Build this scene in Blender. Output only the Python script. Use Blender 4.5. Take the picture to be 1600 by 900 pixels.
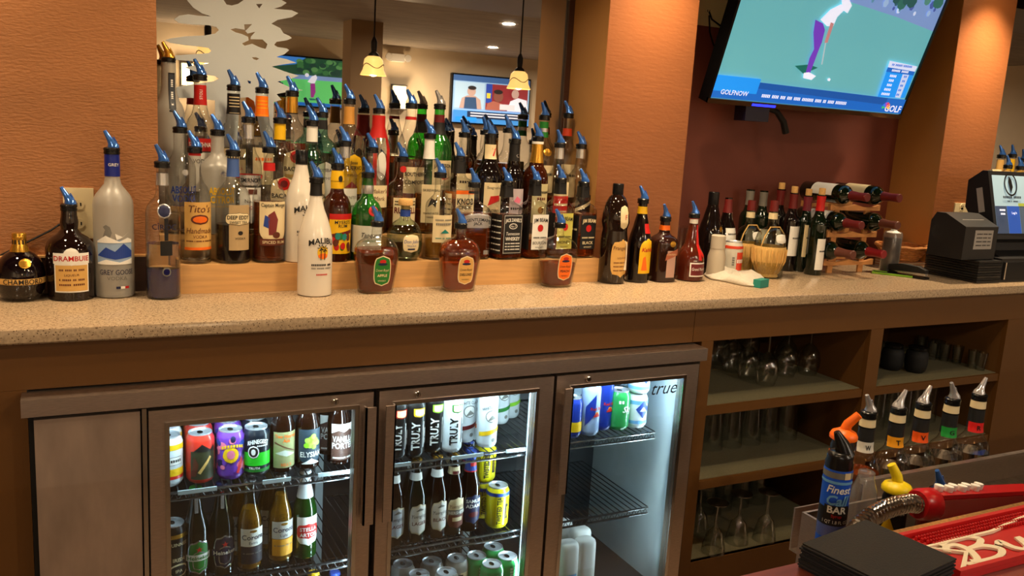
import bpy, math, random
from mathutils import Vector, Matrix
from mathutils.geometry import tessellate_polygon
random.seed(7)
for _o in list(bpy.data.objects): bpy.data.objects.remove(_o)
SC = bpy.context.scene
COL = SC.collection
PI = math.pi
# ------------------------------------------------------------------ camera
CAM = Vector((0.0, -2.0, 1.5364)); FPX = 1361.2
_y, _p, _r = math.radians(27.308), math.radians(10.39), math.radians(3.4525)
_f = Vector((math.sin(_y)*math.cos(_p), math.cos(_y)*math.cos(_p), -math.sin(_p)))
_a = Vector((math.cos(_y), -math.sin(_y), 0)); _b = _a.cross(_f)
RT = math.cos(_r)*_a + math.sin(_r)*_b; UP = -math.sin(_r)*_a + math.cos(_r)*_b; FW = _f
cd = bpy.data.cameras.new('camera'); cam = bpy.data.objects.new('camera', cd); COL.objects.link(cam)
cd.sensor_width = 36; cd.lens = FPX*36/1600; cd.clip_start = 0.02; cd.clip_end = 60
cam.matrix_world = Matrix(((RT.x, UP.x, -FW.x, CAM.x), (RT.y, UP.y, -FW.y, CAM.y), (RT.z, UP.z, -FW.z, CAM.z), (0, 0, 0, 1)))
SC.camera = cam
# ------------------------------------------------------------------ world, exposure
w = bpy.data.worlds.new('world'); SC.world = w; w.use_nodes = True
w.node_tree.nodes['Background'].inputs[0].default_value = (0.05, 0.04, 0.03, 1)
w.node_tree.nodes['Background'].inputs[1].default_value = 0.3
SC.view_settings.view_transform = 'Standard'; SC.view_settings.look = 'None'
SC.view_settings.exposure = 0.0; SC.view_settings.gamma = 1.0; SC.view_settings.use_curve_mapping = False
cy = SC.cycles
cy.max_bounces = 10; cy.transparent_max_bounces = 48; cy.transmission_bounces = 10; cy.glossy_bounces = 6; cy.diffuse_bounces = 4
cy.caustics_reflective = False; cy.caustics_refractive = False
cy.use_denoising = True; cy.sample_clamp_indirect = 4.0
WARM = (1.0, 0.75, 0.47); ROOML = (1.0, 0.84, 0.65)
def disk(name, loc, power, spread, col):
    l = bpy.data.lights.new(name, 'AREA'); l.shape = 'DISK'; l.size = 0.11; l.energy = power; l.color = col; l.spread = min(spread, PI)
    o = bpy.data.objects.new(name, l); COL.objects.link(o); o.location = loc; return o
def spot(name, loc, power, size=1.9, blend=0.8, col=WARM, rad=0.025, target=None):
    l = bpy.data.lights.new(name, 'SPOT'); l.energy = power; l.color = col; l.spot_size = size; l.spot_blend = blend; l.shadow_soft_size = rad
    o = bpy.data.objects.new(name, l); COL.objects.link(o); o.location = loc
    if target: o.rotation_euler = (Vector(target)-Vector(loc)).to_track_quat('-Z', 'Y').to_euler()
    return o
def area(name, loc, power, sx, sy, col, target):
    l = bpy.data.lights.new(name, 'AREA'); l.energy = power; l.color = col; l.shape = 'RECTANGLE'; l.size = sx; l.size_y = sy
    o = bpy.data.objects.new(name, l); COL.objects.link(o); o.location = loc
    o.rotation_euler = (Vector(target)-Vector(loc)).to_track_quat('-Z', 'Y').to_euler()
    return o
ZC = 2.5         # ceiling height
# recessed downlights, some of them added out of view: (x, y, watts, cone)
CANS = [(1.69, 0.235, 6.5, 1.7), (3.30, 0.225, 8.5, 1.7), (-0.30, 0.10, 4.6, 2.2), (0.45, 0.05, 4.6, 2.3), (1.05, 0.05, 4.6, 2.3), (1.25, -0.75, 10, 2.4), (-0.6, -1.0, 9, 2.4), (2.5, -0.55, 2.5, 2.2),  # aisle lamps before cooler and leather wall are added to light floor and counter
        (-1.6, -4.5, 62, 3.0), (7.6, -4.5, 62, 3.0), (-1.4, -6.8, 66, 3.0), (7.2, -6.8, 66, 3.0), (2.5, -2.9, 24, 2.8)]  # the room-end lamps are added outside the mirror's view to brighten the room
# ------------------------------------------------------------------ pixel rays (1600 x 900) onto real planes
def ray(u, v): return RT*((u-800)/FPX) - UP*((v-450)/FPX) + FW
def pz(u, v, z): d = ray(u, v); return CAM + d*((z-CAM.z)/d.z)
def py(u, v, y): d = ray(u, v); return CAM + d*((y-CAM.y)/d.y)
def px(u, v, x): d = ray(u, v); return CAM + d*((x-CAM.x)/d.x)
MY = 0.616       # mirror plane
def refl(u, v, y):   # a thing standing at depth y behind the viewer, as seen in the mirror
    q = py(u, v, 2*MY-y); q.y = y; return q
# ------------------------------------------------------------------ materials
def lin(c):
    return tuple((x/255/12.92 if x/255 <= 0.04045 else ((x/255+0.055)/1.055)**2.4) for x in c)
MATS = {}
def M(name, c=(200, 200, 200), rough=0.5, metal=0.0, trans=0.0, emit=0.0, ior=1.45, coat=0.0, noise=0.0, nscale=40, bump=0.0, bscale=200, alpha=1.0, stretch=None, spec=None, wave=False):
    if name in MATS: return MATS[name]
    m = bpy.data.materials.new(name); m.use_nodes = True; nt = m.node_tree; b = nt.nodes['Principled BSDF']
    L = lin(c)
    b.inputs['Base Color'].default_value = (*L, 1); b.inputs['Roughness'].default_value = rough; b.inputs['Metallic'].default_value = metal
    b.inputs['Transmission Weight'].default_value = trans; b.inputs['IOR'].default_value = ior; b.inputs['Coat Weight'].default_value = coat; b.inputs['Alpha'].default_value = alpha
    if spec is not None: b.inputs['Specular IOR Level'].default_value = spec
    if emit: b.inputs['Emission Color'].default_value = (*L, 1); b.inputs['Emission Strength'].default_value = emit
    if noise or bump:
        tc = nt.nodes.new('ShaderNodeTexCoord'); mp = nt.nodes.new('ShaderNodeMapping'); nt.links.new(tc.outputs['Object'], mp.inputs[0])
        if stretch: mp.inputs['Scale'].default_value = stretch
        if noise:
            n = nt.nodes.new('ShaderNodeTexWave' if wave else 'ShaderNodeTexNoise'); n.inputs['Scale'].default_value = nscale; n.inputs['Detail'].default_value = 5
            if wave: n.inputs['Distortion'].default_value = 6
            r = nt.nodes.new('ShaderNodeValToRGB'); r.color_ramp.elements[0].position = 0.3; r.color_ramp.elements[1].position = 0.7
            r.color_ramp.elements[0].color = (*[x*(1-noise) for x in L], 1); r.color_ramp.elements[1].color = (*[min(1, x*(1+noise)) for x in L], 1)
            nt.links.new(mp.outputs[0], n.inputs['Vector']); nt.links.new(n.outputs[0], r.inputs[0]); nt.links.new(r.outputs[0], b.inputs['Base Color'])
        if bump:
            n2 = nt.nodes.new('ShaderNodeTexNoise'); n2.inputs['Scale'].default_value = bscale; n2.inputs['Detail'].default_value = 4
            bp = nt.nodes.new('ShaderNodeBump'); bp.inputs['Strength'].default_value = bump; bp.inputs['Distance'].default_value = 0.004
            nt.links.new(mp.outputs[0], n2.inputs['Vector']); nt.links.new(n2.outputs[0], bp.inputs['Height']); nt.links.new(bp.outputs[0], b.inputs['Normal'])
    MATS[name] = m; return m
def thin(name, c=(253, 254, 253), edge=0.3, rough=0.045, frost=0.0, body=0.0, f0=0.07):
    """glass wall: clear or tinted, darker where the line of sight runs along the wall, reflecting by Fresnel"""
    if name in MATS: return MATS[name]
    m = bpy.data.materials.new(name); m.use_nodes = True; nt = m.node_tree; nt.nodes.clear()
    out = nt.nodes.new('ShaderNodeOutputMaterial'); L = lin(c)
    tr = nt.nodes.new('ShaderNodeBsdfTransparent'); gl = nt.nodes.new('ShaderNodeBsdfGlossy'); gl.inputs['Roughness'].default_value = rough
    lw = nt.nodes.new('ShaderNodeLayerWeight'); lw.inputs[0].default_value = 0.35
    mx = nt.nodes.new('ShaderNodeMix'); mx.data_type = 'RGBA'
    mx.inputs[6].default_value = (*L, 1); mx.inputs[7].default_value = (*[x*(1-edge) for x in L], 1)
    nt.links.new(lw.outputs['Facing'], mx.inputs[0]); nt.links.new(mx.outputs[2], tr.inputs[0])
    l2 = nt.nodes.new('ShaderNodeLayerWeight'); l2.inputs[0].default_value = 0.5     # 1 - cos: Schlick's Fresnel, alike from both sides of the wall
    pw = nt.nodes.new('ShaderNodeMath'); pw.operation = 'POWER'; pw.inputs[1].default_value = 4.0; nt.links.new(l2.outputs['Facing'], pw.inputs[0])
    fr = nt.nodes.new('ShaderNodeMath'); fr.operation = 'MULTIPLY_ADD'; fr.inputs[1].default_value = 0.9; fr.inputs[2].default_value = f0; nt.links.new(pw.outputs[0], fr.inputs[0])
    ms = nt.nodes.new('ShaderNodeMixShader'); nt.links.new(fr.outputs[0], ms.inputs[0])
    base = tr.outputs[0]
    if frost or body:
        df = nt.nodes.new('ShaderNodeBsdfTranslucent'); df.inputs[0].default_value = (*L, 1)
        d2 = nt.nodes.new('ShaderNodeBsdfDiffuse'); d2.inputs[0].default_value = (*L, 1)
        m0 = nt.nodes.new('ShaderNodeMixShader'); m0.inputs[0].default_value = 0.6; nt.links.new(df.outputs[0], m0.inputs[1]); nt.links.new(d2.outputs[0], m0.inputs[2])
        m1 = nt.nodes.new('ShaderNodeMixShader'); m1.inputs[0].default_value = frost or body; nt.links.new(tr.outputs[0], m1.inputs[1]); nt.links.new(m0.outputs[0], m1.inputs[2]); base = m1.outputs[0]
    nt.links.new(base, ms.inputs[1]); nt.links.new(gl.outputs[0], ms.inputs[2]); nt.links.new(ms.outputs[0], out.inputs[0])
    MATS[name] = m; return m
def liquid(name, c, t=0.8):
    return M(name, c, rough=0.0, trans=t, ior=1.34)
GL = thin('clear_glass'); GLg = thin('green_glass', (110, 220, 110), 0.5, body=0.12); GLt = thin('teal_glass', (190, 238, 232), 0.4); GLp = thin('faint_green_glass', (236, 248, 236), 0.4)
GLb = M('amber_glass', (62, 24, 8), 0.04, trans=0.35, coat=0.3); GLd = M('dark_glass', (16, 9, 8), 0.05, coat=0.5); GLdg = M('dark_green_glass', (10, 22, 10), 0.05, coat=0.5)
GLf = thin('frosted_glass', (225, 222, 212), 0.3, 0.35, frost=0.6); GLpl = thin('cloudy_plastic', (246, 246, 244), 0.25, 0.15, frost=0.12)
GLbb = thin('beer_brown_glass', (70, 30, 10), 0.7, body=0.25); GLbg = thin('beer_green_glass', (30, 110, 30), 0.7, body=0.25); GLdb = thin('smoky_green_glass', (18, 38, 22), 0.7, body=0.35)
LQc = liquid('clear_spirit', (250, 250, 245), 1.0); LQa = liquid('amber_spirit', (224, 134, 52), 0.88); LQd = liquid('dark_amber_spirit', (186, 84, 30), 0.85); LQg = liquid('gold_spirit', (226, 168, 70)); LQk = liquid('dark_tea_spirit', (30, 16, 12), 0.5)
LQy = liquid('pale_lager', (240, 180, 50), 0.75); LQgr = liquid('green_spirit', (222, 244, 222), 1.0); LQr = liquid('red_syrup', (170, 20, 15), 0.6); LQbl = liquid('violet_blue_spirit', (60, 60, 150), 0.8)
BLK = M('black_plastic', (14, 14, 15), 0.25); BLKm = M('matt_black', (12, 12, 13), 0.7); BLUE = M('blue_spout', (70, 124, 214), 0.12, metal=0.6, coat=0.6); CLR = M('clear_spout', (190, 190, 195), 0.12, metal=0.6)
WHT = M('white_print', (238, 236, 228), 0.5); CRM = M('cream_paper', (226, 208, 165), 0.6); TAN = M('tan_paper', (214, 168, 92), 0.6); INK = M('black_print', (16, 14, 14), 0.5); RED = M('red_print', (190, 26, 22), 0.45)
YEL = M('yellow_print', (236, 186, 20), 0.45); ORG = M('orange_print', (240, 110, 18), 0.45); GRN = M('green_print', (30, 120, 40), 0.45); BLU = M('blue_print', (36, 66, 150), 0.45); NAV = M('navy_print', (20, 26, 66), 0.45)
GLD = M('gold_foil', (214, 160, 60), 0.25, metal=0.8); SIL = M('silver_foil', (200, 200, 200), 0.25, metal=0.8); BRN = M('brown_print', (96, 42, 22), 0.5); GRY = M('grey_print', (120, 118, 112), 0.5); PNK = M('pink_print', (228, 120, 150), 0.5)
SKY = M('sky_blue_print', (110, 170, 220), 0.5); LIM = M('lime_print', (140, 205, 40), 0.45); MAR = M('maroon_print', (100, 18, 22), 0.45); TEA = M('teal_print', (30, 130, 120), 0.5); OLV = M('olive_print', (150, 150, 100), 0.6)
WOODC = M('cork', (205, 160, 95), 0.7, noise=0.15, nscale=300)
STEEL = M('brushed_steel', (196, 180, 168), 0.38, metal=1.0, noise=0.18, nscale=60, stretch=(1, 1, 30)); STEEL2 = M('polished_steel', (200, 195, 190), 0.15, metal=1.0); ALU = M('aluminium', (215, 218, 222), 0.35, metal=0.7)
# ------------------------------------------------------------------ objects
def thing(name, label, cat, loc=(0, 0, 0), rz=0.0, group=None):
    o = bpy.data.objects.new(name, None); COL.objects.link(o); o.location = loc; o.rotation_euler = (0, 0, rz); o.empty_display_size = 0.02
    o['label'] = label; o['category'] = cat
    if group: o['group'] = group
    return o
def tag(o, label, cat, group=None):
    o['label'] = label; o['category'] = cat
    if group: o['group'] = group
    return o
def struct(o, label=None):
    o['kind'] = 'structure'
    if label: o['label'] = label
    return o
class Sec:
    def __init__(s, n=2.0, b=1.0, N=256):
        pts = []
        for i in range(N+1):
            t = -PI/2 + 2*PI*i/N - PI
            c, q = math.cos(t), math.sin(t); k = (abs(c)**n+abs(q)**n)**(-1/n); pts.append((c*k, q*k*b))
        s.p = pts; s.c = [0]
        for i in range(N): s.c.append(s.c[-1]+math.dist(pts[i], pts[i+1]))
        s.L = s.c[-1]; s.N = N
    def at(s, a):   # a: unit arc length from the front (-y), increasing to the right (+x)
        a = (a + s.L/2) % s.L
        lo, hi = 0, s.N
        while hi-lo > 1:
            m = (lo+hi)//2
            if s.c[m] <= a: lo = m
            else: hi = m
        t = (a-s.c[lo])/max(1e-9, s.c[lo+1]-s.c[lo]); p, q = s.p[lo], s.p[lo+1]
        return (p[0]+(q[0]-p[0])*t, p[1]+(q[1]-p[1])*t)
SECS = {'r': Sec(), 's': Sec(7.0), 'q': Sec(3.6), 'c': Sec(3.0, 0.68), 'f': Sec(2.6, 0.55), 'F': Sec(4.0, 0.6)}
TXT = {}
def text_geo(s, bold=0.0, shear=0.0):
    k = (s, bold, shear)
    if k in TXT: return TXT[k]
    if s[0] == '~':      # print too small to read in the photograph: a row of little strokes in place of letters
        vs = []; fs = []; x = 0.0
        for count in s[1:].split():          # strokes in each word
            for i in range(int(count)):
                o = len(vs); vs += [(x, -0.26), (x+0.40, -0.26), (x+0.40, 0.32), (x, 0.32)]; fs.append((o, o+1, o+2, o+3)); x += 0.58
            x += 0.58
        c = (min(v[0] for v in vs)+max(v[0] for v in vs))/2; vs = [(a-c, b) for a, b in vs]; TXT[k] = (vs, fs, 2*max(v[0] for v in vs)); return TXT[k]
    cu = bpy.data.curves.new('lettering', 'FONT'); cu.body = s; cu.align_x = 'CENTER'; cu.resolution_u = 2; cu.offset = bold; cu.shear = shear
    o = bpy.data.objects.new('lettering', cu); me = o.to_mesh()
    vs = [(v.co.x, v.co.y) for v in me.vertices]; fs = [tuple(p.vertices) for p in me.polygons]
    o.to_mesh_clear(); bpy.data.objects.remove(o); bpy.data.curves.remove(cu)
    if vs:
        cx = (min(v[0] for v in vs)+max(v[0] for v in vs))/2; vs = [(x-cx, y-0.34) for x, y in vs]
    wd = max([abs(v[0]) for v in vs] or [0.1])*2
    TXT[k] = (vs, fs, wd); return TXT[k]
class MB:
    def __init__(s): s.v = []; s.f = []; s.m = []; s.mats = []
    def mi(s, m):
        if m not in s.mats: s.mats.append(m)
        return s.mats.index(m)
    def add(s, vs, fs, m):
        o = len(s.v); s.v += [tuple(v) for v in vs]; k = s.mi(m)
        for f in fs: s.f.append([i+o for i in f]); s.m.append(k)
        return s
    def box(s, a, b, m, X=None):
        (x0, y0, z0), (x1, y1, z1) = [(min(p, q)) for p, q in zip(a, b)], [(max(p, q)) for p, q in zip(a, b)]
        vs = [Vector(v) for v in ((x0, y0, z0), (x1, y0, z0), (x1, y1, z0), (x0, y1, z0), (x0, y0, z1), (x1, y0, z1), (x1, y1, z1), (x0, y1, z1))]
        if X: vs = [X @ v for v in vs]
        return s.add(vs, [(0, 3, 2, 1), (4, 5, 6, 7), (0, 1, 5, 4), (1, 2, 6, 5), (2, 3, 7, 6), (3, 0, 4, 7)], m)
    def lathe(s, prof, m, seg=26, sec='r', X=None, cap0=True, cap1=True):
        S = SECS[sec]; ring = [S.at(S.L*i/seg) for i in range(seg)]; vs = []; fs = []
        for r, z in prof: vs += [Vector((c[0]*r, c[1]*r, z)) for c in ring]
        for j in range(len(prof)-1):
            for i in range(seg):
                k = (i+1) % seg; fs.append((j*seg+i, j*seg+k, (j+1)*seg+k, (j+1)*seg+i))
        if cap0 and prof[0][0] > 1e-5: fs.append(tuple(reversed(range(seg))))
        if cap1 and prof[-1][0] > 1e-5: fs.append(tuple(range((len(prof)-1)*seg, len(prof)*seg)))
        if X: vs = [X @ v for v in vs]
        return s.add(vs, fs, m)
    def tube(s, pts, rad, m, seg=8, cap=True):
        pts = [Vector(p) for p in pts]; n = len(pts); rad = rad if isinstance(rad, (list, tuple)) else [rad]*n
        vs = []; fs = []; up = None
        for i in range(n):
            d = (pts[min(i+1, n-1)]-pts[max(i-1, 0)]).normalized()
            if up is None: up = Vector((0, 0, 1)) if abs(d.z) < 0.9 else Vector((1, 0, 0))
            a = d.cross(up).normalized(); b = a.cross(d).normalized(); up = b
            vs += [pts[i]+(a*math.cos(2*PI*k/seg)+b*math.sin(2*PI*k/seg))*rad[i] for k in range(seg)]
        for j in range(n-1):
            for i in range(seg):
                k = (i+1) % seg; fs.append((j*seg+i, (j+1)*seg+i, (j+1)*seg+k, j*seg+k))
        if cap: fs.append(tuple(range(seg))); fs.append(tuple(reversed(range((n-1)*seg, n*seg))))
        return s.add(vs, fs, m)
    def prism(s, poly, d, m, holes=()):   # poly: list of Vectors in one plane; extruded by vector d
        loops = [[Vector(p) for p in poly]]+[[Vector(p) for p in h] for h in holes]; d = Vector(d)
        tri = tessellate_polygon(loops); al = [p for l in loops for p in l]; n = len(al)
        fs = [tuple(t) for t in tri]+[tuple(i+n for i in reversed(t)) for t in tri]; o = 0
        for l in loops:
            for i in range(len(l)): j = (i+1) % len(l); fs.append((o+i, o+j, o+j+n, o+i+n))
            o += len(l)
        return s.add(al+[p+d for p in al], fs, m)
    def ring(s, o, i, d, m):   # frame between two matching loops, d deep
        n = len(o); d = Vector(d); o = [Vector(p) for p in o]; i = [Vector(p) for p in i]
        vs = o+i+[p+d for p in o]+[p+d for p in i]; fs = []
        for k in range(n):
            j = (k+1) % n; fs += [(k, j, n+j, n+k), (2*n+j, 2*n+k, 3*n+k, 3*n+j), (j, k, 2*n+k, 2*n+j), (n+k, n+j, 3*n+j, 3*n+k)]
        return s.add(vs, fs, m)
    def flat(s, poly, m): return s.add([Vector(p) for p in poly], [tuple(range(len(poly)))], m)
    def text(s, st, o, ex, ey, size, m, maxw=None, bold=0.0, shear=0.0, bend=0.0):   # flat lettering in the plane o + ex, ey
        vs, fs, wd = text_geo(st, bold, shear); k = size; kx = size
        if maxw and wd*size > maxw: kx = maxw/wd
        o = Vector(o); ex = Vector(ex).normalized(); ey = Vector(ey).normalized()
        return s.add([o+ex*(x*kx)+ey*(y*k-bend*(x*kx)**2) for x, y in vs], fs, m)
    def build(s, name, parent=None, smooth=40, X=None):
        me = bpy.data.meshes.new(name); me.from_pydata(s.v, [], s.f)
        for m in s.mats: me.materials.append(m)
        me.polygons.foreach_set('material_index', s.m)
        if smooth:
            me.polygons.foreach_set('use_smooth', [True]*len(s.f)); me.set_sharp_from_angle(angle=math.radians(smooth))
        me.update(); o = bpy.data.objects.new(name, me); COL.objects.link(o)
        if X is not None: o.matrix_basis = X
        if parent: o.parent = parent
        return o
def share(name, me, parent, loc=(0, 0, 0), rz=0.0):
    o = bpy.data.objects.new(name, me); COL.objects.link(o); o.location = loc; o.rotation_euler = (0, 0, rz); o.parent = parent; return o
def rad_at(prof, z):
    for (r0, z0), (r1, z1) in zip(prof, prof[1:]):
        if z0 <= z <= z1 and z1 > z0: return r0+(r1-r0)*(z-z0)/(z1-z0)
    return prof[-1][0]
class Skin:   # lettering and paper laid on a turned surface
    def __init__(s, prof, sec='r'): s.prof = prof; s.S = SECS[sec]; s.it = []; s.mb = s
    def add(s, vs, fs, m): s.it.append((list(vs), list(fs), m))
    def build(s, parent, H):      # pieces that touch make one label; separate pieces are parts of their own
        n = len(s.it); bb = []; g = list(range(n))
        for vs, fs, m in s.it:
            bb.append([(min(v[i] for v in vs)-0.002, max(v[i] for v in vs)+0.002) for i in range(3)])
        def root(i):
            while g[i] != i: i = g[i]
            return i
        for i in range(n):
            for j in range(i):
                if all(bb[i][a][0] <= bb[j][a][1] and bb[j][a][0] <= bb[i][a][1] for a in range(3)): g[root(i)] = root(j)
        cl = {}
        for i in range(n): cl.setdefault(root(i), []).append(i)
        for ids in cl.values():
            mb = MB()
            for i in ids: mb.add(*s.it[i])
            zc = sum(v[2] for v in mb.v)/len(mb.v)
            mb.build('neck_label' if zc > 0.72*H else 'label', parent, smooth=60)

    def pt(s, a, z, off=0.0006):
        r = rad_at(s.prof, z); p = s.S.at(a/r); k = 1+off/r
        return (p[0]*r*k, p[1]*r*k, z)
    def patch(s, z0, z1, wd, m, shape='rect', s0=0.0, off=0.0006, nx=12, nz=6):
        if shape != 'rect': nz = 12
        vs = []; fs = []
        for j in range(nz+1):
            t = -1+2*j/nz; h = wd/2
            if shape == 'oval': h *= math.sqrt(max(0.0, 1-t*t))+0.001
            elif shape == 'arch': h *= 1.0 if t < 0.3 else math.sqrt(max(0.0, 1-((t-0.3)/0.7)**2))*0.999+0.001
            elif shape == 'super': h *= (max(0.0, 1-abs(t)**3.2))**(1/3.2)+0.001
            elif shape == 'shield': h *= 1.0 if t > -0.4 else max(0.02, math.sqrt(max(0, 1-((t+0.4)/0.6)**2)))
            elif shape == 'tri': h *= max(0.01, (1-t)/2)
            elif shape == 'trid': h *= max(0.01, (1+t)/2)
            for i in range(nx+1): vs.append(s.pt(s0-h+2*h*i/nx, z0+(z1-z0)*j/nz, off))
        for j in range(nz):
            for i in range(nx): a = j*(nx+1)+i; fs.append((a, a+1, a+nx+2, a+nx+1))
        s.mb.add(vs, fs, m); return s
    def band(s, z0, z1, m, off=0.0006):
        n = 32; vs = []; fs = []
        for z in (z0, (z0+z1)/2, z1):
            r = rad_at(s.prof, z)
            for i in range(n): vs.append(s.pt(s.S.L*r*i/n, z, off))
        for j in range(2):
            for i in range(n): k = (i+1) % n; fs.append((j*n+i, j*n+k, (j+1)*n+k, (j+1)*n+i))
        s.mb.add(vs, fs, m); return s
    def text(s, st, zc, size, m, s0=0.0, maxw=None, bold=0.0, shear=0.0, bend=0.0, off=0.0013, vert=False):
        vs, fs, wd = text_geo(st, bold, shear); kx = size
        if maxw and wd*size > maxw: kx = maxw/wd
        q = []
        for x, y in vs:
            X, Y = x*kx, y*size
            if vert: X, Y = -y*size, x*kx
            q.append(s.pt(s0+X, zc+Y-bend*X*X, off))
        s.mb.add(q, fs, m); return s
    def blob(s, pts, m, off=0.0010):   # freehand flat shape given as (arc, z) points
        todo = [[pts[i] for i in t] for t in tessellate_polygon([[Vector((a, z, 0)) for a, z in pts]])]; vs = []; fs = []
        while todo:
            t = todo.pop(); e = max(range(3), key=lambda i: math.dist(t[i], t[(i+1) % 3])); a, b, c = t[e], t[(e+1) % 3], t[(e+2) % 3]
            if math.dist(a, b) > 0.009:
                h = ((a[0]+b[0])/2, (a[1]+b[1])/2); todo += [[a, h, c], [h, b, c]]
            else: vs += [s.pt(*p, off) for p in t]; fs.append((len(vs)-1, len(vs)-2, len(vs)-3))
        s.mb.add(vs, fs, m); return s
# pourer: black ribbed collar and a slanting spout
def mk_pourer():
    a = MB().lathe([(0.0165, 0), (0.0185, 0.001), (0.0185, 0.006), (0.0178, 0.0065), (0.0178, 0.009), (0.0188, 0.0095), (0.0188, 0.014), (0.0165, 0.0165), (0.012, 0.0175)], BLK, 24)
    o = a.build('collar'); me1 = o.data; bpy.data.objects.remove(o); res = []
    for mt in (BLUE, CLR, GLD):
        b = MB().tube([(0.004, 0, 0.015), (0.003, 0, 0.021), (0, 0, 0.028), (-0.004, 0, 0.036), (-0.0095, 0, 0.046), (-0.015, 0, 0.056)], [0.0145, 0.0135, 0.0095, 0.0072, 0.006, 0.0042], mt, 12)
        b.tube([(0.012, 0, 0.016), (0.010, 0, 0.030), (0.004, 0, 0.042)], [0.003, 0.0026, 0.0018], mt, 6)
        o = b.build('spout'); res.append(o.data); bpy.data.objects.remove(o)
    return me1, res
COLLAR, SPOUTS = mk_pourer()
PROF = {  # (radius as a share of the body's, height share); 'n' marks neck radii
 'std': [(0.90, 0), (0.985, 0.008), (1, 0.03), (1, 0.56), (0.985, 0.60), (0.93, 0.64), (0.80, 0.685), (0.60, 0.72), ('n', 1.25, 0.765), ('n', 1.05, 0.82), ('n', 1, 0.90), ('n', 1, 1.0)],
 'tall': [(0.90, 0), (0.985, 0.008), (1, 0.03), (1, 0.64), (0.97, 0.675), (0.86, 0.71), (0.66, 0.745), ('n', 1.2, 0.785), ('n', 1.02, 0.83), ('n', 1, 1.0)],
 'well': [(0.90, 0), (0.985, 0.008), (1, 0.03), (1, 0.55), (0.985, 0.60), (0.93, 0.64), (0.80, 0.68), (0.60, 0.71), ('n', 1.3, 0.735), ('n', 1.12, 0.78), ('n', 1.08, 0.92), ('n', 1, 1.0)],
 'slope': [(0.90, 0), (0.985, 0.008), (1, 0.03), (1, 0.46), (0.97, 0.52), (0.86, 0.60), (0.68, 0.69), ('n', 1.5, 0.77), ('n', 1.15, 0.85), ('n', 1.0, 0.92), ('n', 1, 1.0)],
 'bulge': [(0.86, 0), (0.95, 0.01), (0.95, 0.10), (0.97, 0.30), (1, 0.50), (0.99, 0.57), (0.92, 0.63), (0.74, 0.69), (0.5, 0.73), ('n', 1.1, 0.78), ('n', 1.2, 0.86), ('n', 1.05, 0.93), ('n', 1, 1)],
 'square': [(0.93, 0), (1, 0.012), (1, 0.62), (0.985, 0.66), (0.90, 0.70), (0.70, 0.74), (0.5, 0.765), ('n', 1.15, 0.80), ('n', 1.1, 0.86), ('n', 1.0, 0.93), ('n', 1, 1)],
 'ball': [(0.60, 0), (0.72, 0.01), (0.84, 0.06), (0.95, 0.16), (1, 0.30), (0.99, 0.42), (0.92, 0.54), (0.78, 0.63), (0.58, 0.70), ('n', 1.3, 0.75), ('n', 1.05, 0.80), ('n', 1, 1)],
 'crown': [(0.72, 0), (0.78, 0.015), (0.83, 0.15), (0.95, 0.42), (1.0, 0.55), (0.97, 0.65), (0.84, 0.74), (0.60, 0.80), ('n', 1.3, 0.84), ('n', 1.05, 0.87), ('n', 1, 1)],
 'bord': [(0.92, 0), (1, 0.012), (1, 0.62), (0.97, 0.655), (0.86, 0.69), (0.62, 0.725), ('n', 1.15, 0.77), ('n', 1.0, 0.82), ('n', 0.95, 0.95), ('n', 1.08, 0.96), ('n', 1.08, 1.0)],
 'burg': [(0.92, 0), (1, 0.012), (1, 0.45), (0.96, 0.52), (0.82, 0.61), (0.60, 0.70), ('n', 1.3, 0.78), ('n', 1.0, 0.88), ('n', 0.95, 1.0)],
 'beer': [(0.90, 0), (1, 0.015), (1, 0.52), (0.96, 0.57), (0.80, 0.65), (0.60, 0.73), ('n', 1.2, 0.82), ('n', 1.0, 0.93), ('n', 1.12, 0.94), ('n', 1.12, 0.965), ('n', 0.95, 0.97), ('n', 0.95, 1.0)],
 'bell': [(0.90, 0), (1, 0.02), (1, 0.20), (0.97, 0.34), (0.88, 0.43), (0.70, 0.50), (0.52, 0.57), ('n', 1.6, 0.66), ('n', 1.25, 0.78), ('n', 1.0, 0.90), ('n', 1, 1)],
 'monk': [(0.86, 0), (0.94, 0.02), (0.94, 0.45), (0.86, 0.53), (0.86, 0.56), (0.97, 0.62), (0.90, 0.72), (0.76, 0.81), (0.58, 0.87), ('n', 1.1, 0.90), ('n', 1.0, 1.0)],
 'jug': [(0.90, 0), (1, 0.02), (1, 0.42), (0.97, 0.50), (0.86, 0.57), (0.62, 0.62), ('n', 1.25, 0.655), ('n', 1.3, 0.68), ('n', 1.1, 0.70), ('n', 1.05, 0.9), ('n', 1.0, 1.0)],
}
def profile(style, R, H, n):
    out = []
    for e in PROF[style]:
        if e[0] == 'n': out.append((n*e[1], H*e[2]))
        else: out.append((R*e[0], H*e[1]))
    return out
BOT = {}
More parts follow.
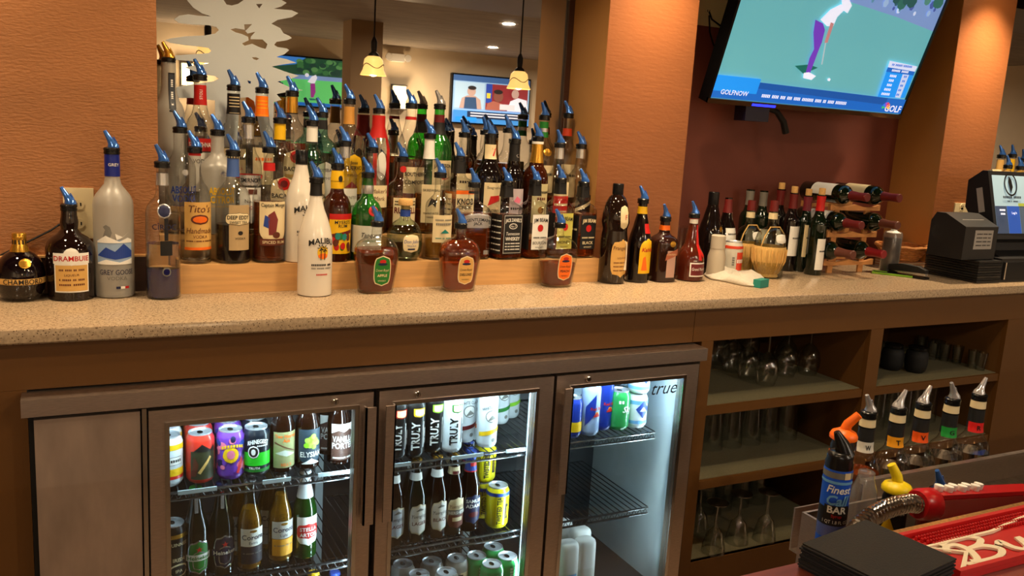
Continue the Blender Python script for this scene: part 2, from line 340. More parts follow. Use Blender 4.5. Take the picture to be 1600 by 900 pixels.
def bottle(name, label, cat, loc, R, H, style='std', sec='r', neck=0.0145, glass=None, liq=None, fill=0.6, top='blue', decor=None, rz=0.0, group=None, spin=None, capmat=None, caph=0.03, X=None):
    t = thing(name, label, cat, loc, rz, group)
    if X is not None: t.matrix_basis = X
    pr = profile(style, R, H, neck); glass = glass or GL
    MB().lathe(pr, glass, 28, sec, cap1=False).build('glass_body', t)
    if liq:
        zf = H*fill; lp = [(r-0.0028, z+(0.006 if z < 0.004 else 0)) for r, z in pr if z < zf]; lp.append((rad_at(pr, zf)-0.0028, zf))
        MB().lathe(lp, liq, 24, sec).build('liquid', t)
    if decor:
        k = Skin(pr, sec); decor(k, H, R, neck)
        if k.it: k.build(t, H)
    if top in ('blue', 'clear', 'gold'):
        a = random.uniform(-0.5, 0.35) if spin is None else spin
        c = share('pourer_collar', COLLAR, t, (0, 0, H-0.004), a); sp = share('spout', SPOUTS[{'blue': 0, 'clear': 1, 'gold': 2}[top]], c, (0, 0, 0), 0)
    elif top == 'cap':
        cm = capmat or BLK; r = neck*1.12
        MB().lathe([(r, H-caph), (r*1.02, H-caph+0.002), (r*1.02, H+0.001), (r*0.92, H+0.003)], cm, 20).build('cap', t)
    elif top == 'cork':
        MB().lathe([(neck*0.8, H-0.01), (neck*0.82, H+0.022), (neck*0.74, H+0.024)], WOODC, 16).build('cork', t)
    elif top == 'crown':
        MB().lathe([(neck*1.25, H-0.006), (neck*1.2, H-0.003), (neck*1.1, H+0.001), (neck*0.7, H+0.003)], capmat or GLD, 16).build('bottle_cap', t)
    elif top == 'stopper':
        MB().lathe([(neck*0.9, H-0.01), (neck*1.0, H), (neck*1.55, H+0.001), (neck*1.6, H+0.012), (neck*1.35, H+0.018), (neck*0.7, H+0.020)], capmat or WOODC, 20).build('stopper', t)
    return t
# ================================================================== the setting
LEATHER = M('tan_leather_wallcovering', (154, 102, 62), 0.42, noise=0.12, nscale=6, bump=0.5, bscale=130, stretch=(0.6, 1, 1.5))
PIERM = M('terracotta_wall', (138, 84, 48), 0.45, noise=0.05, nscale=5, bump=0.2, bscale=60, stretch=(0.5, 1, 2.0))
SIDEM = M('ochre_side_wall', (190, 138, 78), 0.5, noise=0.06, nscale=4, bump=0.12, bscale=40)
TVWM = M('burgundy_wall', (120, 62, 48), 0.55, noise=0.05, nscale=5, bump=0.1, bscale=60)
CABM = M('ochre_painted_board', (98, 62, 21), 0.48, noise=0.05, nscale=3, bump=0.06, bscale=60)
CABI = M('ochre_painted_inside', (102, 66, 26), 0.6, noise=0.06, nscale=3)
DARKW = M('dark_brown_wood', (62, 34, 22), 0.45, noise=0.2, nscale=12, stretch=(1, 8, 8))
MAPLE = M('maple_board', (206, 158, 100), 0.5, noise=0.12, nscale=9, stretch=(0.7, 6, 9))
ROOMW = M('beige_room_wall', (204, 186, 158), 0.8, noise=0.05, nscale=3)
CEILM = M('textured_ceiling', (140, 130, 118), 0.9, noise=0.16, nscale=7, bump=0.6, bscale=26, stretch=(0.5, 1.6, 1))
FLOORM = M('brown_tile_floor', (128, 108, 90), 0.5, noise=0.15, nscale=8)
def quartz():
    m = bpy.data.materials.new('speckled_quartz'); m.use_nodes = True; nt = m.node_tree; b = nt.nodes['Principled BSDF']
    tc = nt.nodes.new('ShaderNodeTexCoord')
    v = nt.nodes.new('ShaderNodeTexVoronoi'); v.inputs['Scale'].default_value = 170; nt.links.new(tc.outputs['Object'], v.inputs['Vector'])
    r = nt.nodes.new('ShaderNodeValToRGB'); e = r.color_ramp.elements; e[0].position = 0.0; e[0].color = (*lin((70, 50, 36)), 1); e[1].position = 0.26; e[1].color = (*lin((176, 154, 126)), 1)
    q = r.color_ramp.elements.new(0.18); q.color = (*lin((96, 72, 52)), 1); nt.links.new(v.outputs['Distance'], r.inputs[0])
    n = nt.nodes.new('ShaderNodeTexNoise'); n.inputs['Scale'].default_value = 130; n.inputs['Detail'].default_value = 6; nt.links.new(tc.outputs['Object'], n.inputs['Vector'])
    r2 = nt.nodes.new('ShaderNodeValToRGB'); f = r2.color_ramp.elements; f[0].position = 0.35; f[0].color = (0.74, 0.72, 0.70, 1); f[1].position = 0.65; f[1].color = (1.1, 1.08, 1.05, 1); nt.links.new(n.outputs[0], r2.inputs[0])
    mx = nt.nodes.new('ShaderNodeMix'); mx.data_type = 'RGBA'; mx.blend_type = 'MULTIPLY'; mx.inputs[0].default_value = 1; nt.links.new(r.outputs[0], mx.inputs[6]); nt.links.new(r2.outputs[0], mx.inputs[7])
    nt.links.new(mx.outputs[2], b.inputs['Base Color']); b.inputs['Roughness'].default_value = 0.16; return m
QUARTZ = quartz()
MIRROR = M('mirror_silver', (214, 210, 204), 0.01, metal=1.0)
XL, XR, YB = -2.6, 9.0, -8.0
struct(MB().box((XL, YB, -0.05), (XR, 0.75, 0), FLOORM).build('floor'), 'dark floor behind the bar')
struct(MB().box((XL, YB, ZC), (XR, 0.75, ZC+0.06), CEILM).build('ceiling'), 'grey-brown textured ceiling seen in the mirror')
struct(MB().box((XL, YB-0.1, 0), (XR, YB, ZC), ROOMW).build('wall_back'), 'beige far wall of the room seen in the mirror')
struct(MB().box((XL-0.1, YB, 0), (XL, 0.75, ZC), ROOMW).build('wall_left_end'), 'beige end wall of the room')
struct(MB().box((XR, YB, 0), (XR+0.1, 0.75, ZC), ROOMW).build('wall_right_end'), 'beige far end wall of the room')
struct(MB().box((XL, 0.391, 1.07), (0.206, 0.75, ZC), LEATHER).build('wall_left'), 'tan leather-textured wall panel beside the bottles')
struct(MB().box((0.206, 0.632, 1.07), (1.517, 0.75, ZC), DARKW).build('wall_niche'), 'wall behind the mirror')
w_ = struct(MB().box((1.5175, 0.3912, 1.07), (1.86, 0.75, ZC), PIERM).build('wall_pier'), 'terracotta textured pier between mirror and television')
MB().box((1.5168, 0.392, 1.07), (1.5175, 0.632, ZC), SIDEM).build('side_face', w_)
struct(MB().box((1.86, 0.617, 1.07), (3.139, 0.75, ZC), TVWM).build('wall_television'), 'burgundy recessed wall behind the television')
w_ = struct(MB().box((3.1397, 0.391, 1.07), (3.462, 0.75, ZC), PIERM).build('wall_pier_right'), 'terracotta pier right of the television')
MB().box((3.139, 0.392, 1.07), (3.1397, 0.617, ZC), SIDEM).build('side_face', w_)
struct(MB().box((3.462, 0.632, 1.07), (XR, 0.75, ZC), DARKW).build('wall_niche_right'), 'wall of the far right niche')
# column of the room seen in the mirror, soffit over the bar
a, b = refl(548, 100, -5.5), refl(597, 100, -5.5)
struct(MB().box((a.x, -5.8, 0), (b.x, -5.5, ZC), M('column_paint', (150, 122, 88), 0.8)).build('column'), 'square beige column seen in the mirror')
struct(MB().box((-2.6, -2.35, 2.3), (5.5, -0.95, ZC-0.002), DARKW).build('ceiling_soffit'), 'dark brown soffit above the bar seen in the mirror')
struct(MB().box((-2.6, -0.15, 2.25), (5.5, 0.3905, ZC-0.002), DARKW).build('ceiling_soffit_added'), 'added unseen soffit that lowers the downlights above the back bar')  # added out of view to bring the downlights lower, for a steeper wall glow
# mirror with etched tree
mir = thing('back_bar_mirror', 'large back bar mirror with a frosted tree etched on it', 'mirror', (0.86, MY, 1.07))
Xm = Matrix.Translation(Vector((-0.86, -MY, -1.07)))
MB().box((0.206, MY, 1.10), (1.505, 0.631, ZC-0.003), MIRROR).build('mirror_glass', mir, X=Xm)
MB().box((1.496, MY-0.012, 1.10), (1.516, MY-0.001, ZC-0.003), DARKW).build('edge_strip', mir, X=Xm)
FROST = M('etched_frost', (206, 214, 218), 0.5)
OUT4 = [(150, -420), (300, -360), (330, -300), (210, -240), (330, -200), (300, -140), (180, -110), (300, -60), (260, 0), (310, 60), (380, 105), (450, 128), (360, 124), (270, 112), (200, 122), (160, 150), (195, 178), (300, 190), (430, 197), (490, 210), (510, 235), (480, 262), (400, 277), (250, 283), (130, 300), (88, 315),
  (130, 335), (240, 352), (350, 363), (430, 375), (450, 398), (430, 415), (300, 424), (150, 434), (180, 468), (330, 480), (435, 494), (330, 510), (245, 525), (290, 545), (400, 580), (480, 595), (510, 615), (470, 635), (300, 660), (180, 680), (178, 765), (300, 765), (480, 785), (482, 1150),
  (650, 1150), (668, 860), (668, 765), (740, 760), (785, 790), (860, 1150), (930, 1150), (940, 796), (1000, 780), (960, 735), (1060, 715), (1165, 705), (1060, 680), (967, 637), (1060, 620), (1135, 592), (1030, 560), (922, 520), (1000, 505), (1114, 490), (1040, 462), (960, 445),
  (1020, 425), (1060, 392), (1040, 378), (970, 368), (942, 350), (960, 327), (1040, 315), (1080, 298), (1060, 280), (1015, 260), (990, 220), (920, 185), (970, 155), (1080, 135), (1130, 103), (1080, 80), (940, 68), (1000, 50), (1040, 22), (1000, 0), (900, -40), (1000, -80), (860, -130), (980, -190), (840, -250), (900, -330), (760, -420)]
H4 = [[(540, -10), (570, 35), (610, 43), (660, 30), (715, -8), (640, -50)], [(800, 32), (852, 30), (838, 48), (826, 66)],
  [(600, 230), (640, 220), (712, 232), (707, 190), (770, 188), (745, 215), (717, 242), (735, 262), (795, 248), (760, 285), (757, 306), (850, 308), (890, 345), (875, 382), (830, 370), (770, 342), (712, 357), (690, 340), (743, 315), (738, 287), (690, 266), (640, 252)],
  [(768, 447), (800, 447), (825, 458), (805, 470), (780, 462)], [(732, 628), (762, 635), (758, 655), (740, 650)]]
def z4(p): return py(240+p[0]/5, p[1]/5, MY-0.0012)
MB().prism([z4(p) for p in OUT4], (0, 0.001, 0), FROST, [[z4(p) for p in h] for h in H4]).build('etched_tree', mir, smooth=0, X=Xm)
m2 = thing('side_niche_mirror', 'mirror in the niche behind the register screen', 'mirror', (4.5, MY, 1.07))
MB().box((3.47, MY, 1.10), (5.6, 0.631, ZC-0.003), MIRROR).build('mirror_glass', m2, X=Matrix.Translation(Vector((-4.5, -MY, -1.07))))
MB().box((3.463, MY-0.012, 1.10), (3.475, MY-0.001, ZC-0.003), DARKW).build('edge_strip', m2, X=Matrix.Translation(Vector((-4.5, -MY, -1.07))))
# backsplash
zb = py(218, 398, 0.376).z
bs = thing('backsplash_board', 'dark brown backsplash board along the leather wall', 'backsplash', (-1.0, 0.38, 1.0702))
MB().box((XL+1.0, -0.006, 0), (1.19, 0.0105, zb-1.07-0.004), DARKW).build('board', bs)
MB().box((XL+1.0, -0.012, zb-1.07-0.004), (1.19, 0.0105, zb-1.07), MAPLE).build('cap_strip', bs)
# counter slab
def bevel_box(mb, a, b, m, r=0.004):
    (x0, y0, z0), (x1, y1, z1) = a, b
    prof = [(y0+r, z0), (y0, z0+r), (y0, z1-r), (y0+r*0.3, z1-r*0.3), (y0+r, z1), (y1, z1), (y1, z0)]
    mb.prism([Vector((x0, p, q)) for p, q in prof], (x1-x0, 0, 0), m)
mb = MB(); bevel_box(mb, (XL+0.002, 0, 1.0375), (5.6, 0.70, 1.0698), QUARTZ)
tag(mb.build('back_bar_counter', smooth=35), 'speckled beige quartz counter running along the back bar', 'counter')
# stepped riser for the bottles
TZ = [1.07, 1.1447, 1.21, 1.275]; TY = [0.318, 0.407, 0.497, 0.59]
for k, lb in enumerate(('low maple board step in front carrying the first row of bottles', 'middle maple board step carrying the second row of bottles', 'high maple board step against the mirror carrying the tallest row')):
    tag(MB().box((0.2085, TY[k]+0.0005, 1.0702), (1.503-0.003*k, TY[k+1], TZ[k+1]), MAPLE).build('bottle_riser_step'), lb, 'riser', 'steps of the bottle riser')
# ------------------------------------------------------------------ cabinet under the counter
cab = thing('back_bar_cabinet', 'ochre painted cabinet with open shelves of glassware beneath the quartz counter', 'cabinet', (2.47, 0.033, 0))
Xc = Matrix.Translation(Vector((-2.47, -0.033, 0)))
Y0, Y1, Y2 = 0.033, 0.053, 0.56
def cbox(n, a, b, m=CABM): return MB().box(a, b, m).build(n, cab, X=Xc)
cbox('header_board', (XL, Y0, 0.931), (1.6745, Y1, 1.037)); cbox('header_board', (1.6765, Y0, 0.931), (5.6, Y1, 1.037))
cbox('end_panel', (XL, Y0, 0.0), (-0.0905, Y1, 0.9305)); cbox('stile', (1.712, Y0, 0), (1.757, Y1, 0.9305)); cbox('stile', (2.446, Y0, 0), (2.507, Y1, 0.9305))
cbox('end_panel', (3.187, Y0, 0), (5.6, Y1, 0.9305)); cbox('kick_board', (1.7575, Y0, 0), (2.4455, Y1, 0.192)); cbox('kick_board', (2.5075, Y0, 0), (3.1865, Y1, 0.192))
cbox('side_panel', (1.735, Y1, 0.0), (1.7575, Y2, 1.036), CABI); cbox('side_panel', (2.4455, Y1+0.0005, 0.0), (2.5075, Y2, 1.036), CABI); cbox('side_panel', (3.187, Y1+0.0005, 0.0), (3.21, Y2, 1.036), CABI)
cbox('back_panel', (1.735, Y2, 0), (3.21, Y2+0.012, 1.036), CABI)
LINER = M('shelf_liner', (112, 106, 80), 0.85, noise=0.12, nscale=250, bump=0.3, bscale=600)
for (xa, xb) in ((1.7577, 2.4453), (2.5077, 3.1868)):
    for zt, th in ((0.192, 0.02), (0.468, 0.028), (0.716, 0.028)):
        s = cbox('shelf', (xa, Y0+0.004, zt-th), (xb, Y2-0.001, zt))
        MB().box((xa+0.002, Y0+0.016, zt), (xb-0.002, Y2-0.003, zt+0.002), LINER).build('shelf_liner', s)
# ------------------------------------------------------------------ downlights, pendants, sconces
RIM = M('downlight_trim', (215, 205, 190), 0.4); LENS = M('downlight_lens', (255, 214, 150), 0.4, emit=22)
can_me = None
for i, (x, y, wt, cone) in enumerate(CANS):
    zc = 2.3 if -2.35 < y < -0.95 else (2.25 if y > -0.2 else ZC)
    t = thing('recessed_downlight', 'round recessed downlight '+['above the pier left of the television', 'above the pier right of the television', 'above the leather wall panel', 'above the left half of the liquor bottles', 'above the right half of the liquor bottles', 'added over the aisle before the cooler', 'added over the aisle end by the leather wall', 'over the aisle before the open shelves', 'added unseen at the near left end of the room', 'added unseen at the near right end of the room', 'added unseen at the far left end of the room', 'added unseen at the far right end of the room', 'behind the bar stools'][i], 'ceiling light', (x, y, zc), 0, 'recessed ceiling downlights')
    MB().lathe([(0.062, -0.0003), (0.085, -0.0003), (0.085, -0.006), (0.066, -0.010), (0.062, -0.004)], RIM, 24, cap0=False, cap1=False).build('trim_ring', t)
    MB().lathe([(0.061, -0.003), (0.061, -0.0004)], LENS, 24).build('lens', t)
    disk('downlight', (x, y, zc-0.008), wt, cone, ROOML if y < -2.5 else WARM)
for (u, v, nm) in ((795, 36, 'upper of the two ceiling downlights reflected beside the pendant'), (770, 73, 'lower of the two ceiling downlights reflected beside the pendant')):
    q = pz(u, v, ZC); t = thing('recessed_downlight', nm, 'ceiling light', (q.x, 2*MY-q.y, ZC))
    MB().lathe([(0.062, -0.0003), (0.095, -0.0003), (0.095, -0.006), (0.066, -0.010), (0.062, -0.004)], RIM, 24, cap0=False, cap1=False).build('trim_ring', t)
    MB().lathe([(0.061, -0.003), (0.061, -0.0004)], LENS, 24).build('lens', t)
    disk('downlight', (q.x, 2*MY-q.y, ZC-0.008), 60, 3.0, ROOML)
IRON = M('dark_iron', (28, 24, 22), 0.5); SHADE = M('amber_glass_shade', (255, 206, 120), 0.4, emit=1.5); BULB = M('lit_bulb', (255, 226, 170), 0.4, emit=14)
for u, v, lb in ((325, 100, 'bell-shaped amber pendant lamp mostly hidden behind the etched tree'), (583, 118, 'bell-shaped amber pendant lamp in front of the reflected column'), (810, 139, 'bell-shaped amber pendant lamp in front of the reflected boxing broadcast')):
    q = refl(u, v, -1.4); t = thing('pendant_lamp', lb, 'pendant lamp', q, 0, 'pendant lamps over the bar'); zz = 2.3-q.z
    MB().lathe([(0.070, 0), (0.066, 0.010), (0.056, 0.03), (0.052, 0.065), (0.048, 0.085), (0.034, 0.098), (0.022, 0.102)], SHADE, 24, cap0=False).build('lamp_shade', t)
    MB().tube([(math.cos(k)*0.0545, math.sin(k)*0.0545, 0.048+0.012*math.sin(3*k)) for k in [2*PI*i/24 for i in range(25)]], 0.0022, IRON, 5).build('wire_band', t)
    MB().lathe([(0.030, 0.100), (0.026, 0.112), (0.014, 0.122), (0.017, 0.150), (0.017, 0.175), (0.010, 0.19), (0.006, 0.20)], IRON, 16).build('lamp_holder', t)
    MB().tube([(0, 0, 0.198), (0, 0, zz-0.02)], 0.0045, IRON, 6).build('stem', t)
    MB().lathe([(0.05, zz-0.022), (0.05, zz-0.006), (0.03, zz-0.001)], IRON, 18).build('canopy', t)
    MB().lathe([(0.004, -0.006), (0.016, -0.001), (0.020, 0.0), (0.012, 0.004)], BULB, 14).build('bulb', t)
    l = bpy.data.lights.new('pendant_light', 'POINT'); l.energy = 7; l.color = WARM; l.shadow_soft_size = 0.012; o = bpy.data.objects.new('pendant_light', l); COL.objects.link(o); o.location = (q.x, q.y, q.z+0.012)
SCON = M('sconce_glow', (255, 226, 170), 0.5, emit=5)
for (u0, v0, u1, v1, lb) in ((281, 96, 303, 136, 'lit rectangular wall sconce reflected near the tall frosted bottle'), (611, 131, 632, 172, 'lit rectangular wall sconce reflected beside the column')):
    a, b = refl(u0, v0, YB), refl(u1, v1, YB); t = thing('wall_sconce', lb, 'wall sconce', ((a.x+b.x)/2, YB, b.z)); hw = (b.x-a.x)/2; hh = a.z-b.z
    MB().box((-hw, 0.001, 0), (hw, 0.02, hh), IRON).build('back_plate', t)
    MB().box((-hw*0.8, 0.0205, hh*0.05), (hw*0.8, 0.09, hh*0.93), SCON).build('shade', t)
    MB().box((-hw, 0.0205, hh*0.935), (hw, 0.095, hh*0.97), IRON).build('frame_bar', t); MB().box((-hw, 0.0205, 0), (hw, 0.095, hh*0.045), IRON).build('frame_bar', t)
    l = bpy.data.lights.new('sconce_light', 'POINT'); l.energy = 30; l.color = WARM; l.shadow_soft_size = 0.05; o = bpy.data.objects.new('sconce_light', l); COL.objects.link(o); o.location = ((a.x+b.x)/2, YB+0.2, (a.z+b.z)/2)
a, b = refl(602, 83, YB), refl(636, 98, YB)
t = thing('emergency_light', 'white twin-head emergency light reflected high on the wall', 'emergency light', ((a.x+b.x)/2, YB, b.z)); hw = (b.x-a.x)/2
MB().box((-hw*0.6, 0.001, 0), (hw*0.6, 0.09, a.z-b.z), WHT).build('housing', t)
for s in (-1, 1): MB().lathe([(0.03, -0.02), (0.05, 0.03), (0.045, 0.04)], WHT, 14, X=Matrix.Translation((s*hw*0.85, 0.06, 0.05)) @ Matrix.Rotation(-PI/2, 4, 'X')).build('lamp_head', t)
# ------------------------------------------------------------------ televisions
BEZ = M('glossy_black_bezel', (10, 10, 11), 0.2)
def E(name, c, k=1.0): return M('screen_'+name, c, 0.6, emit=k)
class Screen:
    def __init__(s, o, ex, ey): s.o = Vector(o); s.ex = Vector(ex).normalized(); s.ey = Vector(ey).normalized(); s.n = s.ex.cross(s.ey); s.mb = MB(); s.k = 0
    def hit(s, u, v): d = ray(u, v); t = (s.o-CAM).dot(s.n)/d.dot(s.n); return CAM+d*t
    def poly(s, pts, m, px_=True):
        s.k += 1; q = [(s.hit(*p) if px_ else s.o+s.ex*p[0]+s.ey*p[1])+s.n*(0.00007*s.k) for p in pts]
        tri = tessellate_polygon([q]); s.mb.add(q, [tuple(reversed(t)) for t in tri], m)
    def text(s, st, u, v, size, m, maxw=None, bold=0.0, d=None):
        s.k += 1; o = s.hit(u, v)+s.n*(0.00007*s.k); s.mb.text(st, o, s.ex, s.ey, size, m, maxw, bold)
th = math.radians(18.5); eyv = Vector((0, -math.sin(th), math.cos(th)))
P0 = py(1104, 160, 0.47); TW = 0.972; THH = 0.565
S = Screen(P0, (1, 0, 0), eyv)
tv = thing('television', 'wall-mounted television tilted downward showing a golf broadcast', 'television', P0)
XT = Matrix.Translation(-P0)
Rm = Matrix(((1, 0, 0, 0), (0, eyv.y, -S.n.y, 0), (0, eyv.z, -S.n.z, 0), (0, 0, 0, 1)))   # local x right, y up the screen, z into the set
Rm = Matrix(((1, 0, 0), (0, eyv.y, S.n.y), (0, eyv.z, S.n.z))).to_4x4()
MB().box((0, 0, -0.05), (TW, THH, -0.006), BEZ, Rm).box((0.25, 0.12, -0.085), (TW-0.25, THH-0.1, -0.0502), BLKm, Rm).build('housing', tv)
bw = 0.009
MB().box((0, 0, -0.006), (bw, THH, 0.003), BEZ, Rm).box((TW-bw, 0, -0.006), (TW, THH, 0.003), BEZ, Rm).box((0, THH-bw, -0.006), (TW, THH, 0.003), BEZ, Rm).box((0, 0, -0.006), (TW, 0.017, 0.004), M('bronze_bezel_strip', (96, 66, 40), 0.2, metal=0.7), Rm).build('bezel', tv)
loc = lambda x, y: (x, y)
S.o = P0 - S.n*0.005
S.poly([(bw, 0.017), (TW-bw, 0.017), (TW-bw, THH-bw), (bw, THH-bw)], E('green', (98, 172, 180), 0.85), False)
gy = 0.40
S.poly([(bw, 0.415), (0.25, 0.405), (0.5, 0.40), (0.75, 0.375), (TW-bw, 0.345), (TW-bw, THH-bw), (bw, THH-bw)], E('crowd', (120, 150, 205), 0.8), False)
random.seed(3)
for k in range(70):
    x = random.uniform(0.1, 0.93); y0 = 0.42-0.06*max(0, x-0.45)/0.5+random.uniform(0.012, 0.12); r = random.uniform(0.006, 0.014); c = random.choice([(70, 90, 160), (200, 215, 240), (50, 90, 110), (90, 140, 170), (150, 180, 220)])
    if y0 < THH-0.03: S.poly([(x+r*math.cos(q), y0+r*1.2*math.sin(q)) for q in [i*PI/3 for i in range(6)]], E('crowd%d' % c[0], c, 0.8), False)
for k in range(22):
    x = random.uniform(0.70, 0.93); y0 = 0.42-0.14*(x-0.55)+random.uniform(0.03, 0.12); r = random.uniform(0.014, 0.026); c = random.choice([(50, 110, 100), (80, 140, 130), (40, 90, 90)])
    if y0 < THH-0.035: S.poly([(min(x+r*math.cos(q), TW-bw-0.001), min(y0+r*math.sin(q), THH-bw-0.001)) for q in [i*PI/4 for i in range(8)]], E('tree%d' % c[0], c, 0.7), False)
PUR = E('purple', (112, 60, 190), 0.8); EW = E('white', (228, 232, 250), 0.9); ESK = E('skin', (190, 130, 130), 0.8)
S.poly([(1240, 102), (1262, 100), (1276, 105), (1262, 111), (1254, 115)], E('shade_green', (20, 110, 100), 0.7))
S.poly([(1272, 30), (1284, 36), (1287, 46), (1282, 66), (1277, 78), (1264, 113), (1257, 113), (1263, 90), (1270, 76), (1269, 50)], PUR)
S.poly([(1254, 113), (1262, 112), (1273, 118), (1266, 124), (1253, 121)], EW)
S.poly([(1280, 30), (1296, 14), (1312, 6), (1320, 12), (1306, 26), (1300, 40), (1290, 40)], EW)
S.poly([(1296, 34), (1301, 36), (1291, 66), (1286, 66)], ESK); S.poly([(1287, 66), (1289, 66), (1283, 100), (1281, 100)], E('club', (170, 190, 200), 0.8))
S.poly([(1313, -2), (1325, -1), (1329, 8), (1322, 20), (1314, 14)], EW)
S.poly([(1291, 122), (1294, 121), (1296, 123), (1294, 126), (1291, 125)], EW)
SB = E('blue_bar', (24, 98, 190), 0.9); SB2 = E('bright_blue', (28, 140, 235), 0.95)
S.poly([(bw, 0.02), (TW-bw, 0.02), (TW-bw, 0.078), (bw, 0.078)], SB, False)
S.poly([(bw, 0.045), (0.205, 0.045), (0.205, 0.10), (bw, 0.10)], SB2, False)
S.poly([(0.205, 0.066), (0.86, 0.05), (0.86, 0.078), (0.205, 0.088)], E('deep_blue', (22, 80, 160), 0.9), False)
S.text('GOLFNOW', 1146, 144, 0.024, EW, bold=0.01); S.text('~5 4 3 3 4 7 4 2 4 7', 1256, 155, 0.020, EW, 0.42)
S.text('GOLF', 1393, 169, 0.036, EW, bold=0.02)
for k, c in enumerate([(250, 200, 60), (240, 120, 40), (220, 60, 60), (150, 80, 200), (60, 120, 230), (60, 190, 100)]):
    a = PI*k/5; o = S.o+S.ex*0.865+S.ey*0.045
    S.poly([(0.868, 0.040), (0.868+0.022*math.cos(a-0.25), 0.040+0.022*math.sin(a-0.25)), (0.868+0.022*math.cos(a+0.25), 0.040+0.022*math.sin(a+0.25))], E('feather%d' % k, c, 0.9), False)
S.poly([(1388, 94), (1431, 103), (1427, 111), (1385, 104)], E('panel_white', (205, 215, 245), 0.9)); S.poly([(1385, 104), (1427, 111), (1411, 152), (1369, 150)], SB2); S.poly([(1385, 104), (1427, 111), (1425, 117), (1382, 111)], SB)
S.poly([(1408, 115), (1418, 116), (1404, 152), (1396, 151)], E('score_white', (190, 205, 240), 0.85))
S.text('~3 8 10', 1407, 102, 0.014, SB, 0.11); S.text('~6 5', 1404, 110.5, 0.014, EW, 0.09)
for k, nm in enumerate(('~4', '~3', '~3', '~4', '~5')): S.text(nm, 1393-3*k, 118+7*k, 0.016, EW, 0.06)
for k in range(5): S.text('~2', 1412-3*k, 119+7*k, 0.014, SB)
S.mb.build('screen_picture', tv, smooth=0, X=XT)
MB().box((0.22, 0.20, -0.16), (0.75, 0.34, -0.086), BLKm, Rm).build('wall_bracket', tv)
q = py(1173, 176, 0.50)-P0
MB().box((q.x-0.05, q.y-0.03, q.z-0.03), (q.x+0.06, q.y+0.03, q.z+0.035), M('dark_blue_box', (22, 20, 44), 0.4)).build('media_box', tv)
MB().box((0.20, 0.003, 0.0042), (0.31, 0.011, 0.0058), M('blue_led', (30, 40, 255), 0.4, emit=4), Rm).build('indicator_light', tv)
MB().tube([py(u, v, 0.5)-P0 for u, v in ((1200, 168), (1214, 175), (1224, 190), (1228, 208))], [0.012, 0.011, 0.012, 0.013], BLKm, 8).build('hanging_strap', tv)
# reflected televisions on the far wall
def far_tv(c0, c1, c2, label, paint):
    A, B, D = refl(*c0, YB+0.08), refl(*c1, YB+0.08), refl(*c2, YB+0.08)   # bottom-left, bottom-right, top-left as seen in the mirror
    wd, h = B.x-A.x, D.z-A.z; t = thing('television', label, 'television', (A.x, YB+0.001, A.z))
    MB().box((-0.02, 0, -0.02), (wd+0.02, 0.07, h+0.02), BEZ).build('housing', t)
    mb = MB(); k = [0]
    def P(pts, m):
        k[0] += 1; mb.flat([Vector((x*wd, 0.071+0.002*k[0], y*h)) for x, y in pts], m)
    paint(P); mb.build('screen_picture', t, smooth=0)
R_ = lambda x0, y0, x1, y1: [(x0, y0), (x0, y1), (x1, y1), (x1, y0)]
def ell(cx, cy, rx, ry, n=14): return [(cx+rx*math.cos(-2*PI*i/n), cy+ry*math.sin(-2*PI*i/n)) for i in range(n)]
def golf(P):
    P(R_(0, 0, 1, 1), E('lawn', (92, 196, 108), 0.9)); P(R_(0, 0.62, 1, 1), E('trees', (40, 84, 60), 0.7)); P([(0, 0.78), (0, 1), (0.45, 1), (0.3, 0.85)], E('sky', (60, 130, 220), 0.9)); P(R_(0, 0.55, 1, 0.64), E('crowd', (120, 150, 205), 0.8))
    random.seed(5)
    for i in range(26): P(ell(random.uniform(0.35, 0.97), random.uniform(0.68, 0.95), 0.05, 0.05), E('leaf%d' % (i % 3), [(60, 120, 70), (90, 150, 90), (36, 70, 60)][i % 3], 0.7))
    P([(0.46, 0.5), (0.52, 0.62), (0.58, 0.66), (0.60, 0.60), (0.56, 0.46)], EW); P([(0.50, 0.47), (0.57, 0.48), (0.58, 0.30), (0.55, 0.18), (0.51, 0.18)], E('magenta', (150, 50, 140), 0.8)); P(ell(0.45, 0.64, 0.03, 0.04), EW); P([(0.48, 0.16), (0.56, 0.16), (0.62, 0.13), (0.5, 0.12)], E('shade_green', (20, 110, 100), 0.7)); P(R_(0, 0, 1, 0.07), SB)
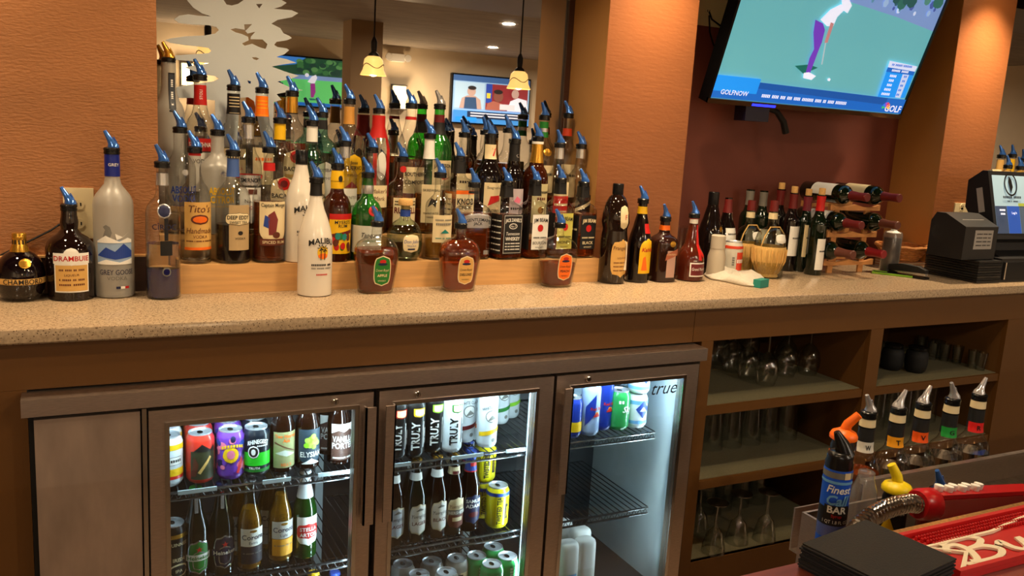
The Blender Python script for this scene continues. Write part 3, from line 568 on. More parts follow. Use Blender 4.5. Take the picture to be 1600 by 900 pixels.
def boxing(P):
    P(R_(0, 0, 1, 1), E('pale_blue', (150, 190, 225), 0.9)); P(R_(0, 0.88, 1, 1), E('navy_strip', (60, 100, 160), 0.8)); P(R_(0.02, 0.30, 0.40, 0.86), E('light_panel', (176, 208, 232), 0.9))
    P(R_(0.42, 0.30, 0.98, 0.86), E('arena', (140, 44, 50), 0.8)); P(R_(0.42, 0.45, 0.50, 0.86), E('banner', (40, 70, 170), 0.8)); P(R_(0.43, 0.55, 0.48, 0.66), E('yellow_mark', (230, 200, 60), 0.9))
    P([(0.08, 0.30), (0.11, 0.52), (0.18, 0.58), (0.28, 0.58), (0.35, 0.50), (0.37, 0.30)], E('skin_a', (190, 160, 150), 0.8)); P([(0.14, 0.30), (0.15, 0.54), (0.29, 0.55), (0.31, 0.30)], E('vest', (50, 80, 120), 0.8)); P(ell(0.23, 0.67, 0.055, 0.10), E('skin_a', (190, 160, 150), 0.8)); P(ell(0.235, 0.745, 0.055, 0.045), E('hair', (40, 34, 34), 0.6))
    P([(0.42, 0.30), (0.44, 0.44), (0.52, 0.50), (0.62, 0.46), (0.68, 0.30)], E('skin_b', (170, 100, 84), 0.8)); P(ell(0.58, 0.60, 0.065, 0.12), E('skin_c', (130, 78, 66), 0.8)); P(ell(0.575, 0.70, 0.06, 0.05), E('hair', (40, 34, 34), 0.6))
    P([(0.70, 0.30), (0.74, 0.52), (0.84, 0.60), (0.96, 0.56), (0.98, 0.30)], EW); P(ell(0.80, 0.68, 0.05, 0.10), E('skin_a', (190, 160, 150), 0.8)); P(R_(0.60, 0.32, 0.80, 0.44), E('glove', (215, 215, 225), 0.9))
    P(R_(0, 0, 1, 0.26), E('bar_blue', (60, 140, 220), 0.9)); P(R_(0.18, 0.10, 0.98, 0.25), E('caption', (24, 44, 80), 0.7))
    for y in (0.20, 0.14): P(R_(0.22, y, 0.92, y+0.025), EW)
    P(R_(0.03, 0.03, 0.30, 0.12), SB2)
far_tv((428, 162), (535, 172), (430, 86), 'television showing golf reflected behind the etched tree', golf)
far_tv((706, 190), (824, 198), (711, 116), 'television showing a boxing interview reflected in the mirror', boxing)
# reflected ceiling strip and picture in the right hand niche come from the room: a framed picture on the far end
# ================================================================== bottles on the back bar
random.seed(11)
ROWY = [0.0, 0.362, 0.452, 0.54]
def zd(p): return (p-CAM).dot(FW)
def place(u, v, row):
    q = py(u, v, ROWY[row]); return q
def RB(name, label, u, v, wpx, vtop, row, **k):      # bottle standing on a step of the riser
    q = place(u, v, row); R = wpx/2*zd(q)/FPX; H = py(u, vtop, ROWY[row]).z-TZ[row]
    return bottle(name, label, 'bottle', (q.x, ROWY[row], TZ[row]+0.0004), R, H, group='liquor bottles on the riser', **k)
def CB(name, label, u, vbase, wpx, vtop, group='bottles on the counter', dy=0.0, db=0.75, **k):   # bottle standing on the counter
    q = pz(u, vbase, 1.07); q.y += 0.0; c = q + Vector((0, 0, 0)); R = wpx/2*zd(q)/FPX
    c.y += R*db+dy; c.x += (R*db+dy)*(q.x-CAM.x)/(q.y-CAM.y); H = py(u, vtop, c.y).z-1.07
    return bottle(name, label, 'bottle', (c.x, c.y, 1.0704), R, H, group=group, **k)
# ---- counter, left to right
def d_(k, H, R, n):
    k.band(0.27*H, 0.36*H, TAN); k.text('CHAMBORD', 0.315*H, 0.017, INK, 0.008, 0.088, 0.01); k.band(0.74*H, 0.99*H, GLD, 0.001); k.patch(0.52*H, 0.66*H, 0.026, GLD, 'oval', 0.012)
    for i in range(10): k.patch(0.77*H, 0.92*H, 0.003, INK, 'rect', -0.03+i*0.0075, off=0.0016, nx=1)
CB('liqueur_bottle', 'round black liqueur bottle with gold neck and gold name band', 34, 468, 70, 366, dy=-0.03, style='ball', neck=0.0135, glass=M('black_violet_glass', (14, 6, 10), 0.04, coat=0.6), top='cap', capmat=GLD, caph=0.012, decor=d_)
def d_(k, H, R, n):
    k.patch(0.10*H, 0.42*H, 0.078, WHT, 'rect', 0.002); k.patch(0.115*H, 0.405*H, 0.072, TAN, 'rect', 0.002, 0.001); k.patch(0.42*H, 0.54*H, 0.082, WHT, 'rect', 0.002, 0.0009); k.patch(0.40*H, 0.60*H, 0.036, WHT, 'oval', 0.002, 0.001)
    k.text('DRAMBUIE', 0.48*H, 0.017, RED, 0.002, 0.078, 0.015)
    for i, s in enumerate(('~3 4 2 4', 'LIQUEUR', '~1 5 2 4', '~6 6')): k.text(s, (0.35-0.055*i)*H, 0.008, BRN, 0.002, 0.055)
CB('liqueur_bottle', 'stout dark brown liqueur bottle with cream label and red name', 112, 466, 70, 327, dy=-0.03, style='bulge', neck=0.017, glass=M('near_black_glass', (22, 10, 8), 0.05, coat=0.6), decor=d_)
def d_(k, H, R, n):
    k.band(0.84*H, 0.995*H, M('royal_blue_foil', (26, 40, 130), 0.3), 0.0008); k.text('GREY', 0.92*H, 0.010, WHT, 0.003, 0.03)
    k.patch(0.24*H, 0.41*H, 0.085, M('pale_blue_print', (150, 175, 205), 0.6), 'rect', 0.0); k.blob([(-0.042, 0.30*H), (-0.02, 0.36*H), (0.0, 0.33*H), (0.02, 0.385*H), (0.042, 0.33*H), (0.042, 0.29*H), (0.0, 0.275*H)], BLU)
    k.blob([(-0.042, 0.25*H), (-0.02, 0.275*H), (0.01, 0.255*H), (0.042, 0.28*H), (0.042, 0.24*H), (-0.042, 0.24*H)], WHT, 0.0014); k.blob([(-0.042, 0.40*H), (-0.02, 0.44*H), (0.01, 0.40*H), (0.03, 0.425*H), (0.042, 0.41*H), (0.042, 0.39*H), (-0.042, 0.39*H)], WHT, 0.0014)
    k.blob([(-0.028, 0.42*H), (-0.012, 0.41*H), (-0.006, 0.46*H), (-0.010, 0.50*H), (-0.019, 0.515*H), (-0.026, 0.50*H), (-0.021, 0.48*H)], GRY); k.blob([(0.004, 0.41*H), (0.012, 0.42*H), (0.034, 0.465*H), (0.018, 0.43*H), (0.001, 0.455*H)], WHT, 0.0016)
    k.text('GREY GOOSE', 0.185*H, 0.018, NAV, 0.004, 0.080); k.text('VODKA', 0.143*H, 0.013, GRY, 0.004, 0.05)
    for i, m in enumerate((NAV, WHT, RED)): k.patch(0.068*H, 0.085*H, 0.010, m, 'rect', 0.006+0.0105*i)
CB('vodka_bottle', 'tall frosted vodka bottle with blue neck and blue wave print', 180, 463, 58, 239, dy=-0.02, style='tall', neck=0.0165, glass=GLf, liq=LQc, fill=0.12, decor=d_)
def d_(k, H, R, n):
    k.patch(0.62*H, 0.73*H, 0.031, SIL, 'oval', 0.0); k.patch(0.63*H, 0.72*H, 0.026, NAV, 'oval', 0.0, 0.0012); k.text('CÎROC', 0.555*H, 0.019, NAV, 0.0, 0.062); k.band(0.86*H, 0.95*H, SIL)
    k.patch(0.18*H, 0.25*H, 0.020, GRY, 'oval', 0.004); k.patch(0.19*H, 0.24*H, 0.015, LQbl, 'oval', 0.004, 0.001); k.patch(0.34*H, 0.45*H, 0.028, INK, 'rect', 0.004); k.patch(0.452*H, 0.62*H, 0.009, INK, 'rect', 0.004)
t = CB('vodka_bottle', 'slim clear vodka bottle with violet-blue base and round blue seal', 256, 468, 51, 260, style='square', neck=0.0135, glass=GL, liq=LQc, fill=0.42, decor=d_)
MB().lathe([(0.036, 0.004), (0.0385, 0.008), (0.0385, 0.05), (0.0385, 0.075)], thin('violet_blue_base', (64, 62, 170), 0.6, body=0.35), 26, cap1=False).build('tinted_base', t)
def malibu(k, H, R, n):
    k.text('MALIBU', 0.50*H, 0.021, INK, 0.008, 0.072, 0.02, bend=6.0); k.patch(0.335*H, 0.455*H, 0.030, YEL, 'oval', 0.010); k.patch(0.34*H, 0.39*H, 0.026, ORG, 'oval', 0.010, 0.001)
    for s, h in ((0.004, 0.44), (0.014, 0.43)):
        k.blob([(s-0.001, 0.33*H), (s+0.001, 0.33*H), (s+0.002, h*H), (s, h*H)], INK, 0.0016)
        for a in range(6): k.blob([(s, h*H), (s+0.011*math.cos(a*1.05), h*H+0.011*math.sin(a*1.05)), (s+0.008*math.cos(a*1.05+0.35), h*H+0.008*math.sin(a*1.05+0.35))], INK, 0.0017)
    k.text('~9 3', 0.285*H, 0.009, INK, 0.008, 0.055); k.text('~4 7 7', 0.255*H, 0.007, GRY, 0.008, 0.055); k.text('~8', 0.20*H, 0.007, RED, 0.008, 0.03)
    k.band(0.88*H, 0.995*H, INK, 0.0008)
WG = M('white_bottle_enamel', (222, 214, 200), 0.15, coat=0.4)
t = CB('rum_bottle', 'white coconut rum bottle standing on the counter before the riser', 491, 460, 53, 284, dy=-0.03, style='slope', neck=0.0145, glass=WG, decor=malibu)
MB().lathe([(0.0375, 0.001), (0.0415, 0.005), (0.0418, 0.026), (0.0405, 0.034)], thin('clear_base', (226, 216, 190), 0.4, body=0.3), 26, cap1=False).build('clear_base', t)
def crown(col, inner, txt, tc):
    def f(k, H, R, n):
        k.patch(0.12*H, 0.58*H, 0.048, CRM, 'super', 0.006); k.patch(0.135*H, 0.565*H, 0.043, col, 'super', 0.006, 0.0011); k.patch(0.46*H, 0.52*H, 0.018, RED, 'oval', 0.006, 0.0016); k.patch(0.43*H, 0.47*H, 0.026, inner, 'oval', 0.006, 0.0017)
        k.text('Crown Royal', 0.36*H, 0.010, tc, 0.006, 0.036, shear=0.3, off=0.0019); k.text(txt, 0.28*H, 0.010, tc, 0.006, 0.034, 0.02, off=0.0019); k.text('WHISKY', 0.20*H, 0.006, tc, 0.006, 0.03, off=0.0019)
    return f
CB('whisky_bottle', 'squat cut-glass whisky bottle with green apple label on the counter', 586, 459, 70, 352, db=0.42, style='crown', sec='c', neck=0.0135, liq=LQd, fill=0.66, decor=crown(GRN, NAV, 'APPLE', CRM))
CB('whisky_bottle', 'squat cut-glass whisky bottle with gold and purple label on the counter', 715, 456, 66, 355, db=0.42, style='crown', sec='c', neck=0.0135, liq=LQd, fill=0.8, decor=crown(TAN, NAV, 'DELUXE', INK))
CB('whisky_bottle', 'squat half-empty cut-glass whisky bottle with orange peach label', 868, 449, 63, 354, db=0.42, style='crown', sec='c', neck=0.0135, liq=LQd, fill=0.40, decor=crown(ORG, NAV, 'PEACH', INK))
# ---- first step
def titos(k, H, R, n):
    k.patch(0.13*H, 0.56*H, 0.080, TAN, 'rect', 0.008); k.patch(0.13*H, 0.155*H, 0.080, ORG, 'rect', 0.008, 0.001); k.text("Tito's", 0.50*H, 0.026, BRN, 0.008, 0.058, shear=0.2); k.patch(0.36*H, 0.45*H, 0.046, BRN, 'oval', 0.008, 0.0012); k.patch(0.375*H, 0.435*H, 0.036, ORG, 'oval', 0.008, 0.0016)
    k.text('Handmade', 0.305*H, 0.020, BRN, 0.008, 0.068, shear=0.2); k.text('VODKA', 0.25*H, 0.012, BRN, 0.008, 0.036); k.text('~9 1 7 2 6 5', 0.21*H, 0.006, BRN, 0.008, 0.07); k.band(0.965*H, 0.995*H, RED)
RB('vodka_bottle', 'clear vodka bottle with cream and copper label at the riser end', 305, 340, 47, 237, 1, style='std', liq=LQc, fill=0.2, decor=titos)
def deep(k, H, R, n):
    k.band(0.80*H, 0.965*H, M('dusty_blue_foil', (66, 96, 160), 0.4)); k.patch(0.13*H, 0.55*H, 0.058, M('old_paper', (178, 152, 110), 0.6), 'rect', 0.012); k.patch(0.36*H, 0.48*H, 0.068, INK, 'super', 0.008, 0.0010); k.patch(0.365*H, 0.475*H, 0.065, CRM, 'super', 0.008, 0.0015)
    k.text('DEEP EDDY', 0.435*H, 0.014, INK, 0.008, 0.058, 0.02, off=0.002); k.text('SWEET TEA', 0.39*H, 0.009, INK, 0.008, 0.05, 0.01, off=0.002); k.patch(0.27*H, 0.31*H, 0.013, INK, 'oval', 0.012, 0.001); k.text('VODKA', 0.24*H, 0.008, INK, 0.012, 0.04)
RB('vodka_bottle', 'half-full tea vodka bottle with blue neck and cream scalloped label', 364, 340, 53, 242, 1, style='std', liq=LQk, fill=0.36, decor=deep)
def captain(k, H, R, n):
    k.band(0.83*H, 0.90*H, RED); k.patch(0.19*H, 0.56*H, 0.078, CRM, 'shield', 0.006); k.text('Captain Morgan', 0.53*H, 0.014, INK, 0.006, 0.068, 0.01)
    k.blob([(-0.008, 0.26*H), (0.010, 0.26*H), (0.016, 0.40*H), (0.006, 0.48*H), (-0.010, 0.44*H)], M('coat_red', (120, 40, 40), 0.5)); k.blob([(-0.022, 0.34*H), (-0.008, 0.32*H), (-0.006, 0.42*H), (-0.018, 0.44*H)], BLU); k.patch(0.23*H, 0.29*H, 0.020, BRN, 'oval', 0.012, 0.0015)
    k.patch(0.165*H, 0.225*H, 0.074, BRN, 'rect', 0.006, 0.0012); k.text('SPICED RUM', 0.195*H, 0.011, CRM, 0.006, 0.06, 0.01, off=0.002)
RB('rum_bottle', 'spiced rum bottle with red neck and cream shield label', 420, 335, 50, 237, 1, style='std', liq=LQd, fill=0.55, decor=captain)
RB('rum_bottle', 'white coconut rum bottle with black screw cap on the riser', 470, 330, 52, 236, 1, style='slope', neck=0.0145, glass=WG, top='cap', caph=0.034, decor=malibu)
def myers(k, H, R, n):
    k.band(0.78*H, 0.97*H, YEL); k.patch(0.85*H, 0.92*H, 0.012, INK, 'oval', 0.004, 0.0012); k.patch(0.09*H, 0.50*H, 0.076, YEL, 'rect', 0.008); k.patch(0.46*H, 0.52*H, 0.076, RED, 'rect', 0.008, 0.001); k.text("MYERS'S", 0.43*H, 0.013, INK, 0.008, 0.055, 0.01); k.text('RUM', 0.39*H, 0.013, INK, 0.008, 0.03, 0.01)
    k.blob([(-0.026, 0.30*H), (0.04, 0.35*H), (0.04, 0.31*H), (-0.026, 0.26*H)], MAR)
    random.seed(4)
    for i in range(14): s, z = random.uniform(-0.024, 0.04), random.uniform(0.11, 0.25)*H; k.patch(z, z+0.02, 0.014, random.choice([GRN, ORG, BRN, RED, TEA]), 'oval', s, 0.001+0.0001*i)
RB('rum_bottle', 'dark brown rum bottle with yellow neck and tropical yellow label', 526, 335, 45, 262, 1, style='bulge', glass=GLb, neck=0.0155, decor=myers)
def tanq(k, H, R, n):
    k.band(0.80*H, 0.90*H, SIL); k.patch(0.545*H, 0.665*H, 0.028, RED, 'oval', 0.006); k.patch(0.575*H, 0.635*H, 0.014, MAR, 'oval', 0.006, 0.0012); k.band(0.10*H, 0.43*H, M('silver_white_label', (205, 205, 190), 0.5)); k.text('Tanqueray', 0.32*H, 0.019, INK, 0.008, 0.068, shear=0.3); k.text('LONDON DRY GIN', 0.25*H, 0.008, GRN, 0.008, 0.06); k.text('IMPORTED', 0.18*H, 0.008, INK, 0.008, 0.05)
RB('gin_bottle', 'bright green gin bottle with red seal and silver label', 573, 345, 48, 276, 1, style='bulge', glass=GLg, liq=liquid('emerald', (40, 150, 50), 0.9), fill=0.5, decor=tanq)
def julio(k, H, R, n):
    k.band(0.80*H, 0.92*H, BLU, 0.001); k.patch(0.17*H, 0.50*H, 0.050, CRM, 'super', 0.004); k.text('Don Julio', 0.37*H, 0.014, BLU, 0.004, 0.045, shear=0.25); k.patch(0.215*H, 0.245*H, 0.022, NAV, 'rect', 0.004, 0.001); k.text('TEQUILA', 0.29*H, 0.007, BLU, 0.004, 0.03)
RB('tequila_bottle', 'squat greenish tequila bottle with round wooden stopper', 632, 370, 56, 321, 1, style='ball', glass=GLp, liq=LQgr, fill=0.35, neck=0.0135, top='stopper', decor=julio)
def casa(k, H, R, n):
    k.patch(0.22*H, 0.55*H, 0.070, CRM, 'rect', 0.004); k.blob([(-0.008, 0.33*H), (0.006, 0.38*H), (0.022, 0.33*H)], TEA); k.text('~7 8', 0.49*H, 0.007, GRY, 0.004, 0.055); k.text('~9', 0.44*H, 0.012, GRY, 0.004, 0.05, shear=0.2); k.text('~5 2 6', 0.27*H, 0.006, TEA, 0.004, 0.05)
RB('tequila_bottle', 'clear tequila bottle with plain cream label and small teal mark', 685, 345, 42, 276, 1, style='tall', liq=LQg, fill=0.25, decor=casa)
def gent(k, H, R, n):
    k.patch(0.44*H, 0.64*H, 0.094, SIL, 'arch', 0.004); k.text('GENTLEMAN', 0.555*H, 0.013, INK, 0.004, 0.075, 0.01, bend=3); k.text('JACK', 0.50*H, 0.012, INK, 0.004, 0.04, 0.01); k.patch(0.07*H, 0.13*H, 0.02, SIL, 'rect', 0.036); k.band(0.90*H, 0.93*H, INK)
RB('whiskey_bottle', 'broad amber whiskey bottle with silver arched label', 738, 350, 56, 291, 1, style='square', sec='F', liq=LQd, fill=0.63, neck=0.0145, decor=gent)
def jd(k, H, R, n):
    k.patch(0.08*H, 0.62*H, 0.066, INK, 'rect', 0.0); k.patch(0.095*H, 0.605*H, 0.062, WHT, 'rect', 0.0, 0.0009); k.patch(0.10*H, 0.60*H, 0.060, INK, 'rect', 0.0, 0.0012); k.text("JACK DANIEL'S", 0.545*H, 0.015, WHT, 0, 0.055, 0.02, bend=3, off=0.0018); k.patch(0.42*H, 0.50*H, 0.028, WHT, 'oval', 0, 0.0016); k.patch(0.43*H, 0.49*H, 0.024, INK, 'oval', 0, 0.0019); k.text('No.7', 0.46*H, 0.009, WHT, 0, 0.02, off=0.0023)
    k.text('Tennessee', 0.36*H, 0.014, WHT, 0, 0.046, shear=0.2, off=0.0018); k.text('WHISKEY', 0.29*H, 0.015, WHT, 0, 0.05, 0.02, off=0.0018)
    for i in range(3): k.text('~4 4 8 8', (0.225-0.04*i)*H, 0.006, WHT, 0, 0.05, off=0.0018)
    k.patch(0.08*H, 0.62*H, 0.05, INK, 'rect', -0.064); k.band(0.84*H, 0.995*H, INK)
    for i in range(6): k.text('~3 4 7', (0.13+0.08*i)*H, 0.006, WHT, -0.062, 0.042)
RB('whiskey_bottle', 'square whiskey bottle with black label and white old-style lettering', 789, 345, 47, 289, 1, style='square', sec='s', liq=LQd, fill=0.6, neck=0.0150, decor=jd, rz=0.12)
def beam(lab, tc, t2, bg2=None):
    def f(k, H, R, n):
        k.patch(0.13*H, 0.60*H, 0.058, lab, 'rect', 0.002); k.text('JIM BEAM', 0.53*H, 0.016, tc, 0.002, 0.050, 0.02, bend=4); k.patch(0.37*H, 0.47*H, 0.020, RED, 'oval', 0.002, 0.0012); k.text(t2, 0.22*H, 0.013, tc, 0.002, 0.048, 0.01); k.text('~8 8', 0.29*H, 0.008, tc, 0.002, 0.046); k.text('WHISKEY', 0.16*H, 0.007, tc, 0.002, 0.04)
        k.patch(0.13*H, 0.60*H, 0.044, lab if bg2 is None else bg2, 'rect', -0.058); k.band(0.84*H, 0.995*H, INK)
        k.text('~5 4', 0.4*H, 0.010, tc, -0.056, 0.03)
    return f
RB('bourbon_bottle', 'square bourbon bottle with white label and red seal', 833, 345, 39, 287, 1, style='square', sec='s', liq=LQd, fill=0.25, neck=0.0145, decor=beam(WHT, INK, 'BOURBON', INK), rz=0.1)
RB('bourbon_bottle', 'square bourbon bottle with yellow-green label behind the peach whisky', 872, 345, 37, 284, 1, style='square', sec='s', liq=LQa, fill=0.55, neck=0.0145, decor=beam(M('honey_label', (196, 190, 90), 0.5), INK, 'HONEY', INK), rz=0.1)
RB('bourbon_bottle', 'square bourbon bottle with black label at the right riser end', 908, 345, 38, 290, 1, style='square', sec='s', liq=LQd, fill=0.62, neck=0.0150, decor=beam(INK, CRM, 'BLACK'), rz=0.1)
# ---- second step
def absolut(c1, s1, s2):
    def f(k, H, R, n):
        k.text(s1, 0.44*H, 0.026, c1, 0.008, 0.074, 0.03); k.text(s2, 0.355*H, 0.026, c1, 0.008, 0.066, 0.03); k.text('Country of Sweden', 0.29*H, 0.009, c1, 0.008, 0.06, shear=0.3); k.patch(0.58*H, 0.64*H, 0.016, SIL, 'oval', 0.008)
    return f
RB('vodka_bottle', 'clear vodka bottle with bold blue lettering behind the slim vodka', 282, 270, 46, 206, 2, style='tall', liq=LQc, fill=0.2, neck=0.0165, decor=absolut(BLU, 'ABSOLUT', 'VODKA'))
RB('vodka_bottle', 'frosted vodka bottle with yellow lettering on the second step', 340, 265, 54, 210, 2, style='tall', glass=GLf, liq=LQc, fill=0.2, neck=0.0165, decor=absolut(YEL, 'ABSOLUT', 'CITRON'))
def smir(k, H, R, n):
    k.band(0.50*H, 0.53*H, RED); k.patch(0.44*H, 0.53*H, 0.060, SIL, 'rect', 0.002, 0.0012); k.text('SMIRNOFF', 0.485*H, 0.016, INK, 0.002, 0.056, 0.02, off=0.002); k.patch(0.10*H, 0.42*H, 0.062, WHT, 'shield', 0.002); k.patch(0.36*H, 0.405*H, 0.024, BRN, 'rect', 0.006, 0.0012); k.text('No. 21', 0.30*H, 0.013, INK, 0.002, 0.04); k.text('VODKA', 0.24*H, 0.013, RED, 0.002, 0.04); k.patch(0.85*H, 0.97*H, 0.03, SIL, 'rect', 0)
RB('vodka_bottle', 'clear vodka bottle with white shield label and silver nameplate', 388, 250, 42, 190, 2, style='std', liq=LQc, fill=0.3, decor=smir)
def bacardi(neckm, extra):
    def f(k, H, R, n):
        k.band(0.84*H, 0.985*H, neckm); k.band(0.835*H, 0.845*H, INK, 0.001); k.patch(0.14*H, 0.52*H, 0.072, CRM, 'super', 0.004); k.patch(0.40*H, 0.515*H, 0.034, RED, 'oval', 0.004, 0.0012); k.patch(0.425*H, 0.49*H, 0.020, MAR, 'oval', 0.004, 0.0016); k.text('BACARDI', 0.35*H, 0.017, INK, 0.004, 0.066, 0.02); k.patch(0.27*H, 0.30*H, 0.06, extra, 'rect', 0.004, 0.001); k.text('SUPERIOR', 0.22*H, 0.009, INK, 0.004, 0.05)
    return f
RB('rum_bottle', 'clear rum bottle with yellow neck and red disc emblem', 437, 250, 46, 191, 2, style='tall', liq=LQc, fill=0.3, decor=bacardi(YEL, YEL))
RB('rum_bottle', 'clear rum bottle with white neck label behind the white coconut rum', 487, 250, 43, 195, 2, style='tall', glass=GLp, liq=LQc, fill=0.3, decor=bacardi(WHT, BLU))
def horn(k, H, R, n):
    k.band(0.86*H, 0.99*H, SIL); k.patch(0.22*H, 0.52*H, 0.064, WHT, 'rect', 0.008); k.text('HORNITOS', 0.42*H, 0.011, GRY, 0.008, 0.054); k.text('~5', 0.32*H, 0.009, GRY, 0.008, 0.03)
RB('tequila_bottle', 'amber-bottomed tequila bottle with small white label above the dark rum', 538, 275, 40, 227, 2, style='tall', liq=LQg, fill=0.3, decor=horn)
def maker(k, H, R, n):
    k.patch(0.33*H, 0.60*H, 0.070, CRM, 'rect', 0.006); k.text("Maker's", 0.53*H, 0.017, BRN, 0.006, 0.058, shear=0.2); k.text('Mark', 0.44*H, 0.017, BRN, 0.006, 0.05, shear=0.2)
RB('bourbon_bottle', 'square bourbon bottle with torn cream label behind the green gin', 580, 280, 43, 237, 2, style='square', sec='q', liq=LQa, fill=0.4, neck=0.0165, decor=maker, rz=0.2)
def rum(k, H, R, n):
    k.patch(0.84*H, 0.93*H, 0.02, RED, 'oval', 0.0); k.patch(0.13*H, 0.50*H, 0.078, CRM, 'rect', 0.002); k.text('RUSSELL', 0.33*H, 0.024, MAR, 0.002, 0.070, 0.03); k.text("~7 5 5 7", 0.45*H, 0.007, INK, 0.002, 0.068); k.text('~8 8 7', 0.41*H, 0.007, INK, 0.002, 0.068); k.text('10', 0.22*H, 0.02, MAR, 0.002, 0.03)
RB('bourbon_bottle', 'round-shouldered bourbon bottle with cream label and maroon capitals', 627, 290, 47, 251, 2, style='std', liq=LQa, fill=0.5, decor=rum)
def skrew(k, H, R, n):
    k.band(0.78*H, 0.985*H, WHT); k.patch(0.12*H, 0.52*H, 0.066, CRM, 'rect', 0.0); k.text('SKREWBALL', 0.46*H, 0.011, INK, 0.0, 0.058); k.blob([(-0.014, 0.28*H), (-0.004, 0.38*H), (0.010, 0.36*H), (0.018, 0.40*H), (0.012, 0.28*H), (0.0, 0.32*H)], INK); k.text('PEANUT BUTTER', 0.22*H, 0.008, INK, 0.0, 0.05); k.text('WHISKEY', 0.18*H, 0.008, INK, 0.0, 0.04)
RB('whiskey_bottle', 'whiskey bottle with long white neck label and black-on-cream print', 669, 280, 42, 215, 2, style='std', liq=LQa, fill=0.42, decor=skrew)
def knob(k, H, R, n):
    k.band(0.82*H, 0.995*H, INK); k.patch(0.12*H, 0.55*H, 0.062, CRM, 'rect', 0.004); k.text('KNOB', 0.45*H, 0.026, INK, 0.004, 0.054, 0.03); k.text('CREEK', 0.37*H, 0.015, INK, 0.004, 0.044, 0.02); k.patch(0.55*H, 0.60*H, 0.062, ORG, 'rect', 0.004); k.text('~8', 0.29*H, 0.008, INK, 0.004, 0.05); k.patch(0.12*H, 0.55*H, 0.03, CRM, 'rect', -0.055)
    for i in range(5): k.text('~4 1 5', (0.2+0.07*i)*H, 0.007, INK, -0.055, 0.026)
RB('bourbon_bottle', 'flat-sided bourbon bottle with black neck and bold cream label', 716, 285, 48, 250, 2, style='square', sec='q', liq=LQa, fill=0.58, neck=0.0165, decor=knob, rz=0.05)
def seven(k, H, R, n):
    k.patch(0.78*H, 0.93*H, 0.05, CRM, 'rect', 0.0); k.text('7', 0.855*H, 0.034, RED, 0.008, 0.02, 0.03); k.patch(0.10*H, 0.54*H, 0.062, CRM, 'rect', 0.0); k.text("Seagram's", 0.49*H, 0.011, INK, 0.0, 0.05); k.blob([(-0.018, 0.30*H), (-0.010, 0.40*H), (0.02, 0.41*H), (0.024, 0.35*H), (0.004, 0.33*H)], RED); k.text('CROWN', 0.25*H, 0.012, INK, 0.0, 0.046)
RB('whiskey_bottle', 'dark whiskey bottle with cream neck label bearing a red seven', 764, 260, 46, 215, 2, style='std', glass=GLd, neck=0.0185, decor=seven)
def dark1(k, H, R, n):
    k.band(0.80*H, 0.99*H, INK); k.text('C', 0.86*H, 0.016, SIL, 0.004, 0.02); k.patch(0.10*H, 0.50*H, 0.054, M('lilac_paper', (196, 180, 186), 0.6), 'rect', 0.004); k.blob([(-0.01, 0.36*H), (0.0, 0.42*H), (0.016, 0.38*H), (0.01, 0.34*H)], PNK); k.text('~7', 0.28*H, 0.012, INK, 0.004, 0.044)
RB('liqueur_bottle', 'black-necked bottle with pale lilac label between two dark whiskeys', 802, 270, 35, 223, 2, style='std', glass=GLd, neck=0.0165, decor=dark1)
def dark2(k, H, R, n):
    k.band(0.76*H, 0.97*H, GLD); k.band(0.96*H, 0.985*H, WHT, 0.001); k.patch(0.12*H, 0.54*H, 0.062, M('ivory_label', (200, 188, 140), 0.6), 'rect', 0.004); k.text('~8', 0.45*H, 0.012, INK, 0.004, 0.05); k.text('~4', 0.38*H, 0.014, BRN, 0.004, 0.036); k.patch(0.22*H, 0.30*H, 0.022, GLD, 'oval', 0.004, 0.001)
RB('whisky_bottle', 'dark whisky bottle with gold foil neck and ivory label', 838, 260, 40, 219, 2, style='std', glass=GLb, neck=0.0175, decor=dark2)
def fire(k, H, R, n):
    k.band(0.86*H, 0.99*H, SIL); k.patch(0.12*H, 0.44*H, 0.058, RED, 'rect', 0.0); k.patch(0.44*H, 0.60*H, 0.058, CRM, 'rect', 0.0); k.text('~8', 0.34*H, 0.013, CRM, 0, 0.05, 0.02); k.text('~8', 0.26*H, 0.009, CRM, 0, 0.045)
RB('whisky_bottle', 'clear-shouldered whisky bottle with red lower label', 872, 270, 37, 229, 2, style='std', liq=LQd, fill=0.42, decor=fire)
def black2(k, H, R, n):
    k.band(0.88*H, 0.99*H, SIL); k.patch(0.10*H, 0.46*H, 0.06, INK, 'rect', 0.0); k.blob([(-0.03, 0.30*H), (0.03, 0.40*H), (0.03, 0.36*H), (-0.03, 0.26*H)], CRM, 0.0012)
RB('whisky_bottle', 'clear round-shouldered whisky bottle with slanted stripe on black label', 905, 275, 42, 231, 2, style='std', liq=LQd, fill=0.35, decor=black2)
# ---- third step, against the mirror
def goldtop(k, H, R, n):
    k.patch(0.66*H, 0.93*H, 0.018, INK, 'rect', 0.006); k.patch(0.67*H, 0.92*H, 0.014, M('dark_slate', (50, 56, 66), 0.5), 'rect', 0.006, 0.001); k.text('~7 5', 0.795*H, 0.009, WHT, 0.006, 0.075, vert=True)
RB('vodka_bottle', 'tallest frosted bottle with gold pourer beside the leather wall', 264, 160, 46, 98, 3, style='tall', glass=GLf, liq=LQc, fill=0.1, neck=0.0185, top='gold', decor=goldtop)
def stoli(k, H, R, n):
    k.band(0.80*H, 0.955*H, RED); k.text('STOLI', 0.88*H, 0.010, WHT, 0.0, 0.05, vert=True); k.patch(0.44*H, 0.54*H, 0.078, RED, 'rect', 0.0); k.text('STOLICHNAYA', 0.49*H, 0.017, WHT, 0.0, 0.072, 0.02); k.patch(0.12*H, 0.43*H, 0.075, WHT, 'rect', 0.0); k.text('VODKA', 0.36*H, 0.016, INK, 0, 0.05)
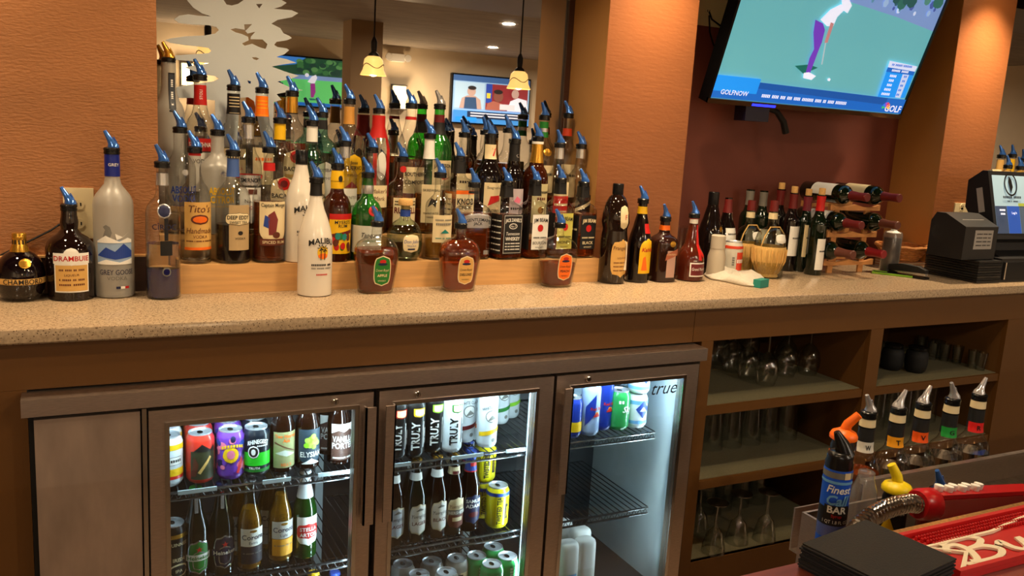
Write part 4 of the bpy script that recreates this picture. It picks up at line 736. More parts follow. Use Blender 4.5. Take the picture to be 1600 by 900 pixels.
RB('vodka_bottle', 'clear vodka bottle with red neck band and red name stripe', 313, 180, 46, 124, 3, style='std', liq=LQc, fill=0.45, neck=0.0155, decor=stoli)
def ketel(k, H, R, n):
    k.band(0.79*H, 0.965*H, INK)
    for i in range(6): k.patch((0.80+0.026*i)*H, (0.808+0.026*i)*H, 0.03, CRM, 'rect', 0.0, 0.001)
    k.patch(0.2*H, 0.5*H, 0.066, CRM, 'rect', 0); k.text('~5 3', 0.42*H, 0.014, INK, 0, 0.06); k.text('VODKA', 0.33*H, 0.012, RED, 0, 0.04)
RB('vodka_bottle', 'clear vodka bottle with black lettered neck band before the tree', 365, 190, 41, 140, 3, style='std', liq=LQc, fill=0.3, neck=0.0165, decor=ketel)
def orange(k, H, R, n):
    k.band(0.79*H, 0.965*H, M('bright_orange_foil', (250, 120, 14), 0.4))
    for i in range(5): k.patch((0.80+0.03*i)*H, (0.806+0.03*i)*H, 0.032, YEL, 'rect', 0.0, 0.001)
    k.patch(0.2*H, 0.52*H, 0.064, CRM, 'rect', 0); k.text('~6', 0.42*H, 0.014, ORG, 0, 0.05)
RB('vodka_bottle', 'clear vodka bottle with bright orange neck band before the tree', 409, 190, 41, 144, 3, style='std', liq=LQc, fill=0.3, neck=0.0165, decor=orange)
RB('rum_bottle', 'aged rum bottle with gold neck and red disc emblem', 456, 195, 46, 149, 3, style='tall', liq=LQd, fill=0.58, neck=0.0155, decor=bacardi(GLD, TAN))
def bombay(k, H, R, n):
    k.patch(0.12*H, 0.52*H, 0.066, INK, 'arch', 0.004); k.patch(0.13*H, 0.51*H, 0.061, WHT, 'arch', 0.004, 0.001); k.text('BOMBAY', 0.42*H, 0.013, NAV, 0.004, 0.05, bend=4); k.text('SAPPHIRE', 0.33*H, 0.012, NAV, 0.004, 0.05); k.band(0.86*H, 0.96*H, INK)
RB('gin_bottle', 'pale teal square gin bottle with arched white label', 502, 230, 44, 182, 3, style='square', sec='q', glass=GLt, liq=liquid('pale_teal_spirit', (190, 235, 228), 0.95), fill=0.5, decor=bombay)
def cuervo(k, H, R, n):
    k.band(0.80*H, 0.965*H, M('honey_foil', (206, 146, 66), 0.4)); k.patch(0.14*H, 0.52*H, 0.066, YEL, 'arch', 0.006); k.text('Jose', 0.44*H, 0.013, INK, 0.006, 0.03, 0.01); k.text('CUERVO', 0.39*H, 0.016, INK, 0.006, 0.056, 0.02); k.text('ESPECIAL', 0.32*H, 0.009, BRN, 0.006, 0.05); k.blob([(-0.02, 0.2*H), (0.0, 0.26*H), (0.02, 0.2*H)], RED, 0.0012)
RB('tequila_bottle', 'clear tequila bottle with honey neck and yellow arched label', 545, 205, 46, 161, 3, style='tall', liq=LQg, fill=0.5, decor=cuervo)
def redb(k, H, R, n):
    k.band(0.74*H, 0.97*H, RED, 0.001); k.patch(0.1*H, 0.74*H, 0.012, RED, 'rect', -0.02); k.patch(0.1*H, 0.74*H, 0.014, RED, 'rect', 0.022); k.patch(0.3*H, 0.6*H, 0.03, WHT, 'oval', 0)
RB('liqueur_bottle', 'clear liqueur bottle with wide red neck sleeve and red stripes', 591, 215, 42, 176, 3, style='tall', liq=LQc, fill=0.35, neck=0.0185, decor=redb)
def soco(k, H, R, n):
    k.band(0.88*H, 0.91*H, RED); k.patch(0.10*H, 0.42*H, 0.074, CRM, 'rect', 0.004); k.text('SOUTHERN', 0.35*H, 0.016, INK, 0.004, 0.066, 0.02); k.text('COMFORT', 0.27*H, 0.016, INK, 0.004, 0.066, 0.02); k.patch(0.10*H, 0.16*H, 0.074, MAR, 'rect', 0.004, 0.001)
RB('whiskey_bottle', 'sloping clear whiskey bottle with cream label and red neck ring', 641, 215, 50, 168, 3, style='slope', liq=LQd, fill=0.5, neck=0.0155, decor=soco)
def jam(k, H, R, n):
    k.band(0.86*H, 0.935*H, MAR); k.band(0.74*H, 0.86*H, INK, 0.001); k.patch(0.10*H, 0.49*H, 0.070, CRM, 'rect', 0.004); k.text('JAMESON', 0.44*H, 0.015, INK, 0.004, 0.062, 0.02, bend=4); k.patch(0.30*H, 0.38*H, 0.016, RED, 'oval', 0.004, 0.001); k.text('IRISH WHISKEY', 0.23*H, 0.009, GRN, 0.004, 0.056)
RB('whiskey_bottle', 'green whiskey bottle with maroon neck and pale pourer', 685, 220, 44, 169, 3, style='std', glass=GLg, liq=liquid('green_amber', (70, 110, 20), 0.8), fill=0.5, neck=0.0155, top='clear', decor=jam)
def plain(c1, tx):
    def f(k, H, R, n): k.patch(0.15*H, 0.5*H, 0.064, c1, 'rect', 0.0); k.text(tx, 0.38*H, 0.013, INK, 0, 0.052)
    return f
RB('brandy_bottle', 'short amber brandy bottle in the back row below the boxing broadcast', 724, 250, 33, 213, 3, style='std', liq=LQd, fill=0.5, decor=plain(CRM, '~6'))
RB('cognac_bottle', 'short cognac bottle in the back row left of the gold-necked whisky', 757, 250, 33, 209, 3, style='bulge', liq=LQd, fill=0.6, decor=plain(TAN, '~4'))
RB('cognac_bottle', 'dark-necked cognac bottle in the back row behind the lilac label', 792, 250, 36, 206, 3, style='std', liq=LQd, fill=0.6, decor=plain(GLD, '~2'))
def scotch(k, H, R, n):
    k.band(0.80*H, 0.97*H, GRN); k.band(0.86*H, 0.90*H, SIL, 0.001); k.patch(0.60*H, 0.68*H, 0.030, GLD, 'oval', 0.0, 0.001); k.patch(0.2*H, 0.5*H, 0.066, CRM, 'rect', 0); k.text('~6', 0.4*H, 0.014, INK, 0, 0.05)
RB('scotch_bottle', 'pale scotch bottle with green neck foil and gold medallion', 848, 225, 40, 186, 3, style='std', liq=LQg, fill=0.4, decor=scotch)
def redneck(k, H, R, n):
    k.band(0.80*H, 0.88*H, M('brick_red_foil', (190, 60, 30), 0.4)); k.patch(0.15*H, 0.5*H, 0.064, CRM, 'rect', 0); k.text('~5', 0.38*H, 0.014, INK, 0, 0.05)
RB('vodka_bottle', 'clear bottle with brick-red neck band nearest the right niche wall', 885, 225, 36, 183, 3, style='std', liq=LQc, fill=0.3, decor=redneck)
# ---- counter, right of the riser
def frang(k, H, R, n):
    k.patch(0.56*H, 0.80*H, 0.032, CRM, 'super', 0.006); k.text('F', 0.68*H, 0.022, RED, 0.012, 0.02); k.patch(0.07*H, 0.46*H, 0.074, TAN, 'super', 0.006); k.text('Frangelico', 0.37*H, 0.017, BRN, 0.006, 0.062, shear=0.1); k.text('LIQUEUR', 0.27*H, 0.008, BRN, 0.006, 0.04)
    for i in range(3): k.text('~8 6 9', (0.22-0.04*i)*H, 0.006, BRN, 0.006, 0.054)
t = CB('liqueur_bottle', 'dark robe-shaped liqueur bottle with a white cord at its waist', 954, 442, 45, 288, dy=-0.02, style='monk', neck=0.0155, glass=M('brown_black_glass', (26, 14, 9), 0.05, coat=0.5), top='cap', caph=0.036, decor=frang)
ROPE = M('white_cord', (220, 205, 180), 0.8)
MB().tube([(0.0385*math.cos(a), 0.0385*math.sin(a), 0.143) for a in [2*PI*i/24 for i in range(25)]], 0.0022, ROPE, 6).tube([(0.014, -0.037, 0.143), (0.022, -0.040, 0.125), (0.024, -0.040, 0.08), (0.021, -0.041, 0.045)], [0.002, 0.0024, 0.0024, 0.005], ROPE, 6).build('cord', t)
def kahl(k, H, R, n):
    k.band(0.86*H, 0.95*H, YEL); k.patch(0.62*H, 0.74*H, 0.034, RED, 'rect', 0.014); k.patch(0.12*H, 0.56*H, 0.062, YEL, 'arch', 0.010); k.text('Kahlúa', 0.42*H, 0.018, RED, 0.010, 0.054, 0.02, shear=0.2); k.blob([(-0.012, 0.16*H), (-0.008, 0.32*H), (0.0, 0.34*H), (0.01, 0.16*H)], ORG, 0.0012)
CB('liqueur_bottle', 'dark coffee liqueur bottle with yellow arched label and yellow neck band', 994, 442, 37, 316, style='slope', neck=0.0145, glass=GLd, decor=kahl)
def coin(k, H, R, n):
    k.band(0.84*H, 0.92*H, ORG); k.patch(0.08*H, 0.52*H, 0.034, M('rose_paper', (186, 150, 136), 0.6), 'rect', 0.006); k.blob([(-0.018, 0.36*H), (-0.014, 0.47*H), (0.032, 0.56*H), (0.03, 0.45*H)], M('copper_ribbon', (170, 96, 66), 0.4), 0.0012); k.patch(0.58*H, 0.68*H, 0.022, GLD, 'oval', 0.008); k.text('COINTREAU', 0.46*H, 0.008, CRM, 0.006, 0.034)
CB('liqueur_bottle', 'square brown liqueur bottle with slanted copper ribbon label', 1031, 441, 40, 344, style='square', sec='q', neck=0.0135, glass=M('dark_umber_glass', (40, 20, 14), 0.06, coat=0.4), decor=coin)
def gm(k, H, R, n):
    k.band(0.90*H, 0.985*H, WHT); k.band(0.97*H, 0.995*H, RED, 0.001); k.patch(0.08*H, 0.30*H, 0.072, WHT, 'rect', 0.006); k.patch(0.10*H, 0.28*H, 0.064, MAR, 'rect', 0.006, 0.001); k.text('Grand Marnier', 0.20*H, 0.014, WHT, 0.006, 0.058, shear=0.2)
    k.blob([(0.0, 0.34*H), (0.014, 0.33*H), (0.012, 0.55*H), (0.010, 0.88*H), (0.002, 0.88*H), (0.0, 0.6*H)], RED); k.blob([(0.006, 0.55*H), (0.03, 0.40*H), (0.022, 0.36*H), (0.004, 0.48*H)], RED, 0.0015)
CB('liqueur_bottle', 'bell-shaped amber liqueur bottle with red ribbon and maroon label', 1075, 440, 44, 339, style='bell', neck=0.0135, glass=M('cognac_brown_glass', (74, 26, 12), 0.05, coat=0.4), decor=gm)
def bail(k, H, R, n):
    k.patch(0.36*H, 0.47*H, 0.066, M('copper_print', (150, 70, 44), 0.5), 'rect', 0.008); k.text('BAILEYS', 0.42*H, 0.015, CRM, 0.008, 0.056, 0.01, bend=3); k.patch(0.22*H, 0.35*H, 0.050, CRM, 'shield', 0.008); k.patch(0.53*H, 0.60*H, 0.02, GLD, 'oval', 0.016); k.text('THE ORIGINAL IRISH CREAM', 0.17*H, 0.007, CRM, 0.008, 0.056); k.band(0.97*H, 1.0*H, GLD, 0.001)
CB('liqueur_bottle', 'black cream liqueur bottle with copper name ribbon and gold cap rim', 1103, 432, 40, 301, dy=0.03, style='slope', neck=0.0165, glass=GLd, top='cap', capmat=BLK, caph=0.05, decor=bail)
# ---- wine bottles
def wine(cap, lab=WHT, z0=0.18, z1=0.55, wd=0.06, tx='', s0=0.004):
    def f(k, H, R, n):
        k.band(0.80*H, 0.985*H, cap, 0.0006)
        if lab: k.patch(z0*H, z1*H, wd, lab, 'rect', s0)
        if tx: k.text(tx, (z0+0.6*(z1-z0))*H, 0.010, INK, s0, wd*0.8)
    return f
GW = 'wine bottles by the rack'
CW = M('wine_red_foil', (104, 26, 24), 0.45); GC = M('grey_foil', (120, 116, 108), 0.4)
CB('wine_bottle', 'red-capsuled wine bottle with notched white label beside the cream liqueur', 1127, 425, 33, 309, GW, style='burg', glass=GLd, neck=0.0140, top=None, decor=wine(CW, WHT, 0.40, 0.60, 0.055, '~7'))
CB('wine_bottle', 'dark wine bottle with grey capsule behind the white can', 1160, 418, 27, 296, GW, dy=0.03, style='bord', glass=GLdg, top=None, decor=wine(GC, GRY, 0.15, 0.5))
CB('wine_bottle', 'dark wine bottle with grey capsule behind the straw flask', 1181, 418, 27, 298, GW, dy=0.03, style='bord', glass=GLdg, top=None, decor=wine(GC, WHT, 0.15, 0.5))
CB('wine_bottle', 'opened wine bottle with a cork standing behind the straw flask', 1207, 420, 27, 295, GW, dy=0.02, style='bord', glass=GLd, top='cork', decor=wine(CW, WHT, 0.15, 0.5))
CB('wine_bottle', 'corked wine bottle with white crest label next to the straw flask', 1227, 424, 27, 301, GW, style='bord', glass=GLd, top='cork', decor=wine(CW, WHT, 0.20, 0.58, 0.06, '~6'))
CB('wine_bottle', 'corked dark green wine bottle with tall cream label', 1249, 425, 27, 305, GW, style='bord', glass=GLdg, top='cork', decor=wine(M('plum_foil', (120, 40, 52), 0.4), CRM, 0.20, 0.62, 0.06, '~7'))
CB('wine_bottle', 'corked wine bottle with low white label nearest the wine rack', 1269, 428, 27, 304, GW, dy=-0.03, style='bord', glass=GLdg, top='cork', decor=wine(RED, WHT, 0.07, 0.46, 0.05, '~5'))
STRAW = M('pale_straw', (214, 172, 100), 0.8, noise=0.2, nscale=60, stretch=(6, 6, 0.6))
def fiasco(label, u, vb, wpx, vtop, **k):
    t = CB('straw_flask', label, u, vb, wpx, vtop, GW, style='jug', neck=0.0135, glass=thin('flask_glass', (236, 238, 226), 0.4), liq=None, top=None, decor=lambda s, H, R, n: (s.band(0.86*H, 1.0*H, CW, 0.001), s.band(0.76*H, 0.84*H, CRM, 0.001), s.patch(0.46*H, 0.58*H, 0.05, WHT, 'super', 0.006)), **k)
    q = pz(u, vb, 1.07); R = wpx/2*zd(q)/FPX; H = py(u, vtop, t.location.y).z-1.07
    MB().lathe([(R*0.62, 0), (R*0.72, 0.004), (R*0.66, 0.014), (R*0.80, 0.03), (R*1.03, 0.06), (R*1.08, 0.5*H*0.75), (R*1.04, 0.5*H*0.82)], STRAW, 26, cap1=False).build('straw_basket', t)
    for i in range(18):
        a = 2*PI*i/18; MB().tube([(R*c*math.cos(a), R*c*math.sin(a), z) for c, z in ((0.70, 0.016), (0.85, 0.03), (1.07, 0.06), (1.12, 0.5*H*0.75))], 0.0022, STRAW, 5).build('straw_rib', t)
    MB().tube([(R*0.95, -0.012, 0.5*H*0.8), (R*0.85, -0.02, H*0.55), (R*0.4, -0.016, H*0.66), (-R*0.4, -0.016, H*0.66), (-R*0.85, -0.02, H*0.55), (-R*0.95, -0.012, 0.5*H*0.8)], 0.0022, STRAW, 6).build('straw_handle', t)
    return t
fiasco('straw-covered flask half hidden behind the white and red can', 1163, 428, 42, 313, dy=0.02)
fiasco('straw-covered wine flask in front of the wine bottles', 1197, 436, 48, 313)
# ================================================================== back bar cooler
FR = thing('back_bar_cooler', 'stainless three-door glass-front bottle cooler under the counter', 'refrigerator', (0.79, -0.03, 0.0))
XF = Matrix.Translation(Vector((-0.79, 0.03, 0)))
def fb(n, m, *bs, parent=None):
    mb = MB()
    for a, b in bs: mb.box(a, b, m)
    return mb.build(n, parent or FR, smooth=0, X=XF if parent is None else None)
INW = M('cooler_side_wall', (196, 206, 208), 0.35, noise=0.08, nscale=8); INB = M('cooler_back_wall', (26, 28, 30), 0.4); VIN = M('black_vinyl', (10, 10, 10), 0.5)
fb('top_cover', STEEL, ((-0.10, -0.03, 0.8895), (1.685, 0.030, 0.9265)), ((-0.088, 0.0302, 0.9), (1.685, 0.5, 0.9265)))
fb('outer_side', VIN, ((-0.088, 0.0, 0.10), (-0.075, 0.5, 0.889))); fb('outer_side', VIN, ((1.66, 0.0, 0.10), (1.685, 0.5, 0.889)))
fb('front_frame', VIN, ((-0.0745, 0.0, 0.862), (1.6595, 0.012, 0.889)), ((0.128, 0.0, 0.1), (0.165, 0.012, 0.8615)), ((0.632, 0.0, 0.1), (0.695, 0.012, 0.8615)), ((1.125, 0.0, 0.1), (1.21, 0.012, 0.8615)), ((1.632, 0.0, 0.1), (1.6595, 0.012, 0.8615)))
fb('compressor_panel', M('compressor_panel_steel', (178, 158, 142), 0.5, metal=0.8, noise=0.2, nscale=14, stretch=(1, 1, 0.3)), ((-0.078, -0.016, 0.12), (0.1265, -0.0005, 0.878)))
fb('hinge_post', STEEL2, ((0.130, -0.020, 0.12), (0.1395, -0.0005, 0.884)))
fb('back_wall', INB, ((0.1285, 0.478, 0.10), (1.6595, 0.498, 0.8885)))
fb('side_wall', INW, ((1.645, 0.0125, 0.12), (1.6595, 0.4775, 0.885))); fb('side_wall', INW, ((0.1285, 0.0125, 0.12), (0.143, 0.4775, 0.885)))
fb('cooler_ceiling', INW, ((0.1435, 0.0125, 0.873), (1.6445, 0.4775, 0.8885))); fb('cooler_floor', INB, ((0.1435, 0.0125, 0.10), (1.6445, 0.4775, 0.12)))
fb('base_plate', VIN, ((-0.088, 0.03, 0.0), (1.685, 0.5, 0.0995)))
for x in (0.652, 1.152): fb('shelf_standard', INW, ((x-0.012, 0.044, 0.121), (x+0.012, 0.064, 0.872)))
for x in (0.652, 1.152): fb('shelf_standard', INW, ((x-0.012, 0.455, 0.121), (x+0.012, 0.475, 0.872)))
PANE = thin('cooler_door_glass', (236, 242, 242), 0.06, 0.01)
LED = M('cool_led', (205, 232, 255), 0.4, emit=4); COLD = (0.72, 0.9, 1.0)
for n, (x0, x1, gx0, gx1, hx, side) in enumerate(((0.143, 0.654, 0.185, 0.608, 0.639, 1), (0.669, 1.163, 0.712, 1.109, 0.690, -1), (1.172, 1.658, 1.222, 1.603, 1.196, -1))):
    Y = -0.030; z0, z1, g0, g1 = 0.12, 0.881, 0.165, 0.842
    P_ = lambda x, z: Vector((x, Y, z))
    fr = MB().ring([P_(x0, z0), P_(x1, z0), P_(x1, z1), P_(x0, z1)], [P_(gx0, g0), P_(gx1, g0), P_(gx1, g1), P_(gx0, g1)], (0, 0.0285, 0), STEEL).build('door', FR, smooth=35, X=XF)
    B_ = lambda x, z: Vector((x, Y-0.003, z))
    MB().ring([B_(gx0-0.010, g0-0.01), B_(gx1+0.010, g0-0.01), B_(gx1+0.010, g1+0.01), B_(gx0-0.010, g1+0.01)], [B_(gx0, g0), B_(gx1, g0), B_(gx1, g1), B_(gx0, g1)], (0, 0.0028, 0), STEEL2).build('glazing_bead', fr, smooth=0)
    MB().box((gx0+0.0005, Y+0.010, g0+0.0005), (gx1-0.0005, Y+0.014, g1-0.0005), PANE).build('pane', fr)
    MB().box((hx-0.013, Y-0.032, 0.548), (hx+0.013, Y-0.026, 0.852), STEEL).box((hx-side*0.013, Y-0.032, 0.548), (hx-side*0.009, Y-0.012, 0.852), STEEL2).box((hx-0.006, Y-0.026, 0.57), (hx+0.006, Y-0.0005, 0.60), STEEL2).box((hx-0.006, Y-0.026, 0.80), (hx+0.006, Y-0.0005, 0.83), STEEL2).build('handle', fr)
    lx = (0.558, 0.768, 1.271)[n]
    MB().lathe([(0.0085, 0), (0.0085, 0.004), (0.0065, 0.006), (0.004, 0.006)], STEEL2, 16, X=Matrix.Translation((lx, Y-0.0005, 0.866)) @ Matrix.Rotation(PI/2, 4, 'X')).box((lx-0.001, Y-0.0072, 0.862), (lx+0.001, Y-0.0066, 0.870), BLK).build('lock', fr)
    if n == 2: MB().text('true', (1.545, Y+0.0085, 0.815), (1, 0, 0), (0, 0, 1), 0.055, INK, 0.12, 0.0, 0.35).build('logo_lettering', fr, smooth=0)
    MB().box((gx0, 0.018, 0.853), (gx1, 0.030, 0.872), LED).build('led_strip', FR, X=XF)
    area('cooler_led', ((gx0+gx1)/2, 0.026, 0.848), 2.0, gx1-gx0, 0.012, COLD, ((gx0+gx1)/2, 0.12, 0.2))
for x in (0.628, 1.128, 1.634):  # upright strips added to spread the cooler's light down the shelves
    MB().box((x-0.006, 0.016, 0.20), (x+0.006, 0.026, 0.84), LED).build('led_strip', FR, X=XF)
    area('cooler_led', (x-0.008, 0.024, 0.52), 2.6, 0.64, 0.010, COLD, (x-0.25, 0.16, 0.52)).rotation_euler.rotate_axis('Z', PI/2)
WIRE = M('black_coated_wire', (22, 24, 26), 0.25, coat=0.4); EDGEM = M('pale_strip', (190, 205, 210), 0.3)
SHZ = [0.655, 0.410, 0.205]
for n, (xa, xb) in enumerate(((0.150, 0.636), (0.668, 1.136), (1.168, 1.575))):
    for k, z in enumerate(SHZ):
        if n == 2 and k == 2: continue
        mb = MB()
        mb.tube([(xa, 0.045, z-0.004), (xb, 0.045, z-0.004)], 0.0032, WIRE, 6).tube([(xa, 0.045, z-0.022), (xb, 0.045, z-0.022)], 0.0032, WIRE, 6).tube([(xa, 0.44, z-0.004), (xb, 0.44, z-0.004)], 0.003, WIRE, 6)
        m = int((xb-xa)/0.02)
        for i in range(m+1):
            x = xa+(xb-xa)*i/m; mb.tube([(x, 0.045, z-0.0022), (x, 0.44, z-0.0022)], 0.0018, WIRE, 5)
            if i < m: mb.tube([(x, 0.0445, z-0.022), (x+0.01, 0.0445, z-0.005), (x+0.02*(xb-xa)/m/0.02, 0.0445, z-0.022)], 0.0014, WIRE, 4)
        sh = mb.build('wire_shelf', FR, X=XF)
        if k == 0 and n < 2:
            for (t0, t1) in (((0.12, 0.30), (0.52, 0.66), (0.80, 0.97)) if n == 0 else ((0.05, 0.25), (0.5, 0.7), (0.85, 0.98))):
                MB().box((xa+(xb-xa)*t0, 0.0385, z-0.008), (xa+(xb-xa)*t1, 0.0415, z+0.002), EDGEM).build('front_edge_strip', sh)  # short pale strips along the shelf's front edge
# ------------------------------------------------------------------ cans
CANR, CANH = 0.033, 0.122
def can_prof(R, H): return [(R*0.76, 0), (R*0.84, 0.002), (R*0.985, 0.010), (R, 0.014), (R, H-0.018), (R*0.97, H-0.013), (R*0.84, H-0.004), (R*0.82, H-0.0022)]
LIDS = {}
def lid_me(R, H):
    if (R, H) not in LIDS:
        mb = MB().lathe([(R*0.82, H-0.0035), (R*0.845, H-0.0015), (R*0.83, H+0.0005), (R*0.80, H-0.0005), (R*0.77, H-0.005), (R*0.5, H-0.0045), (0.0006, H-0.0045)], ALU, 24, cap0=False)
        mb.lathe([(0.0085, H-0.0043), (0.0085, H-0.0028), (0.005, H-0.0025)], STEEL2, 12, X=Matrix.Translation((0, 0.004, 0)) @ Matrix.Diagonal((0.8, 1.3, 1, 1)))
        o = mb.build('lid'); LIDS[(R, H)] = o.data; bpy.data.objects.remove(o)
    return LIDS[(R, H)]
def can(label, loc, col, decor=None, slim=False, rz=0.0, group='cans in the cooler', R=None, H=None):
    R = R or (0.029 if slim else CANR); H = H or (0.156 if slim else CANH); t = thing('drink_can', label, 'can', loc, rz, group); pr = can_prof(R, H)
    MB().lathe(pr, col, 28, cap1=False).build('can_body', t)
    share('lid', lid_me(R, H), t)
    if decor:
        k = Skin(pr); decor(k, H, R)
        if k.it: k.build(t, H*2)
    return t
def cm(name, c, r=0.28): return M('can_'+name, c, r, coat=0.3)
FY = 0.098
def at(u, v, y=FY, shelf=0):
    q = py(u, v, y); return Vector((q.x, y, SHZ[shelf]+0.0006))
def c_white(k, H, R): k.band(0.02, 0.028, cm('red', (200, 40, 30))); k.band(0.028, 0.046, YEL); k.band(H-0.03, H-0.017, YEL); k.patch(0.055, 0.075, 0.036, INK, 'rect', 0.012); k.patch(0.056, 0.074, 0.034, WHT, 'rect', 0.012, 0.0009); k.text('~6', 0.065, 0.011, INK, 0.012, 0.03, 0.02)
def c_red(k, H, R): k.patch(0.012, 0.082, 0.062, M('murky_green', (52, 54, 30), 0.5), 'rect', 0.004); k.blob([(-0.02, 0.082), (0.0, 0.10), (0.02, 0.085), (0.03, 0.095), (0.034, 0.08)], INK); k.blob([(-0.01, 0.03), (0.018, 0.07), (0.022, 0.066), (-0.004, 0.026)], TAN, 0.0013); k.blob([(-0.026, 0.02), (-0.018, 0.07), (-0.008, 0.05), (-0.014, 0.02)], BRN, 0.0013)
def c_purple(k, H, R):
    random.seed(9)
    for i in range(26): s, z = random.uniform(-0.05, 0.05), random.uniform(0.014, 0.10); k.patch(z, z+random.uniform(0.01, 0.022), random.uniform(0.01, 0.026), random.choice([PNK, BLU, NAV, cm('violet', (110, 60, 170)), ORG]), 'oval', s, 0.0007+0.00003*i)
    k.patch(0.045, 0.085, 0.036, YEL, 'oval', -0.004, 0.0018); k.patch(0.055, 0.078, 0.018, PNK, 'oval', -0.004, 0.0022); k.text('~8', 0.088, 0.013, YEL, 0.0, 0.05, 0.03, bend=8, off=0.0026); k.blob([(0.008, 0.02), (0.02, 0.06), (0.026, 0.05), (0.014, 0.016)], RED, 0.0022)
def c_geist(k, H, R): k.band(0.030, 0.064, M('neon_green_print', (40, 200, 40), 0.4)); k.band(0.014, 0.022, GRN); k.text('RHINEGEIST', 0.093, 0.015, WHT, 0.0, 0.052, 0.03, bend=9); k.patch(0.05, 0.082, 0.026, WHT, 'oval', -0.012, 0.0014); k.patch(0.053, 0.079, 0.021, INK, 'oval', -0.012, 0.0018); k.patch(0.058, 0.074, 0.010, WHT, 'oval', -0.012, 0.0022); k.text('~7', 0.081, 0.007, WHT, 0.01, 0.03); k.text('TRUTH', 0.024, 0.008, WHT, -0.01, 0.03, 0.02)
UPX = 0
kinds = [('white', cm('white', (214, 220, 222)), c_white, 'white can with yellow and red bands', 263, 730), ('red', cm('scarlet', (206, 50, 34)), c_red, 'scarlet can with murky green scene', 313, 720), ('purple', cm('violet', (110, 60, 170)), c_purple, 'purple and pink doodle can', 360, 712), ('geist', cm('ink_blue', (14, 24, 34)), c_geist, 'navy can with neon green band', 400, 704)]
for nm, colr, dec, lb, u, v in kinds:
    p = at(u, v)
    for r, w in enumerate(('in the front row of the cooler', 'in the second row of the cooler', 'in the third row of the cooler')):
        can(lb+' '+w, (p.x+(0.009 if nm == 'geist' else 0.005)*r, p.y+0.071*r, p.z), colr, dec, rz=0.15*r)
# beer bottles
def beer(label, p, glass=None, decor=None, liq=None, fill=0.75, capm=None, H=0.232, R=0.0305, rz=0.0, top='crown'):
    return bottle('beer_bottle', label, 'bottle', p, R, H, 'beer', 'r', 0.0125, glass or GLbb, liq, fill, top, decor, rz, 'beer bottles in the cooler', capmat=capm)
def b_two(k, H, R, n): k.patch(0.06*H, 0.50*H, 0.066, OLV, 'rect', 0.004); k.text('Two Hearted', 0.45*H, 0.013, ORG, 0.004, 0.056, 0.02); k.text('Ale', 0.395*H, 0.013, ORG, 0.004, 0.02, 0.02); k.blob([(-0.024, 0.24*H), (0.0, 0.28*H), (0.03, 0.22*H), (0.004, 0.20*H)], M('pale_fish', (200, 205, 190), 0.5)); k.blob([(-0.026, 0.37*H), (-0.024, 0.38*H), (0.03, 0.25*H), (0.028, 0.245*H)], BRN, 0.0013); k.text("BELL'S", 0.10*H, 0.010, ORG, 0.004, 0.04, 0.01)
def b_ely(k, H, R, n):
    k.patch(0.06*H, 0.50*H, 0.068, M('slate_print', (44, 62, 74), 0.5), 'shield', 0.004); k.text('ELYSIAN', 0.19*H, 0.019, WHT, 0.004, 0.056, 0.02); k.patch(0.07*H, 0.14*H, 0.05, WHT, 'tri', 0.004, 0.001)
    for i in range(14): a = i*2.4; r = 0.0016*i**0.9; k.patch(0.34*H+r*math.sin(a)*1.1-0.006, 0.34*H+r*math.sin(a)*1.1+0.008, 0.013, [LIM, M('hop_green', (170, 220, 80), 0.5)][i % 2], 'oval', 0.004+r*math.cos(a), 0.0012+0.00005*i)
def b_van(k, H, R, n): k.patch(0.06*H, 0.50*H, 0.066, M('chocolate_print', (82, 54, 44), 0.5), 'rect', 0.004); k.patch(0.40*H, 0.52*H, 0.066, WHT, 'rect', 0.004, 0.0009); k.blob([(-0.028, 0.40*H), (-0.01, 0.44*H), (0.004, 0.415*H), (0.02, 0.45*H), (0.036, 0.40*H)], M('chocolate_print', (82, 54, 44), 0.5), 0.0013); k.text('VANILLA', 0.33*H, 0.022, WHT, 0.004, 0.058, 0.02, off=0.0016); k.text('PORTER', 0.245*H, 0.022, WHT, 0.004, 0.060, 0.02, off=0.0016); k.text('~12 7', 0.09*H, 0.007, WHT, 0.004, 0.056)
beer('brown beer bottle with olive fish label on the upper cooler shelf', at(441, 690, 0.105), decor=b_two, H=0.212); beer('brown beer bottle with a green hop on its slate label', at(480, 688, 0.105), decor=b_ely, H=0.212)
beer('brown beer bottle with chocolate and white mountain label in front', at(530, 680, 0.110), decor=b_van, H=0.212); beer('brown beer bottle with chocolate and white label standing behind its twin', at(512, 670, 0.185), decor=b_van, H=0.212)
def b_hein(lab):
    def f(k, H, R, n): k.patch(0.08*H, 0.46*H, 0.054, SIL, 'super', 0.004); k.patch(0.095*H, 0.445*H, 0.049, lab, 'super', 0.004, 0.001); k.patch(0.13*H, 0.34*H, 0.030, SIL, 'super', 0.004, 0.0014); k.patch(0.14*H, 0.33*H, 0.026, lab, 'super', 0.004, 0.0018); k.patch(0.235*H, 0.305*H, 0.062, WHT if lab is GRN else NAV, 'rect', 0.004, 0.0022); k.text('Heineken', 0.27*H, 0.014, GRN if lab is GRN else WHT, 0.004, 0.056, 0.02, off=0.0028); k.text('★', 0.36*H, 0.016, RED, 0.004, 0.016, 0.02, off=0.0024); k.patch(0.74*H, 0.90*H, 0.008, SIL, 'rect', 0.0); k.patch(0.90*H, 0.925*H, 0.008, RED, 'oval', 0.0)
    return f
